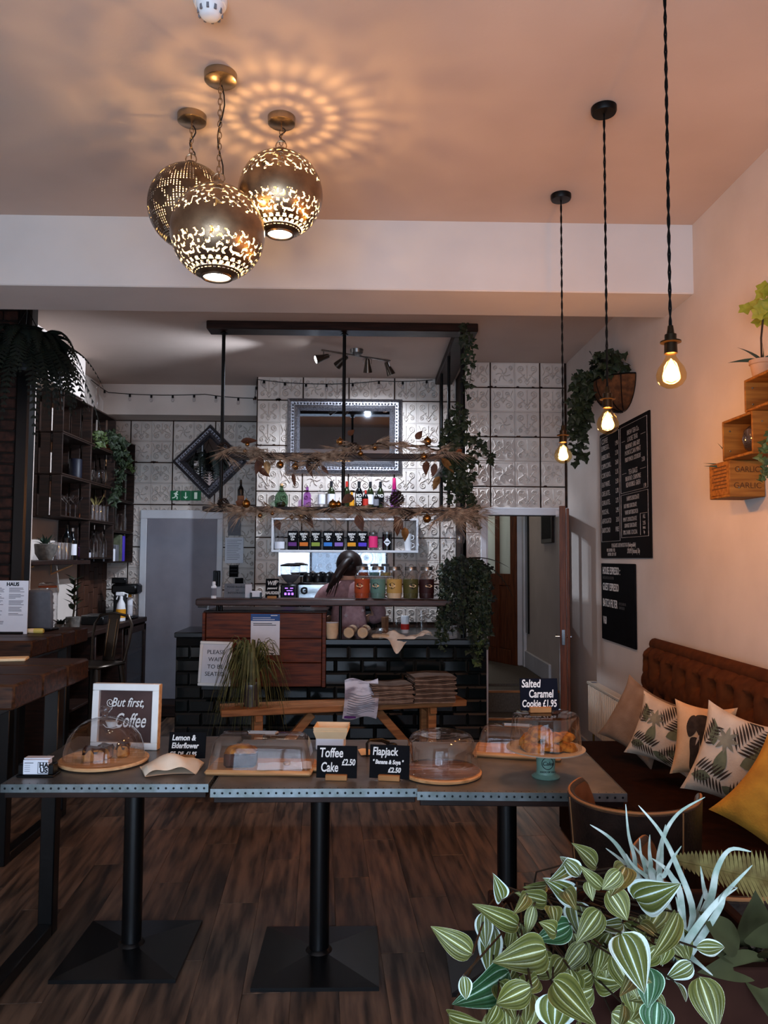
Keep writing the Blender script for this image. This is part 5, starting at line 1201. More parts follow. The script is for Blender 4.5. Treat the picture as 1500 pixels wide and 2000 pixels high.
# brew counter
YC0 = 5.75
bc = T('brew_counter', 'dark wooden brew counter with open shelves along the side wall', 'counter', (XL + .01, YC0, 0)); LC = YL - .03 - YC0
MB().cbox(0, .43, 0, LC, .9, .945, .005).build('worktop', 'dark_wood', bc)
for y in (0, .72, 1.44, LC - .03): MB().cbox(.01, .41, y, y + .03, 0, .9, .003).build('side_panel', 'dark_wood', bc)
for z in (.08, .36, .62): MB().cbox(.01, .4, .03, LC - .03, z, z + .02, .002).build('shelf', 'dark_wood', bc)
MB().box(.0, .01, 0, LC, 0, .9).build('back_panel', 'slate', bc, smooth=0)
dd = MB(); y0, y1 = 1.47, LC - .03
for a, b, c, e in ((y0, y1, .1, .16), (y0, y1, .82, .88), (y0, y0 + .06, .1, .88), (y1 - .06, y1, .1, .88)): dd.cbox(.41, .43, a, b, c, e, .003)
dd.build('door_frame', 'dark_wood', bc); MB().box(.415, .42, y0 + .06, y1 - .06, .16, .82).build('door_pane', 'pane_glass', bc, smooth=0)
def onc(u, v): return atZ(u, v, .9455)
def onc2(u, x): y = atX(u, 1200, x).y; return Vector((x, y, .9455))
q = T('spray_bottle', 'white trigger spray bottle with a yellow label on the brew counter', 'spray bottle', onc2(236, -2.32))
MB().lathe([(.001, 0), (.042, 0), (.044, .1), (.036, .16), (.016, .2), (.016, .235), (.001, .235)], 20).build('body', 'white_plastic', q); MB().lathe([(.0435, .03), (.0448, .03), (.0448, .11), (.0435, .11)], 20).build('label', 'amber_print', q)
MB().cbox(-.05, .03, -.014, .014, .235, .27, .006).tube([(-.03, 0, .24), (-.045, 0, .2)], .006, 6).tube([(.03, 0, .26), (.06, 0, .25), (.055, 0, .22)], .007, 6).build('trigger', 'white_plastic', q)
q = T('cleaner_bottle', 'slim pale bottle with a yellow cap beside the spray bottle', 'bottle', onc2(253, -2.31)); MB().lathe([(.001, 0), (.028, 0), (.028, .19), (.014, .21), (.001, .21)], 18).build('body', 'paper', q); MB().lathe([(.001, .21), (.017, .21), (.014, .265), (.001, .265)], 14).build('cap', 'amber_print', q)
q = T('cleaner_bottle', 'short clear pump bottle behind the yellow-capped one', 'bottle', onc2(266, -2.4)); MB().lathe([(.001, 0), (.03, 0), (.03, .13), (.02, .16), (.001, .17)], 18).build('body', 'clear_acrylic', q)
q = T('drip_brewer', 'black coffee brewer with a glass jug at the end of the brew counter', 'coffee machine', (XL + .31, 7.62, .9455))
MB().cbox(-.1, .1, -.1, .1, 0, .03, .01).build('base', 'black_plastic', q); MB().cbox(-.1, -.02, -.08, .08, .03, .26, .01).build('column', 'black_plastic', q); MB().cbox(-.12, .13, -.1, .1, .24, .34, .02).build('head', 'black_plastic', q)
MB().cbox(-.14, -.0, -.03, .03, .34, .4, .01).build('filter_top', 'black_plastic', q); MB().olathe([(.03, .03), (.06, .05), (.065, .09), (.045, .13), (.05, .14)], 20, (.045, 0, 0)).build('jug', 'clear_glass', q)
o = MB().cbox(-.12, .1, -.1, .1, 0, .012, .002).build('paper_pile', 'paper', None, onc2(218, -2.4), (0, 0, .3)); tag(o, 'small pile of white papers on the brew counter', 'papers')
q = T('tea_strainer_box', 'dark box with a lid on the brew counter behind the metal stool', 'box', onc2(190, -2.42)); MB().cbox(-.1, .1, -.13, .13, 0, .07, .006).build('box', 'black_plastic', q); MB().cbox(-.1, .1, -.12, .12, .071, .085, .004).build('lid', 'steel', q)
# strip-wood splashback, blocks laid brick-wise on end
sb_ = S('wall_panel', MB().box(XL, XL + .01, 7.15, 7.9, .95, 1.52), 'subfloor')
for i in range(6):
    for j in range(-1, 4):
        z0 = .95 + j * .2 + (.1 if i % 2 else 0) + (i % 3) * .03; z1 = z0 + .195
        z0, z1 = max(z0, .95), min(z1, 1.52)
        if z1 - z0 > .02: MB().cbox(XL + .01, XL + .024, 7.152 + i * .124, 7.152 + i * .124 + .121, z0, z1, .002).build('strip', 'strip_wood', sb_)
q = T('zz_plant', 'upright leafy succulent on the brew counter against the bright wall', 'plant', onc2(143, -2.45))
MB().lathe([(.001, 0), (.05, 0), (.06, .1), (.001, .1)], 18).build('pot', 'pot_grey', q); MB().tube([(0, 0, .1), (.01, .0, .2), (0, .01, .32), (.01, 0, .42)], .008, 6).build('stem', 'stem', q)
for k in range(18): a = k * 2.4; z = .14 + k * .016; mb = MB(); leaf_pts(mb, Vector((0, 0, z)), Vector((cos(a), sin(a), .7)), Vector((0, 0, 1)), .1, .045, 2, 5, .1, .7); mb.build('leaf', 'ivy', q)
q = T('succulent', 'low dark succulent in a small pot on the brew counter', 'plant', onc2(118, -2.42)); MB().lathe([(.001, 0), (.035, 0), (.045, .07), (.001, .07)], 16).build('pot', 'pot_grey', q)
for k in range(20): a = k * 2.4; mb = MB(); leaf_pts(mb, Vector((0, 0, .06)), Vector((cos(a), sin(a), .4 + .1 * (k % 6))), Vector((0, 0, 1)), .1, .03, 2, 4, .1, .6); mb.build('leaf', 'fern_dark', q)
# fern on top of the post
fp = T('hanging_fern', 'big dark fern spilling from a hanging pot near the brick pier', 'fern', (atY(50, 700, 5.0).x, 5.0, atY(50, 700, 5.0).z))
MB().lathe([(.001, -.1), (.1, -.1), (.15, .05), (.155, .06), (.001, .05)], 22).build('pot', 'black_plastic', fp)
for a in (0, 2.1, 4.2): MB().tube([(.15 * cos(a), .15 * sin(a), .05), (0, 0, .33)], .003, 4).build('hanger', 'black_metal', fp)
MB().tube([(0, 0, .33), (0, 0, ZB - fp.location.z)], .003, 4).build('hanger_wire', 'black_metal', fp)
random.seed(3)
for k in range(150):
    a = random.uniform(0, 2 * pi); el = random.uniform(.1, 2.4); L_ = random.uniform(.4, .72)
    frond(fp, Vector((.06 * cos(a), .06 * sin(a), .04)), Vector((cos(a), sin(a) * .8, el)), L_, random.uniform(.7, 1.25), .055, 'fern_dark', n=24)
# ================================================================ HIGH TABLES, STOOLS
def high_table(label, x0, x1, y0, y1, z, planks=3, foot=True):
    t = T('high_table', label, 'table', ((x0 + x1) / 2, (y0 + y1) / 2, 0), 0); w, d = (x1 - x0) / 2, (y1 - y0) / 2
    for k in range(planks): a = -d + k * 2 * d / planks; MB().cbox(-w, w, a + .002, a + 2 * d / planks - .002, z - .085, z, .008).build('plank', 'table_wood', t)
    for sx in (-1, 1):
        for sy in (-1, 1): MB().cbox(sx * (w - .13) - .03, sx * (w - .13) + .03, sy * (d - .03) - .03, sy * (d - .03) + .03, 0, z - .085, .004).build('leg', 'black_satin', t)
        MB().cbox(sx * (w - .13) - .03, sx * (w - .13) + .03, -d + .06, d - .06, 0, .05, .004).build('foot_bar', 'black_satin', t)
        MB().cbox(sx * (w - .13) - .02, sx * (w - .13) + .02, -d + .06, d - .06, z - .13, z - .085, .004).build('top_bar', 'black_satin', t)
    return t
ZH = 1.12
c1 = atZ(163, 1285, ZH); c2 = atZ(42, 1338, ZH)
high_table('near thick plank high table on black steel legs', -2.45, (c1.x + c2.x) / 2, c2.y, c1.y, ZH, 3)
c3 = atZ(155, 1226, ZH); c4 = atZ(92, 1248, ZH)
high_table('far dark high table carrying the menu card and the grey tablet', -2.5, (c3.x + c4.x) / 2, c4.y - .1, c3.y + .05, ZH, 4)
def onh(u, v): return atZ(u, v, ZH + .0005)
q = T('napkin', 'folded cream napkin and black card on the near high table', 'napkin', onh(15, 1290), R(12)); MB().cbox(-.06, .075, -.04, .04, 0, .012, .003).build('cloth', 'cream_paper', q); MB().cbox(-.14, -.062, -.04, .04, 0, .012, .003).build('card', 'slate', q)
p = onh(20, 1238); q = T('menu_card', 'upright white paper menu headed HAUS on the far high table', 'menu', p); wq, hq = .3, .35
mz = (atY(25, 1134, p.y).z - p.z); xr_ = atY(54, 1200, p.y).x - p.x
MB().box(xr_ - .24, xr_, -.002, .002, 0, mz).build('sheet', 'paper', q, smooth=0); text('HAUS', .027, (xr_ - .085, -.003, mz * .93), 'ink', q, align='CENTER', bold=.0012)
l = MB()
for k in range(30):
    z = mz * (.86 - k * .024)
    if k % 5 != 4:
        l.box(xr_ - .22, xr_ - .13 - random.uniform(0, .04), -.0025, -.002, z - .0016, z + .0016)
        if k < 22: l.box(xr_ - .105, xr_ - .02 - random.uniform(0, .05), -.0025, -.002, z - .0016, z + .0016)
l.build('small_print', 'ink_grey', q, smooth=0); MB().cbox(xr_ - .2, xr_ - .02, -.012, .012, -.001, .012, .003).build('stand', 'black_plastic', q)
p = onh(80, 1232); q = T('tablet_terminal', 'back of a grey tablet terminal behind the menu card', 'tablet', p, R(-6)); hz = atY(80, 1152, p.y).z - p.z
MB().cbox(-.14, .075, -.012, .012, .01, hz, .018).xf(Matrix.Rotation(R(5), 4, 'X')).build('tablet', 'grey_plastic', q); MB().cbox(-.1, .06, -.03, .1, 0, .012, .005).build('stand', 'black_plastic', q)
q = T('marker_pen', 'short yellow highlighter lying on the far high table', 'pen', onh(67, 1237)); q.location.z += .014; MB().lathe([(.001, -.05), (.012, -.048), (.014, -.02), (.014, .045), (.01, .05), (.001, .05)], 14).xf(Matrix.Rotation(R(90), 4, 'Y')).build('body', 'cream_paper', q); mat('yellow', '#c9b45c', .5); MB().lathe([(.0145, .0), (.0145, .045), (.011, .051), (.001, .051)], 14).xf(Matrix.Rotation(R(90), 4, 'Y')).build('cap', 'yellow', q)
q = T('glass_jar', 'clip-top glass jar with an orange seal behind the tablet', 'jar', onh(80, 1226) + Vector((-.02, .13, 0)))
MB().olathe([(.001, .002), (.055, .002), (.06, .02), (.06, .2), (.05, .225), (.05, .235)], 24).build('glass', 'clear_glass', q); MB().lathe([(.05, .235), (.056, .237), (.056, .246), (.05, .248)], 24).build('seal', 'terracotta', q)
MB().lathe([(.001, .27), (.03, .268), (.052, .258), (.055, .248), (.001, .246)], 24).build('lid', 'clear_glass', q); MB().tube([(.056, 0, .25), (.066, 0, .22), (.062, 0, .19)], .002, 5).build('clip', 'steel', q)
def stool(label, loc, rz):
    t = T('metal_stool', label, 'stool', loc, rz); zs = .76
    MB().cbox(-.16, .16, -.16, .16, zs - .025, zs, .012).build('seat', 'tin_lamp', t)
    for sx in (-1, 1):
        for sy in (-1, 1): MB().tube([(sx * .13, sy * .13, zs - .02), (sx * .2, sy * .2, 0)], [.022, .016], 8).build('leg', 'tin_lamp', t)
    MB().tube([(sx * .178, sy * .178, .25) for sx, sy in ((-1, -1), (1, -1), (1, 1), (-1, 1))], .009, 6, closed=True).build('foot_ring', 'tin_lamp', t)
    pts = [(-.15, .14, zs)] + [(-.17, .17, zs + .15), (-.17, .2, zs + .27), (-.13, .21, zs + .335), (0, .215, zs + .355), (.13, .21, zs + .335), (.17, .2, zs + .27), (.17, .17, zs + .15), (.15, .14, zs)]
    MB().tube(pts, .011, 8).build('back_hoop', 'tin_lamp', t)
    MB().cbox(-.055, .055, -.004, .004, 0, .36, .003, Matrix.Translation((0, .15, zs)) @ Matrix.Rotation(R(-10), 4, 'X')).build('back_splat', 'tin_lamp', t)
    for s in (-1, 1): MB().tube([(s * .035, .146, zs + .03), (s * .035, .2, zs + .31)], .003, 5).build('pressed_rib', 'bronze', t)
    return t
p = atZ(185, 1300, .76); s0 = stool('dark metal cafe stool with a hooped back behind the near high table', (p.x - .05, p.y + .15, 0), R(-20))

# ================================================================ ZINC TABLES
def zinc_table(label, x0, x1, y, rz=0):
    w = (x1 - x0) / 2; t = T('zinc_table', label, 'table', ((x0 + x1) / 2, y + w, 0), rz, 'zinc topped pedestal tables in a row')
    MB().cbox(-w + .002, w - .002, -w + .002, w - .002, .722, .75, .002).build('tabletop', 'zinc', t)
    MB().cbox(-w + .01, w - .01, -w + .01, w - .01, .7, .722, .002).build('underside', 'dark_wood', t)
    for k, (a, b, c, d) in enumerate(((-w, w, -w, -w + .002), (-w, w, w - .002, w), (-w, -w + .002, -w, w), (w - .002, w, -w, w))): MB().box(a, b, c - (.001 if k == 0 else 0), d, .722, .7504).build('edge_strip', 'zinc_edge', t, smooth=0)
    st = MB()
    for k in range(27):
        x = -w + .015 + k * (2 * w - .03) / 26
        st.lathe([(.0042, 0), (.003, .0015), (.0004, .002)], 8, (0, 0, 0), Matrix.Translation((x, -w - .001, .736)) @ Matrix.Rotation(R(90), 4, 'X'))
        for yy in (-w + .012,): st.lathe([(.0025, 0), (.0015, .0006), (.0003, .0008)], 6, (x, yy, .7502))
    for k in range(27):
        x = -w + .015 + k * (2 * w - .03) / 26
        for sx in (-1, 1): st.lathe([(.0042, 0), (.003, .0015), (.0004, .002)], 6, (0, 0, 0), Matrix.Translation((sx * w, x, .736)) @ Matrix.Rotation(sx * R(90), 4, 'Y'))
    o = st.build('stud_row', 'stud', t); o['kind'] = 'stuff'
    MB().cyl((0, 0, .03), (0, 0, .7), .038, n=24).lathe([(.055, .028), (.05, .036), (.04, .045)], 24).build('pedestal', 'black_satin', t)
    MB().cbox(-.2, .2, -.2, .2, .67, .7, .004).build('top_plate', 'black_satin', t)
    b = MB(); s = .23; b.add([(-s, -s, 0), (s, -s, 0), (s, s, 0), (-s, s, 0), (-s, -s, .014), (s, -s, .014), (s, s, .014), (-s, s, .014), (-.04, -.04, .034), (.04, -.04, .034), (.04, .04, .034), (-.04, .04, .034)],
        [(3, 2, 1, 0), (0, 1, 5, 4), (1, 2, 6, 5), (2, 3, 7, 6), (3, 0, 4, 7), (4, 5, 9, 8), (5, 6, 10, 9), (6, 7, 11, 10), (7, 4, 8, 11), (8, 9, 10, 11)]); b.build('base', 'black_satin', t, smooth=0)
    return t
zinc_table('zinc topped pedestal table carrying the coffee sign and glass dome', -1.278, -.552, 2.778)
zinc_table('zinc topped pedestal table carrying the toffee cake and flapjack signs', -.534, .186, 2.72)
zinc_table('zinc topped pedestal table carrying the green cake stand', .192, .91, 2.672, R(-2))
ZT = .7506
def on(u, v): return atZ(u, v, ZT)
def hgt(p, u, v): return atY(u, v, p.y).z - p.z
# card holder
p = on(72, 1516); q = T('card_holder', 'black card holder with white HAUS business cards at the corner of the zinc table', 'card holder', p)
MB().cbox(-.068, .068, -.02, .05, 0, .008, .003).build('base', 'black_plastic', q)
for s in (-1, 1): MB().cbox(s * .052 - .012, s * .052 + .012, -.012, .03, .008, .045, .003).build('cheek', 'black_plastic', q)
MB().cbox(-.045, .045, -.014, .022, .01, .062, .001).build('cards', 'paper', q)
MB().cbox(-.047, .049, -.004, .03, .062, .066, .001).build('top_card', 'paper', q)
text('HA', .024, (.03, -.0146, .042), 'ink', q, align='CENTER', bold=.001); text('US', .024, (.03, -.0146, .024), 'ink', q, align='CENTER', bold=.001)
f = MB()
for a, b, c, d in ((.008, .052, .052, .0535), (.008, .052, .013, .0145), (.008, .0095, .013, .053)): f.box(a, b, -.0148, -.014, c, d)
f.box(-.04, -.008, -.0146, -.014, .05, .052)
for k in range(4): f.box(-.04, -.02, -.0146, -.014, .042 - k * .007, .043 - k * .007)
f.build('print', 'ink', q, smooth=0)
# framed coffee sign
p = on(243, 1463); q = T('framed_sign', 'white framed sign reading But first Coffee', 'sign', p, R(-5)); w, h = .142, .268; M = Matrix.Rotation(R(-3), 4, 'X'); f = MB()
for a, b, c, e in ((-w, w, 0, .028), (-w, w, h - .028, h), (-w, -w + .028, .028, h - .028), (w - .028, w, .028, h - .028)): f.cbox(a, b, -.014, .022, c, e, .002)
f.xf(M).build('frame', 'sign_white', q); MB().box(-w + .02, w - .02, .004, .01, .02, h - .02).xf(M).build('print_sheet', 'sign_brown', q, smooth=0)
MB().cbox(w - .001, w + .0015, -.013, .021, .002, h - .002, .001).xf(M).build('side_veneer', 'pale_wood', q)
rt = (pi / 2 - R(3), 0, 0)
text('But first,', .052, (-.062, .001, .19), 'chalk', q, rt, shear=.35, sx=.78, bold=.0006); text('Coffee', .082, (-.048, .001, .115), 'chalk', q, rt, shear=.35, sx=.6, bold=.0008)
MB().tube([(-.066 + .016 * k / 22 * cos(k * .5), .001, .19 + .017 * k / 22 * sin(k * .5)) for k in range(4, 24)] + [(-.058, .001, .165), (-.072, .001, .15)], .0016, 4).build('steam_curl', 'chalk', q)
MB().tube([(-.095, .001, .1), (-.082, .001, .088), (-.05, .001, .084), (-.02, .001, .09)], .0016, 4).lathe([(.001, 0), (.018, 0), (.028, .024), (.001, .024)], 16, (-.058, .008, .09)).build('cup_print', 'chalk', q)
# glass cloche
p = on(203, 1488); q = T('glass_cloche', 'clear glass dome with knob over cake on a round wooden board', 'cake dome', p)
MB().lathe([(.001, 0), (.15, 0), (.168, .006), (.17, .013), (.163, .017), (.156, .014), (.001, .014)], 40).build('board', 'pale_wood', q)
MB().olathe([(.152, .016), (.152, .03), (.148, .06), (.135, .1), (.11, .135), (.075, .158), (.035, .17), (.012, .174), (.01, .184)], 40).build('dome', 'clear_glass', q)
MB().lathe([(.001, .18), (.01, .182), (.02, .192), (.022, .203), (.017, .214), (.001, .218)], 18).build('knob', 'clear_glass', q)
def slab(label, u, v, w, d, h, rz):
    s = T('cake_slice', label, 'cake', on(u, v) + Vector((0, 0, .0142)), rz); MB().cbox(-w / 2, w / 2, -d / 2, d / 2, 0, h, .006).build('sponge', 'cake', s)
    g = MB().grid(lambda a, b: ((a - .5) * (w + .006), (b - .5) * (d + .006), h + .004 + .003 * sin(a * 7) - (.014 + .01 * sin(a * 14 + b * 9) if a in (0, 1) or b in (0, 1) else 0)), 8, 8); g.build('glaze', 'cake_dark', s)
slab('glazed brown cake piece under the glass dome, larger of two', 182, 1494, .075, .05, .05, R(20)); slab('brown cake piece under the glass dome behind the larger piece', 205, 1488, .05, .05, .048, R(-5)); slab('small square cake piece alone at one side under the glass dome', 240, 1485, .045, .045, .05, R(8))
# signs
card('black chalk sign reading Lemon and Elderflower', on(364, 1484), .148, .105, 'slate', [('Lemon &', .03, -.062, .083, 'LEFT'), ('Elderflower', .029, -.062, .053, 'LEFT', .15, .78), ('GF, DF  £1.95', .022, -.068, .022, 'LEFT')], rz=R(-3), tilt=10)
card('black chalk sign reading Toffee Cake £2.50', on(657, 1523), .147, .118, 'slate', [('Toffee', .046, -.064, .092, 'LEFT', .1, .72), ('Cake', .046, -.058, .042, 'LEFT', .1, .66), ('£2.50', .03, .018, .06, 'LEFT', .15, .72)], rz=R(-4), tilt=10, bw=.078)
card('black chalk sign reading Flapjack Banana and Soya £2.50', on(760, 1524), .145, .122, 'slate', [('Flapjack', .039, -.063, .098, 'LEFT', .1, .74), ('" Banana & Soya "', .02, -.062, .062, 'LEFT', .2, .78), ('£2.50', .024, -.005, .035, 'LEFT', .2, .85)], rz=R(-9), tilt=10, bw=.078)
# napkin bag
p = on(335, 1505); bg = MB()
bg.grid(lambda a, b: ((a - .5) * .24 * (1 - .25 * (1 - b)), (b - .5) * .15 + .02 * sin(a * 3), .004 + .05 * sin(pi * min(1, max(0, a))) ** .6 * sin(pi * (.12 + .8 * b)) + .006 * sin(a * 11 + b * 5)), 14, 10)
bg.grid(lambda a, b: ((a - .5) * .24 * (1 - .25 * (1 - b)), (b - .5) * .15 + .02 * sin(a * 3), .002), 14, 10, True)
o = bg.build('paper_bag', 'bag_paper', None, p, (0, 0, R(12)), smooth=25); tag(o, 'folded cream paper bag in front of the lemon sign', 'paper bag')
# oblong cake box
def oblong(label, u, v, w, d, h, bw, bd, rz, handle=True, nm='cake_box'):
    t = T(nm, label, 'cake dome', on(u, v), rz)
    MB().cbox(-bw / 2, bw / 2, -bd / 2, bd / 2, 0, .02, .008).build('board', 'board_wood', t)
    if handle: MB().cbox(bw / 2 - .012, bw / 2 + .07, -.035, .035, .002, .018, .008).build('board_handle', 'board_wood', t)
    m = MB(); rings = [(1, .02), (.93, h * .6), (.9, h * .76), (.84, h * .9), (.76, h * .985), (.7, h)]
    nn = 40
    for k, (s, z) in enumerate(rings):
        for i in range(nn):
            a = 2 * pi * i / nn; e = .22; cx = math.copysign(abs(cos(a)) ** e, cos(a)); cy = math.copysign(abs(sin(a)) ** e, sin(a)); m.v.append((cx * (w / 2 - (1 - s) * .16), cy * (d / 2 - (1 - s) * .16), z)); m.uv.append((0, 0))
    for k in range(len(rings) - 1):
        for i in range(nn): m.f.append((k * nn + i, k * nn + (i + 1) % nn, (k + 1) * nn + (i + 1) % nn, (k + 1) * nn + i))
    m.f.append(tuple(range((len(rings) - 1) * nn, len(rings) * nn))); m.build('cover', 'clear_acrylic', t)
    MB().tube([(-.05, -.014, h + .002), (.05, -.014, h + .002), (.056, 0, h + .004), (.05, .014, h + .002), (-.05, .014, h + .002), (-.056, 0, h + .004)], .005, 6, closed=True).build('grip', 'chrome', t)
    return t
ob = oblong('long clear acrylic cake box on a wooden handled board', 512, 1503, .385, .17, .135, .395, .19, R(-3))
p = on(470, 1505) + Vector((0, 0, .0205)); q = T('loaf_cake', 'dark loaf cake in its paper case under the acrylic box', 'cake', p, R(4))
MB().cbox(-.06, .06, -.045, .045, 0, .055, .01).build('case', 'loaf', q); MB().grid(lambda a, b: ((a - .5) * .118, (b - .5) * .088, .052 + .026 * sin(pi * a) ** .5 * sin(pi * b) ** .5 + .004 * noise.noise(Vector((a * 9, b * 9, 3)))), 14, 10).build('crumb_top', 'cookie', q)
o = MB().grid(lambda a, b: ((a - .5) * .2, (b - .5) * .1, .002 + .004 * noise.noise(Vector((a * 5, b * 5, 1)))), 10, 6).build('baking_paper', 'paper', None, on(556, 1508) + Vector((0, 0, .0215)), (0, 0, .1)); tag(o, 'sheet of white baking paper under the acrylic box', 'paper')
q = T('cake_slice', 'small brown crumb of cake on the white baking paper', 'cake', on(560, 1508) + Vector((0, 0, .026)), .4); MB().cbox(-.012, .012, -.01, .01, 0, .014, .004).build('sponge', 'cookie', q)
# trays, tongs
q = T('tray_stack', 'stack of cream card trays behind the toffee cake sign', 'trays', on(648, 1460), R(-4))
MB().cbox(-.062, .055, -.05, .05, 0, .05, .004).build('tray_box', 'paper', q)
for k in range(3):
    m = MB(); a, b = .072, .058; z = .046 + k * .008
    for s, zz in ((.84, 0), (1, .032), (.97, .033), (.8, .003)): m.add([(-a * s, -b * s, z + zz), (a * s, -b * s, z + zz), (a * s, b * s, z + zz), (-a * s, b * s, z + zz)], [])
    for r in range(3):
        for c in range(4): m.f.append((r * 4 + c, r * 4 + (c + 1) % 4, r * 4 + 4 + (c + 1) % 4, r * 4 + 4 + c))
    m.f += [(12, 13, 14, 15), (3, 2, 1, 0)]; m.build('tray', 'cream_paper', q, smooth=0)
o = MB().grid(lambda a, b: ((a - .5) * .17, (b - .5) * .1, .004 + .008 * noise.noise(Vector((a * 4, b * 4, 5)))), 10, 6).build('paper_bag', 'cream_paper', None, on(742, 1470), (0, 0, .15)); tag(o, 'flat cream paper bag behind the flapjack sign', 'paper bag')
q = T('serving_tongs', 'black serving tongs standing behind the flapjack sign', 'tongs', on(722, 1478), R(0))
MB().tube([(-.01, -.02, .004), (-.012, -.01, .055), (0, 0, .066), (.05, .04, .06), (.08, .05, .045)], .005, 6).tube([(-.01, .02, .004), (-.01, .02, .05), (.0, .02, .06), (.05, .05, .05), (.08, .06, .035)], .005, 6).build('arms', 'black_plastic', q); MB().ball((.09, .055, .035), .018, 12, 8, 1.3, .8, .5).build('grip_pad', 'black_plastic', q)
# round dome
p = on(862, 1512); q = T('round_cake_dome', 'empty round clear dome on a round wooden board beside the flapjack sign', 'cake dome', p)
MB().lathe([(.001, 0), (.14, 0), (.148, .004), (.15, .012), (.146, .016), (.001, .016)], 40).cbox(-.03, .03, .13, .17, .003, .014, .003).build('board', 'board_wood', q)
MB().olathe([(.139, .017), (.14, .02), (.127, .1), (.121, .125), (.11, .143), (.095, .15), (.08, .148), (.06, .152), (.001, .153)], 40).build('dome', 'clear_acrylic', q)
MB().lathe([(.141, .018), (.144, .02), (.141, .022)], 40).build('rim', 'clear_acrylic', q)
oblong('low clear acrylic cake box behind the green cake stand', 1010, 1473, .32, .15, .115, .35, .18, R(-14), False)
# cake stand
p = on(1066, 1517); q = T('cake_stand', 'sage green pedestal cake stand with a pale plate and clear cover', 'cake stand', p)
MB().lathe([(.001, 0), (.05, 0), (.052, .004), (.036, .014), (.033, .03), (.036, .088), (.001, .088)], 32).build('pedestal', 'sage', q)
zp = .096; MB().lathe([(.001, zp - .008), (.04, zp - .008), (.12, zp), (.143, zp + .006), (.144, zp + .01), (.13, zp + .008), (.001, zp + .008)], 44).build('plate', 'sage_plate', q)
H = hgt(p, 1065, 1392); MB().olathe([(.128, zp + .011), (.131, zp + .013), (.121, H - .014), (.116, H - .004), (.1, H), (.001, H + .001)], 44).build('cover', 'clear_acrylic', q)
MB().tube([(.021 * cos(a * pi / 12), -.0365 + .006 * abs(cos(a * pi / 12)), .056 + .021 * sin(a * pi / 12)) for a in range(24)], .0012, 5, closed=True).build('badge_ring', 'ink', q); text('Cake', .02, (0, -.0375, .056), 'ink', q, align='CENTER', shear=.2); text('MADE OF MAY', .009, (0, -.0372, .026), 'ink', q, align='CENTER')
ck = MB()
def ckf(a, b):
    r = .047 * (a if a < .92 else .92 + (a - .92) * .5); w = 2 * pi * b; return (r * cos(w) * (1 + .05 * sin(5 * w)), r * sin(w) * (1 + .05 * sin(5 * w)), (.02 * (1 - a ** 3) + .004 + .005 * noise.noise(Vector((cos(w) * a * 3, sin(w) * a * 3, .3)))) if a < .99 else 0)
ck.grid(ckf, 8, 22); cme = ck.mesh('cookie', 'cookie', 40)
cb = p + Vector((0, 0, zp + .009))
for k, (x, y, z, rx, ry, l) in enumerate(((-.05, -.035, .004, .15, .05, 'front golden cookie under the cover, at the label side'), (.01, -.05, .004, 0, .1, 'front golden cookie in the middle of the covered pile'), (.065, -.03, .004, .1, -.1, 'golden cookie lying furthest to the sofa side of the pile'), (-.03, .04, .006, .2, 0, 'golden cookie at the back of the covered pile'), (-.055, -.0, .028, .25, .35, 'golden cookie leaning on top of the pile, label side'), (.02, -.02, .03, .35, -.1, 'golden cookie on top of the covered pile, leaning toward the front'), (-.02, .0, .05, .2, .1, 'topmost golden cookie of the covered pile'), (.07, .02, .024, -.1, -.3, 'golden cookie half raised at the sofa side of the pile'))):
    o = put('cookie', cme, None, cb + Vector((x, y, z)), (rx, ry, k)); tag(o, l, 'cookie', 'cookies under the clear cover')
card('black chalk sign reading Salted Caramel Cookie £1.95 on the cake cover', p + Vector((-.02, 0, H + .002)), .143, .122, 'slate_blue', [('Salted', .04, -.066, .102, 'LEFT', .15, .74), ('Caramel', .04, -.04, .065, 'LEFT', .1, .68), ('Cookie £1.95', .036, -.067, .03, 'LEFT', .12, .66)], rz=R(3), tilt=9, bw=.08)
# ================================================================ RIGHT WALL
XW = XR - .002
def on_wall_board(label, u0, u1, vt, vb, us_t, us_b):
    a = atX(u0, vt, XW - .012); b = atX(u1, vb, XW - .012); return a, b
def ln(t, s, y, z, size, m='chalk_dim', al='LEFT', sx=.72, shear=0): text(s, size, (-.0145, y, z), m, t, FACE_X, al, shear, sx=sx)
a = atX(1171, 852, XW - .012); b = atX(1267, 799, XW - .012); c = atX(1272, 1090, XW - .012)
yF, yN = a.y, b.y; zT, zB = (a.z + b.z) / 2, c.z; Wd = yF - yN; Hd = zT - zB
t = T('menu_chalkboard', 'tall black chalkboard menu listing coffees and teas', 'chalkboard', (XW, yF, zB))
MB().cbox(-.012, 0, -Wd, 0, 0, Hd, .003).build('board', 'chalkboard', t)
cl = MB()
def seg(y0, z0, y1, z1, m=cl): m.tube([(-.0135, -y0 * Wd, z0 * Hd), (-.0135, -y1 * Wd, z1 * Hd)], .0015, 4)
for x0, x1, z0, z1 in ((.03, .44, .13, .97), (.47, .97, .48, .97), (.47, .97, .15, .465)):
    for s in ((x0, z0, x1, z0), (x1, z0, x1, z1), (x1, z1, x0, z1), (x0, z1, x0, z0)): seg(*s)
for s in ((.83, .16, .83, .31), (.83, .31, .95, .31), (.5, .86, .56, .86), (.86, .86, .94, .86), (.5, .62, .58, .62), (.84, .62, .94, .62)): seg(*s)
cl.build('chalk_lines', 'chalk_dim', t)
left = ['ESPRESSO', 'AMERICANO', 'CAPPUCCINO', 'CORTADO', 'FLAT WHITE', 'CAFE LATTE', 'CHAI LATTE', 'MOCHA', 'AFFOGATO', 'BABYCCINO']
pr = ['1.90', '2.30', '2.60', '2.35', '2.50', '2.70', '2.75', '2.95', '3.15', 'FREE']
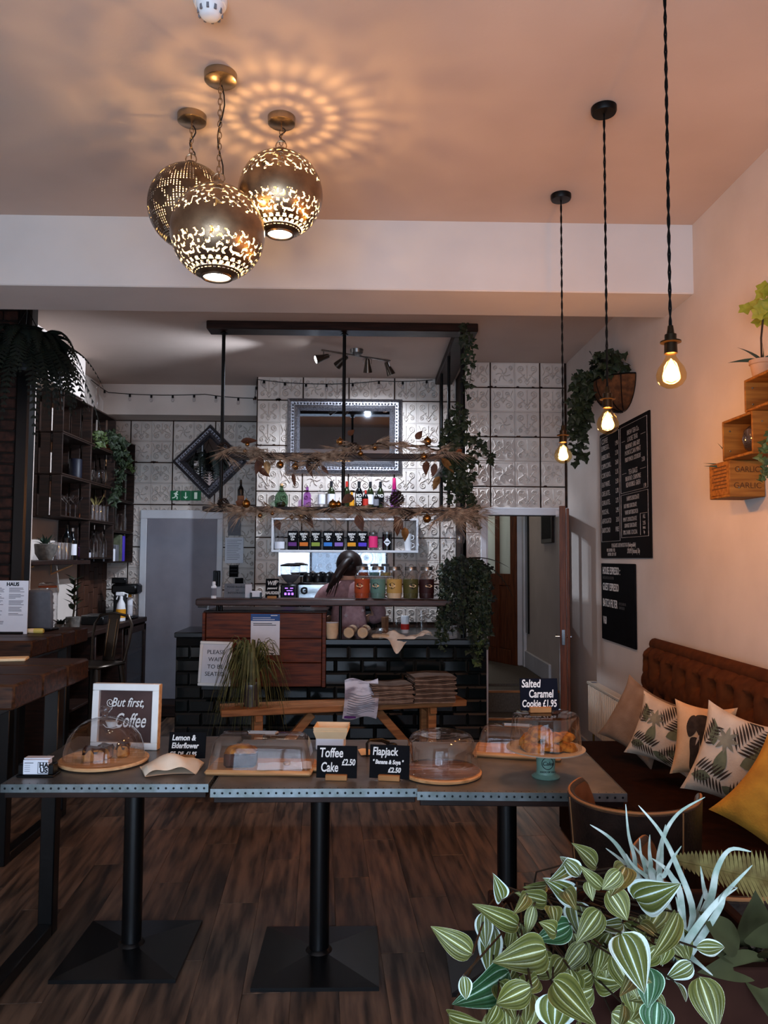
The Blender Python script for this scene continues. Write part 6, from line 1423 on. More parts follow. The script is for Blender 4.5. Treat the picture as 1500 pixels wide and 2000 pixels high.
ln(t, 'COFFEE', -.06 * Wd, .93 * Hd, .055)
for k, (s, q) in enumerate(zip(left, pr)): z = Hd * (.875 - k * .073); ln(t, s + '..' if k < 8 else s, -.05 * Wd, z, .052, sx=.62 if len(s) > 8 else .75); ln(t, q, -.42 * Wd, z, .048, al='RIGHT')
for s, y, z, sz in (('BREW TEA Co.', .72, .91, .046), ('LOOSE TEAS', .71, .86, .046), ('BREAKFAST : EARL GREY', .71, .81, .044), ('MOROCCAN MINT', .71, .765, .046), ('FRUIT PUNCH : CO2 DECAF', .71, .715, .042), ('2.50', .9, .68, .04), ('TEA BAGS', .71, .62, .05), ('BREAKFAST : CHAMOMILE', .71, .575, .044), ('RED ROOIBOS : GREEN', .71, .53, .046), ('1.90', .92, .497, .036), ('HARRYS CHOCOLATE', .7, .43, .042), ('HOT MILK CHOCOLATE', .65, .378, .04), ('WHITE BUTTERSCOTCH', .67, .33, .04), ('MINT CHOCOLATE', .64, .28, .04), ('ORANGE CHOCOLATE', .65, .235, .04), ('70% DARK COCOA', .64, .185, .042), ('ALL', .9, .285, .036), ('2.95', .9, .24, .036), ('SMALL', .9, .208, .022), ('8p', .9, .18, .03)): ln(t, s, -y * Wd, z * Hd, sz, al='CENTER', sx=.56 if len(s) > 14 else .75)
for s, y, z, sz in (('PLEASE ASK TO SIT IN OR TO GO (Biodegradable)', .5, .095, .04), ('MILK: SKIMMED : FULL', .24, .06, .034), ('ALMOND : SOY : OAT', .26, .028, .034), ('SYRUPS (Various) 30p', .7, .05, .046)): ln(t, s, -y * Wd, z * Hd, sz, al='CENTER', sx=.56)
a = atX(1174, 1100, XW - .012); b = atX(1239, 1101, XW - .012); c = atX(1176, 1249, XW - .012); d = atX(1240, 1266, XW - .012)
yF, yN = a.y, b.y; Wd = yF - yN; zB = (c.z + d.z) / 2; Hd = a.z - zB
t = T('espresso_chalkboard', 'smaller black chalkboard reading HOUSE ESPRESSO and BATCH FILTER', 'chalkboard', (XW, yF, zB)); MB().cbox(-.012, 0, -Wd, 0, 0, Hd, .003).build('board', 'slate', t)
for s, y, z, sz, m in (('HOUSE ESPRESSO :', .06, .9, .075, 'chalk'), ('BRAZIL SANTOS & COLOMBIA', .06, .81, .03, 'chalk_faint'), ('GUEST ESPRESSO', .06, .69, .075, 'chalk'), ('BATCH FILTER', .06, .48, .08, 'chalk'), ('SEE THE TABLE FOR', .56, .5, .026, 'chalk_faint'), ('TODAYS FILTER', .56, .45, .026, 'chalk_faint'), ('V60', .06, .25, .08, 'chalk')): ln(t, s, -y * Wd, z * Hd, sz, m, sx=.62)
# radiator
p0 = atX(1147, 1330, XR - .1); yA = p0.y; yZ = 4.75
t = T('radiator', 'cream ribbed panel radiator on the wall at the end of the banquette', 'radiator', (XR - .006, yA, 0)); z1 = p0.z; z0 = atX(1147, 1427, XR - .1).z; L_ = yA - yZ
MB().cbox(-.1, -.03, -L_, 0, z1 - .02, z1, .004).build('top_grille', 'cream_plastic', t)
MB().box(-.085, -.045, -.095, -.04, z1 + .0005, z1 + .001).build('valve_slot', 'ink_grey', t, smooth=0)
MB().box(-.07, -.03, -L_ + .01, -.01, z0, z1 - .02).build('panel', 'cream_plastic', t, smooth=0)
rb = MB(); n = int(L_ / .04)
for k in range(n): y = -L_ + .012 + k * (L_ - .024) / n; rb.cbox(-.1, -.07, y, y + .022, z0 + .01, z1 - .022, .006)
o = rb.build('convector_ribs', 'cream_plastic', t); o['kind'] = 'stuff'
for y in (-.1, -L_ + .1): MB().cbox(-.06, 0, y - .015, y + .015, z0 + .05, z0 + .09, .003).build('bracket', 'cream_plastic', t)
MB().tube([(-.06, -.03, z0), (-.06, -.03, .0)], .008, 8).build('pipe', 'brass', t)
# wall basket with ivy
p = atX(1238, 740, XR - .01); wbk = T('wall_basket', 'wire and coir half basket of trailing ivy fixed to the wall', 'plant basket', (XR - .005, p.y + .22, atX(1238, 732, XR).z - .0)); o = Vector(wbk.location); r = .24
m = MB(); nn = 14
for j in range(9):
    f = j / 8; rr = r * cos(f * pi / 2 * .96)
    for i in range(nn + 1): a = pi / 2 + pi * i / nn; m.v.append((rr * cos(a) * .85, rr * sin(a), -r * .85 * sin(f * pi / 2))); m.uv.append((0, 0))
for j in range(8):
    for i in range(nn): m.f.append((j * (nn + 1) + i, j * (nn + 1) + i + 1, (j + 1) * (nn + 1) + i + 1, (j + 1) * (nn + 1) + i))
m.build('coir_liner', 'coir', wbk)
wr = MB()
for i in range(0, nn + 1, 2): a = pi / 2 + pi * i / nn; wr.tube([(1.02 * r * cos(f * pi / 2 * .96) * cos(a) * .85, 1.02 * r * cos(f * pi / 2 * .96) * sin(a), -r * .87 * sin(f * pi / 2)) for f in [k / 8 for k in range(9)]], .003, 4)
wr.tube([(1.02 * r * cos(pi / 2 + pi * i / nn) * .85, 1.02 * r * sin(pi / 2 + pi * i / nn), 0) for i in range(nn + 1)], .005, 5); wr.build('wire_frame', 'black_metal', wbk)
random.seed(9)
def V(u, v, x): return atX(u, v, x) - o
for pts, n, sp in (([Vector((-.1, .1, .05)), Vector((-.12, 0, .12)), Vector((-.1, -.15, .06))], 120, .1), ([Vector((-.2, .1, .05)), Vector((-.22, .2, -.0)), Vector((-.24, .26, -.15)), Vector((-.22, .27, -.33))], 110, .07), ([Vector((-.15, .2, .05)), Vector((-.2, .3, -.08)), Vector((-.2, .36, -.3)), Vector((-.2, .34, -.5))], 90, .055), ([Vector((-.25, 0, .02)), Vector((-.3, .02, -.08)), Vector((-.28, .08, -.2))], 70, .06), ([Vector((-.15, .3, .0)), Vector((-.16, .42, -.12)), Vector((-.16, .5, -.3))], 50, .05)): vine(wbk, pts, n, .06, sp, 'ivy')
for k in range(10): a = random.uniform(-1.2, 1.2); frond(wbk, Vector((-.12, -.02, .05)), Vector((-.35, sin(a), .9)), random.uniform(.22, .36), .5, .04, 'fern_dark', n=18)
# garlic boxes
XG = XR - .16
def boxz(u, v): return atX(u, v, XG)
def garlic(label, yN, yF, z0, z1, mode, glabel=None):
    t = T('garlic_box', label, 'wooden box', (XR - .003, yN, z0), 0, 'stepped wooden garlic boxes on the wall'); d = .157; L_ = yF - yN; h = z1 - z0; th = .012
    MB().cbox(-d, 0, 0, th, 0, h, .003).build('near_end', 'garlic_wood', t); MB().cbox(-d, 0, L_ - th, L_, 0, h, .003).build('far_end', 'garlic_wood', t)
    MB().cbox(-d, 0, th, L_ - th, 0, th, .003).build('bottom', 'garlic_wood', t); MB().cbox(-.008, 0, th, L_ - th, th, h, .002).build('back', 'garlic_wood', t)
    if mode == 'open': MB().cbox(-d, 0, th, L_ - th, h - th, h, .003).build('top', 'garlic_wood', t)
    else: MB().cbox(-d, -d + th, th, L_ - th, th, h, .003).build('front', 'garlic_wood', t)
    n = MB()
    for z in (.25, .75): n.ball((-d + .03, L_ - th - .001, h * z), .004, 8, 5); n.ball((-d + .04, -.001, h * z), .004, 8, 5)
    n.build('nails', 'steel', t); return t, d, h, L_
yN3, yF3 = boxz(1425, 930).y, boxz(1385, 930).y; z3b, z3t = boxz(1425, 970).z, boxz(1425, 898).z
t, d_, h_, L3 = garlic('lowest wooden garlic box with an aloe growing from its top', yN3, yF3, z3b, z3t, 'top')
mat('brand_ink', '#4a2a0c', .8); text('GARLIC', .036, (-d_ / 2, -.0005, h_ * .3), 'brand_ink', t, align='CENTER'); text('GARLIC', .036, (-d_ / 2, -.0005, h_ * .74), 'brand_ink', t, align='CENTER', sx=.9)
pl = MB()
for k in range(7): pl.box(-d_ - .0008, -d_, .03, L3 - .03 - .02 * (k % 2), h_ * (.85 - k * .1), h_ * (.85 - k * .1) + .005)
pl.build('branding', 'brand_ink', t, smooth=0)
yN2, yF2 = boxz(1470, 850).y, boxz(1410, 850).y; z2b = z3t + .0; z2t = boxz(1470, 801).z
z2b = z3t + .001
t, d_, h_, L2 = garlic('middle open garlic box holding a silver glass apple', yN2, yF2, z2b, z2t, 'open'); o = text('GARLIC', .05, (-d_ / 2 + .01, -.0005, h_ / 2), 'brand_ink', t, (pi / 2, R(-90), 0), 'CENTER')
yN1, yF1 = yN2 - .28, boxz(1453, 770).y; z1b = z2t + .001
t, d_, h_, L1 = garlic('topmost open garlic box under the yellow orchid', yN1, yF1, z1b, boxz(1455, 742).z, 'open')
q = T('glass_apple', 'smoky silver glass apple inside the middle garlic box', 'ornament', (XR - .085, (yN2 + yF2) / 2 - .03, z2b + .0125)); r = .062
MB().lathe([(.001, .004), (.02, 0), (.05, .022), (r, .06), (.055, .1), (.03, .122), (.012, .118), (.001, .108)], 28).build('apple', 'smoke_silver' if 'smoke_silver' in M_ else mat('smoke_silver', '#7a6a62', .08, .85), q); MB().tube([(0, 0, .108), (.004, 0, .13), (.014, 0, .148)], .0035, 6).build('stalk', 'chrome', q)
mb = MB(); leaf_pts(mb, Vector((0, 0, .12)), Vector((-1, 0, .3)), Vector((0, 0, 1)), .04, .022, 4, 5); mb.build('leaf', 'chrome', q)
q = T('aloe', 'dark aloe rosette growing from the lowest garlic box', 'plant', (XR - .085, (yN2 + yF3) / 2 + .08, z3t - .03)); q.location.y = (yF3 + yF2) / 2 - .03
for k, (dx, dy, dz, L_) in enumerate(((-.9, .6, .5, .14), (-.6, .9, .35, .15), (-.3, .3, 1.1, .15), (-1, .1, .25, .13), (.1, .6, .9, .12), (-.8, .9, -.05, .13), (-.2, -.2, 1, .1))):
    mb = MB(); leaf_pts(mb, Vector((0, 0, 0)), Vector((dx, dy, dz)), Vector((.4, -1, .5)), L_, .026, 4, 6, .2, .4, .3); mb.build('leaf', 'aloe', q)
MB().ball((0, 0, -.02), .03, 12, 8, 1, 1, .6).build('soil', 'soil', q)
zt1 = boxz(1455, 742).z; p = Vector((XR - .085, atX(1488, 720, XR - .085).y, zt1 + .001))
q = T('orchid', 'yellow green orchid in a terracotta pot on the topmost box', 'plant', p)
MB().lathe([(.001, 0), (.034, 0), (.045, .065), (.05, .067), (.05, .085), (.001, .078)], 22).build('pot', 'pot_pale', q)
for dx, dy, dz, L_ in ((-1, .5, .25, .13), (-.5, .6, .9, .13), (.8, -.6, .3, .12), (-.2, -.8, .5, .12), (.5, .6, .4, .11)):
    mb = MB(); leaf_pts(mb, Vector((0, 0, .08)), Vector((dx, dy, dz)), Vector((.4, -1, .5)), L_, .032, 4, 6, .2, .5); mb.build('leaf', 'aloe', q)
fp_ = atX(1490, 590, XR - .1) - p; st = [Vector((0, 0, .08)), Vector((-.0, .0, .18)), fp_ * .75, fp_ + Vector((0, 0, -.03))]; MB().tube(st, .004, 6).build('stalk', 'stem', q)
for k in range(15):
    c = fp_ + Vector((random.uniform(-.05, .05), random.uniform(-.06, .07), random.uniform(-.07, .08))); mb = MB(); n0 = Vector((-.6 + random.uniform(-.5, .3), -1, random.uniform(-.3, .5))).normalized(); a_ = n0.orthogonal().normalized(); b_ = n0.cross(a_)
    for j in range(5): w = j * 2 * pi / 5 + k; leaf_pts(mb, c, a_ * cos(w) + b_ * sin(w) + n0 * .25, n0, .034, .03, 2, 4, .2, .7)
    mb.build('flower', 'orchid', q)
q = T('trailing_pot', 'variegated ivy trailing beside the garlic boxes', 'ivy', (XR - .2, yN2 - .2, boxz(1495, 860).z)); o = Vector(q.location)
MB().lathe([(.001, -.02), (.04, -.02), (.05, .05), (.001, .045)], 16, (.1, -.1, 0)).cyl((.1, -.1, 0), (.218, -.1, 0), .008).build('pot', 'pot_pale', q)
for pts, n in (([Vector((.08, -.1, .05)), Vector((.02, -.02, .04)), Vector((0, 0, -.05)), Vector((.0, .02, -.1)), Vector((-.01, .03, -.15))], 46), ([Vector((.08, -.1, .05)), Vector((.03, -.06, .0)), Vector((.03, -.05, -.1)), Vector((.03, -.04, -.2))], 46), ([Vector((.08, -.1, .06)), Vector((.03, 0, .03)), Vector((.0, .04, -.06))], 30)): vine(q, pts, n, .03, .018, 'ivy_light')
# ================================================================ BANQUETTE
yE, yS = 4.52, 1.2; zS = .5
sf = T('banquette', 'long brown velvet banquette with a deep buttoned back', 'sofa', (XR, yS, 0)); L_ = yE - yS
MB().cbox(-.62, 0, 0, L_, 0, zS - .1, .01).build('base', 'sofa_seat', sf)
MB().cbox(-.64, -.12, 0, L_, zS - .1, zS, .035).build('seat', 'sofa_seat', sf)
zTp = 1.06
def bk(a, b):
    y = a * L_; z = zS - .06 + b * (zTp - zS + .05); s = .17; row = (z - zS - .05) / s
    pl = abs(sin(pi * y / s)) ; d = .0
    for rr in range(0, 3):
        zc = zS + .1 + rr * .17; ph = .5 if rr % 2 else 0
        for kk in (0,):
            fy = ((y / s + ph + .5) % 1 - .5) * s; q = (fy * fy + (z - zc) ** 2) / .0018; d += .035 * math.exp(-q)
            w = abs(abs(fy) - abs(z - zc)) ; d += .012 * math.exp(-(w / .014) ** 2) * math.exp(-((z - zc) / .1) ** 2)
    if z > zS + .42: d += .012 * (1 - min(1, abs(((y / s + .5) % 1) - .5) * s / .03)) if abs(((y / s + .5) % 1) - .5) * s < .03 else 0
    th = .17 - .03 * b; e = min(1, (1 - a) * L_ / .06); roll = max(0, (b - .9) / .1)
    return (-th * (.35 + .65 * math.sqrt(max(0, 1 - (1 - e) ** 2))) * (1 - .45 * roll ** 2) + d, y, z)
MB().grid(bk, 260, 34, True).build('tufted_back', 'sofa_velvet', sf)
MB().box(-.1, -.001, 0, L_ - .02, .3, zTp - .04).build('back_frame', 'sofa_velvet', sf, smooth=0)
MB().tube([(-.055, y, zTp - .005) for y in (0, L_ * .5, L_ - .03)], .036, 12).build('top_roll', 'sofa_velvet', sf)
bt_ = MB()
for rr in range(3):
    zc = zS + .1 + rr * .17
    for k in range(1, int(L_ / .17)): y = (k + (.5 if rr % 2 else 0)) * .17; bt_.ball((-.118 + .03 * (zc - zS), y, zc), .01, 8, 5)
o = bt_.build('buttons', 'sofa_velvet', sf); o['kind'] = 'stuff'
# cushions
def cush_S(w, h, t):
    def F(a, b, side=-1, lift=0):
        pin = 1 - .15 * (1 - abs(a) ** 2) * abs(b) ** 3; pin2 = 1 - .15 * (1 - abs(b) ** 2) * abs(a) ** 3
        bl = max(0, (1 - a * a)) ** .45 * max(0, (1 - b * b)) ** .45
        return Vector((a * w / 2 * pin2, side * (t / 2 * bl + lift) , b * h / 2 * pin))
    return F
def cushion(label, u, v, y, w, h, tt, m, roll, yaw, lean, prints=None, lab=None):
    p = atY(u, v, y); c = T('cushion', label, 'cushion', p); c.rotation_euler = (Matrix.Rotation(yaw, 3, 'Z') @ Matrix.Rotation(lean, 3, 'X') @ Matrix.Rotation(roll, 3, 'Y')).to_euler()
    F = cush_S(w, h, tt); mb = MB(); cr = lambda a, b: noise.noise(Vector((a * 2.2, b * 2.2, u))) * .012
    mb.grid(lambda a, b: F(2 * a - 1, 2 * b - 1, -1, cr(a, b) * min(1, 6 * a * (1 - a)) * min(1, 6 * b * (1 - b))), 22, 22); mb.grid(lambda a, b: F(2 * a - 1, 2 * b - 1, 1), 16, 16, True); mb.build('cover', m, c); cv_ = c.children[0]
    for nm, pm_, polys in (prints or ()):
        q = MB()
        for poly in polys:
            ca_ = sum(x for x, _ in poly) / len(poly); cb_ = sum(y_ for _, y_ in poly) / len(poly)
            def P(a, b): s = cr((a + 1) / 2, (b + 1) / 2); return F(a, b, -1, s * min(1, 1.5 * (1 - a * a)) * min(1, 1.5 * (1 - b * b)) + .0035 + (.0015 if nm == 'elephant_tusks' else 0))
            n = len(poly); vs = [P(ca_, cb_)] + [P(ca_ + (x - ca_) * .55, cb_ + (y_ - cb_) * .55) for x, y_ in poly] + [P(x, y_) for x, y_ in poly]
            q.add(vs, [(0, 1 + i, 1 + (i + 1) % n) for i in range(n)] + [(1 + i, 1 + n + i, 1 + n + (i + 1) % n, 1 + (i + 1) % n) for i in range(n)])
        oo = q.build(nm, pm_, cv_, smooth=60); oo['kind'] = 'stuff'
    return c
def leafpoly(x, y, L_, w, an):
    pts = [(t_ * L_, sg * w * sin(pi * t_ ** .8)) for t_, sg in [(k / 8, 1) for k in range(9)] + [(k / 8, -1) for k in range(7, 0, -1)]]
    return [(min(.93, max(-.93, x + a * cos(an) - b * sin(an))), min(.93, max(-.93, y + a * sin(an) + b * cos(an)))) for a, b in pts]
def fronds(x, y, n, an, ln_, step):
    out = []
    for k in range(n):
        for sg in (-1, 1): out.append(leafpoly(x + cos(an) * k * step, y + sin(an) * k * step, ln_, .025, an + sg * 1.05))
    return out
pal = [('palm_print', 'print_dark', fronds(.0, .15, 10, 1.0, .5, .085) + fronds(-.85, -.45, 9, -.15, .36, .085) + fronds(.15, -.85, 9, .75, .34, .085) + fronds(-.8, .1, 6, 1.2, .25, .08)),
       ('leaf_print', 'print_green', [leafpoly(.15, -.1, .75, .17, .55), leafpoly(-.3, -.5, .65, .15, 1.5), leafpoly(-.1, -.65, .6, .13, -.35), leafpoly(-.55, .1, .6, .13, 1.9), leafpoly(.25, -.5, .6, .13, -.1), leafpoly(.3, .3, .5, .1, .1), leafpoly(-.4, -.55, .5, .12, 3.3)]), ('flower_print', 'print_grey', [leafpoly(-.3, .3, .3, .05, k * .8) for k in range(8)])]
def smooth_poly(pts, n=4):
    out = []; m = len(pts)
    for i in range(m):
        p0_, p1_, p2_, p3_ = [Vector(pts[(i + k - 1) % m]) for k in range(4)]
        for j in range(n): t_ = j / n; q = .5 * ((2 * p1_) + (p2_ - p0_) * t_ + (2 * p0_ - 5 * p1_ + 4 * p2_ - p3_) * t_ ** 2 + (3 * p1_ - p0_ - 3 * p2_ + p3_) * t_ ** 3); out.append((q.x, q.y))
    return out
ele = [('elephant_print', 'print_dark', [smooth_poly(q) for q in ([(-.28, .6), (-.1, .68), (.1, .66), (.25, .55), (.22, .3), (.14, .1), (.1, -.2), (.12, -.5), (.02, -.55), (-.06, -.2), (-.14, .1), (-.26, .3)], [(.2, .62), (.42, .6), (.55, .35), (.48, .05), (.3, -.02), (.2, .2)], [(-.28, .62), (-.45, .56), (-.55, .3), (-.46, .04), (-.3, .1), (-.2, .3)], [(-.4, .0), (-.12, .0), (-.12, -.4), (-.16, -.85), (-.36, -.85), (-.38, -.4)], [(.12, .0), (.42, .0), (.4, -.4), (.38, -.82), (.2, -.84), (.18, -.4)])]), ('elephant_tusks', 'cushion_cream', [leafpoly(-.12, .12, .3, .03, -1.9), leafpoly(.1, .12, .3, .03, -1.3)])]
cushion('plain taupe linen cushion furthest along the banquette, by the radiator', 1250, 1408, 3.98, .33, .36, .14, 'cushion_brown', R(24), R(-42), R(-14))
cushion('palm leaf print cushion between the taupe and elephant cushions', 1300, 1432, 3.62, .31, .31, .14, 'cushion_cream', R(14), R(-36), R(-16), pal)
cushion('peach cushion with a dark elephant print', 1374, 1447, 3.22, .245, .31, .12, 'cushion_peach', R(4), R(-26), R(-14), ele)
cushion('palm leaf print cushion between the elephant and mustard cushions', 1438, 1484, 2.94, .31, .36, .14, 'cushion_cream', R(16), R(-30), R(-16), pal)
cushion('mustard yellow velvet cushion lying nearest on the banquette', 1540, 1572, 2.58, .36, .35, .14, 'cushion_mustard', R(32), R(-30), R(-30))
# ================================================================ LEATHER CHAIRS
def chair(label, loc, rz):
    t = T('leather_chair', label, 'chair', loc, rz, 'dark leather tub chairs at the zinc tables')
    zs, zt = .46, .84; a_, b_ = .16, .24
    def topz(f): return zt - .02 * (1 - cos(f)) - .12 * max(0, (abs(f) - 1.8) / .35) ** 2
    def shell(off):
        def fn(u, v):
            f = (2 * u - 1) * 2.15; z = zs - .02 + v * (topz(f) - zs + .02); fl = 1 + .1 * v + off
            return ((a_ * fl) * sin(f) * (1 if abs(f) < 1.6 else 1), -(b_ * fl) * cos(f) * (1 if abs(f) < pi / 2 else 1.2) - .05 * v, z)
        return fn
    MB().grid(shell(.0), 40, 10, True).build('back_inner', 'leather_tan', t); MB().grid(shell(.13), 40, 10).build('back_shell', 'leather', t)
    o, i = shell(.13), shell(0.0); MB().grid(lambda u, v: tuple(Vector(o(u, 1)).lerp(Vector(i(u, 1)), v) + Vector((0, 0, .01 * sin(pi * v)))), 40, 4).build('top_edge', 'leather', t)
    for u in (0, 1): MB().grid(lambda v, w: tuple(Vector(o(u, v)).lerp(Vector(i(u, v)), w)), 10, 2).build('front_edge', 'leather', t)
    MB().tube([tuple(Vector(shell(.1)(k / 60, 1)) + Vector((0, 0, .006))) for k in range(61)], .0042, 6).build('piping', 'piping', t)
    for f in (.28, .72): MB().tube([tuple(Vector(shell(.135)(f, k / 10))) for k in range(11)], .0025, 5).build('seam', 'piping', t)
    MB().lathe([(.001, zs - .06), (.14, zs - .06), (.165, zs - .03), (.16, zs + .01), (.13, zs + .03), (.001, zs + .04)], 32).build('seat', 'leather', t)
    for sx in (-1, 1):
        for sy in (-1, 1): MB().tube([(sx * .14, sy * .13, zs - .05), (sx * .2, sy * .19, 0)], [.016, .011], 10).build('leg', 'black_metal', t)
    return t
p = atZ(1262, 1572, .84); c0 = chair('dark leather tub chair tucked under the cake stand table', (p.x + .05, p.y + .22, 0), R(-28))
p = atZ(1450, 1690, .84); copy_tree(c0, (p.x + .0, p.y + .12, 0), R(-30), 'dark leather tub chair behind the fern leaf, nearer to the foreground plants')
# ================================================================ FOREGROUND PLANTER
random.seed(17)
pl_ = T('planter', 'tall brown planter box at the edge of the foreground foliage', 'planter', (0, 0, 0)); YP = 1.18
xa, xb = atY(1010, 1900, YP).x, atY(1560, 1900, YP).x; zP = atY(1200, 1893, YP).z
for a, b, c, d in ((xa, xb, YP, YP + .02), (xa, xb, YP + .26, YP + .28), (xa, xa + .02, YP + .02, YP + .26), (xb - .02, xb, YP + .02, YP + .26)): MB().cbox(a, b, c, d, 0, zP, .003).build('side_board', 'planter', pl_)
MB().box(xa + .02, xb - .02, YP + .02, YP + .26, .05, zP - .03).build('soil', 'soil', pl_, smooth=0)
Z5 = lambda x, y: (840 + x / 2.2727, 1540 + y / 2.2727)
tr = T('variegated_plant', 'foreground trailing plant with pointed green and white striped leaves', 'plant', (atY(1110, 1880, YP).x, YP + .08, zP)); o = Vector(tr.location)
lv = []
for k in range(3):
    mb = MB()
    def fn(a, b, k=k):
        s = 2 * a - 1; ww = max(sin(pi * min(1, b ** (.62 + .04 * k))), .0) ** .9 * .5 * (1 - .12 * b) + (.002); return (s * ww, b, -.16 * abs(s) ** 1.5 * ww * 2 * (-1) - .22 * (b - .3) ** 2 - .03 * sin(b * 8 + k) * s)
    mb.grid(fn, 10, 14)
    for m in ('leaf_olive', 'leaf_pale', 'leaf_green'):
        lv.append((k, m, mb.mesh('leaf', m, 0)));
        lv[-1][2].polygons.foreach_set('use_smooth', [True] * len(lv[-1][2].polygons))
L5 = [(320,495,290,400,60),(395,610,222,530,70),(240,548,245,692,65),(270,600,262,812,85),(188,735,28,630,85),(365,610,350,710,40),(520,715,315,765,125),(640,490,530,415,80),(520,430,435,440,42),(520,500,400,470,62),(740,350,648,255,64),(665,390,590,310,62),(625,330,552,400,58),(765,440,675,355,46),(845,365,775,440,62),(870,345,815,455,80),(905,490,1075,440,125),(790,450,870,570,95),(640,500,665,640,95),(755,540,665,670,85),(625,605,492,665,84),(540,520,555,595,62),(855,600,755,612,55),(855,595,950,705,85),(800,640,705,810,98),(850,640,940,865,135),(640,640,700,780,66),(690,690,595,808,70),(930,600,1005,650,52),(1100,550,1010,730,74),(1010,700,920,790,72),(1060,690,1030,780,50),(1180,705,1300,705,55),(1165,775,1060,840,62),(1090,860,1135,930,46),(1195,835,1265,1045,118),(355,815,150,945,135),(450,880,305,950,92),(545,850,705,1020,115),(560,905,550,1070,135),(590,750,540,830,62),(620,800,660,900,72),(810,740,910,910,84),(960,790,970,950,112),(1010,945,1000,1090,115),(80,1005,220,1045,64),(150,830,160,930,50),(420,880,430,1020,66),(700,410,720,490,42),(460,520,430,640,42),(860,960,850,1045,44),(480,840,420,900,60),(380,760,350,850,60),(300,960,260,1050,66),(700,560,760,600,50),(900,820,860,900,60),(1080,700,1130,760,50),(430,470,385,545,50),(600,450,640,520,60),(560,640,500,600,60),(250,1040,330,1100,80),(400,1010,360,1090,80),(660,1000,640,1090,80),(760,700,740,830,60),(720,820,650,870,60)]
for k in range(34):
    x0 = random.uniform(260, 1150); y0 = random.uniform(430, 1000); an = random.uniform(.2, 2.9); l5 = random.uniform(90, 160)
    if y0 > 380 + abs(x0 - 720) * .35: L5.append((x0, y0, x0 + l5 * cos(an), y0 + l5 * sin(an), random.uniform(60, 105)))
stems = MB(); root = Vector((0, .06, -.02))
for k, (x0, y0, x1, y1, w) in enumerate(L5):
    D0 = 1.02 + .2 * noise.noise(Vector((x0 * .004, y0 * .004, 3))) + random.uniform(-.04, .06) - .05 * (y0 > 800)
    if k > 64: D0 += .1
    a = atY(*Z5(x0, y0), D0); b = atY(*Z5(x1, y1), D0 - random.uniform(-.02, .06)); d = (b - a) * 1.14; L_ = d.length; yv = d.normalized()
    nv = Vector((random.uniform(-.35, .35), -1, random.uniform(.1, .7))); xv = yv.cross(nv).normalized(); zv = xv.cross(yv)
    wd = w / 2.2727 * D0 / 1500 * 1.3
    pale = k in (2, 3, 12, 18, 25, 22, 16, 11, 32, 34, 46, 0, 7, 39, 33); grn = k in (36, 20, 43, 39, 44) and not pale
    m = 'leaf_pale' if pale else 'leaf_green' if grn else 'leaf_olive'
    me = [q for q in lv if q[1] == m][k % 3][2]
    ob = put('leaf', me, tr); ob.matrix_local = Matrix.Translation(a - o) @ Matrix((xv, yv, zv)).transposed().to_4x4() @ Matrix.Diagonal((wd, L_, (wd + L_) / 2, 1))
    mid = (a - o) * .6 + root * .4 + Vector((random.uniform(-.03, .03), .09, -.0)); stems.tube([root + rv(.04), mid, a - o], .0014, 5)
stems.build('stems', 'stem', tr)
# air plant
ap = T('air_plant', 'pale silvery spiky air plant rising behind the striped leaves', 'plant', (atY(*Z5(1110, 700), 1.22).x, 1.22, zP)); o = Vector(ap.location)
BL = [((1040, 580), (870, 310), (800, 220), (710, 160)), ((930, 420), (905, 300), (880, 200), (868, 70)), ((1165, 560), (1090, 330), (1020, 190), (925, 75)), ((1020, 400), (1030, 230), (1100, 110), (1220, 38)), ((1235, 510), (1270, 360), (1330, 270), (1425, 280)), ((1130, 690), (1230, 550), (1340, 430), (1430, 340)), ((1140, 700), (1180, 610), (1280, 500), (1365, 440)), ((1225, 520), (1220, 470), (1212, 430), (1200, 345)), ((1020, 430), (1040, 380), (1070, 320), (1115, 255)), ((990, 410), (978, 330), (972, 270), (975, 205)), ((970, 410), (950, 340), (935, 290), (930, 220)), ((930, 420), (880, 350), (840, 310), (780, 265)), ((1110, 480), (1070, 390), (1040, 350), (985, 310)), ((1010, 420), (975, 350), (940, 300), (895, 245)), ((1120, 690), (1160, 600), (1195, 520), (1220, 445)), ((1110, 690), (1150, 740), (1190, 775), (1255, 830)), ((1100, 690), (1080, 600), (1050, 540), (1000, 490)), ((1110, 690), (1110, 600), (1105, 540), (1090, 480)), ((1090, 700), (1060, 720), (1040, 745), (1030, 790)), ((1020, 420), (1025, 330), (1030, 240), (1045, 160)), ((1270, 550), (1300, 480), (1330, 440), (1365, 440)), ((1000, 430), (960, 390), (900, 340), (870, 290))]
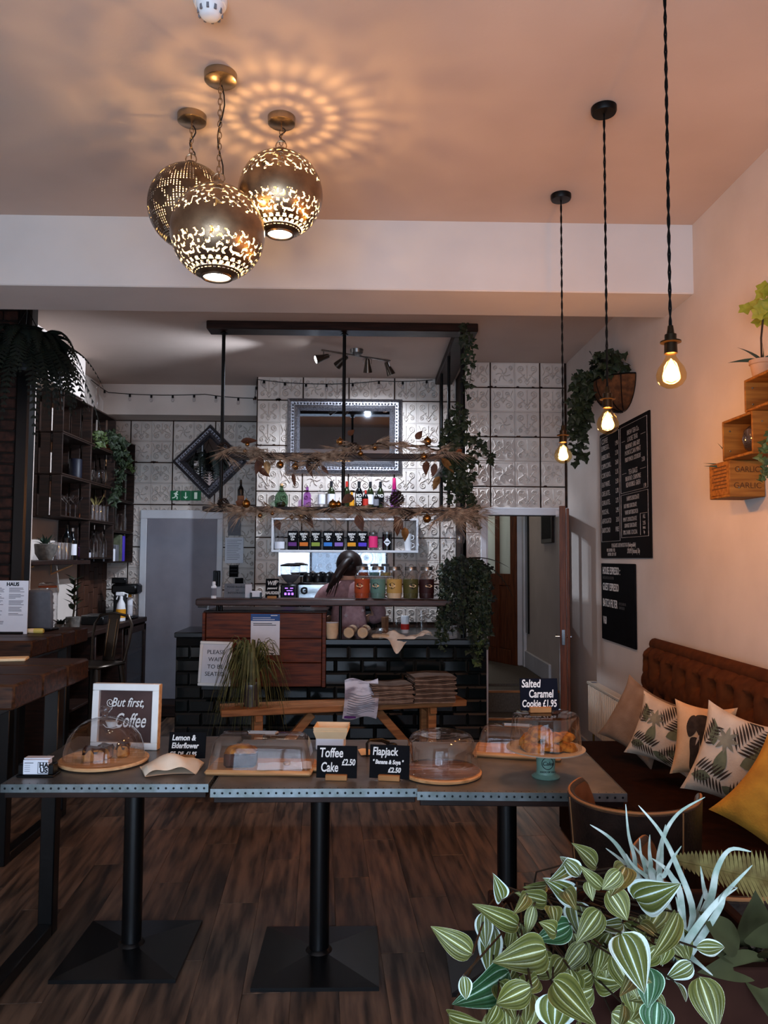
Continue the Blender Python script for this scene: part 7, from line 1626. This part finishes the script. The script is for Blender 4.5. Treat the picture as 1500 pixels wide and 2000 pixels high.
for k, pts in enumerate(BL):
    D0 = 1.2 + random.uniform(-.07, .08); P = [Vector((random.uniform(-.01, .01), 0, -.01))] + [atY(*Z5(*q), D0 - .02 * i) - o for i, q in enumerate(pts)]
    fine = []
    for i in range(len(P) - 1):
        p0_, p1_, p2_, p3_ = P[max(i - 1, 0)], P[i], P[i + 1], P[min(i + 2, len(P) - 1)]
        for s in range(5): t_ = s / 5; fine.append(.5 * ((2 * p1_) + (p2_ - p0_) * t_ + (2 * p0_ - 5 * p1_ + 4 * p2_ - p3_) * t_ ** 2 + (3 * p1_ - p0_ - 3 * p2_ + p3_) * t_ ** 3))
    fine.append(P[-1]); n = len(fine); w0 = random.uniform(.0052, .0078) * (.75 if pts[0][1] < 450 else 1); vs = []
    for i, p in enumerate(fine):
        tg = (fine[min(i + 1, n - 1)] - fine[max(i - 1, 0)]).normalized(); x = tg.cross(Vector((0, -1, .2))).normalized(); q = i / (n - 1); ww = w0 * (1 - q) ** .75 + .0004
        vs += [p - x * ww + Vector((0, -.35 * ww, 0)), p + Vector((0, .35 * ww, 0)), p + x * ww + Vector((0, -.35 * ww, 0))]
    MB().add(vs, [f for i in range(n - 1) for f in ((3 * i, 3 * i + 1, 3 * i + 4, 3 * i + 3), (3 * i + 1, 3 * i + 2, 3 * i + 5, 3 * i + 4))]).build('leaf', 'air_plant', ap, smooth=70)
# dark velvety leaves
vp = T('velvet_plant', 'dark velvety broad leaves at the edge of the planter', 'plant', (atY(1480, 1900, 1.25).x, 1.25, zP)); o = Vector(vp.location)
for x0, y0, x1, y1, w in ((1370, 720, 1235, 560, 130), (1400, 720, 1470, 490, 180), (1490, 770, 1225, 815, 120), (1440, 790, 1520, 1010, 150), (1430, 700, 1560, 600, 150), (1500, 800, 1600, 900, 150), (1390, 745, 1250, 700, 90), (1480, 720, 1600, 740, 140)):
    D0 = 1.2 + random.uniform(-.05, .05); a = atY(*Z5(x0, y0), D0) - o; b = atY(*Z5(x1, y1), D0 - .06) - o; mb = MB(); leaf_pts(mb, a, b - a, Vector((.1, -1, .5)), (b - a).length, w / 2.27 * D0 / 1500, 8, 12, .12, .72, .2, .06); mb.build('leaf', 'velvet_leaf', vp)
    MB().tube([(0, .03, -.03), a * .6, a], .003, 5).build('stalk', 'stem', vp)
# dry fern leaf
df = T('fern_leaf', 'single long tan fern leaf arching over the leather chair', 'plant', (atY(1480, 1900, 1.38).x, 1.4, zP)); o = Vector(df.location)
P = [atY(*Z5(x, y), 1.42) - o for x, y in ((1100, 318), (1180, 335), (1270, 355), (1360, 375), (1450, 395), (1540, 420))]; mb = MB(); mb.tube([P[0]] + P[1:] + [Vector((.1, .0, -.03))], .0028, 5); n = 24
for k in range(n):
    q = k / (n - 1) * (len(P) - 1.001); i = int(q); c = P[i].lerp(P[i + 1], q - i); tg = (P[i + 1] - P[i]).normalized()
    ln_ = (.012 + .05 * (k / n) ** .8)
    for sg, up in ((1, Vector((-.15, -.1, 1))), (-1, Vector((.12, -.55, -.6)))):
        d = up.normalized() * ln_; x = tg * .0042; mb.add([c - x, c + x, c + x * .8 + d * .7, c + d, c - x * .8 + d * .7], [(0, 1, 2, 3, 4)])
mb.build('frond', 'dry_fern', df, smooth=0)

# ---------------------------------------------------------------- writing becomes plain meshes
dg = bpy.context.evaluated_depsgraph_get()
for o in [o for o in COL.objects if o.type == 'FONT']:
    me = bpy.data.meshes.new_from_object(o.evaluated_get(dg)); cv = o.data
    n = bpy.data.objects.new('lettering', me); COL.objects.link(n); n.parent = o.parent
    n.location = o.location; n.rotation_euler = o.rotation_euler; n.scale = o.scale
    bpy.data.objects.remove(o); bpy.data.curves.remove(cv)
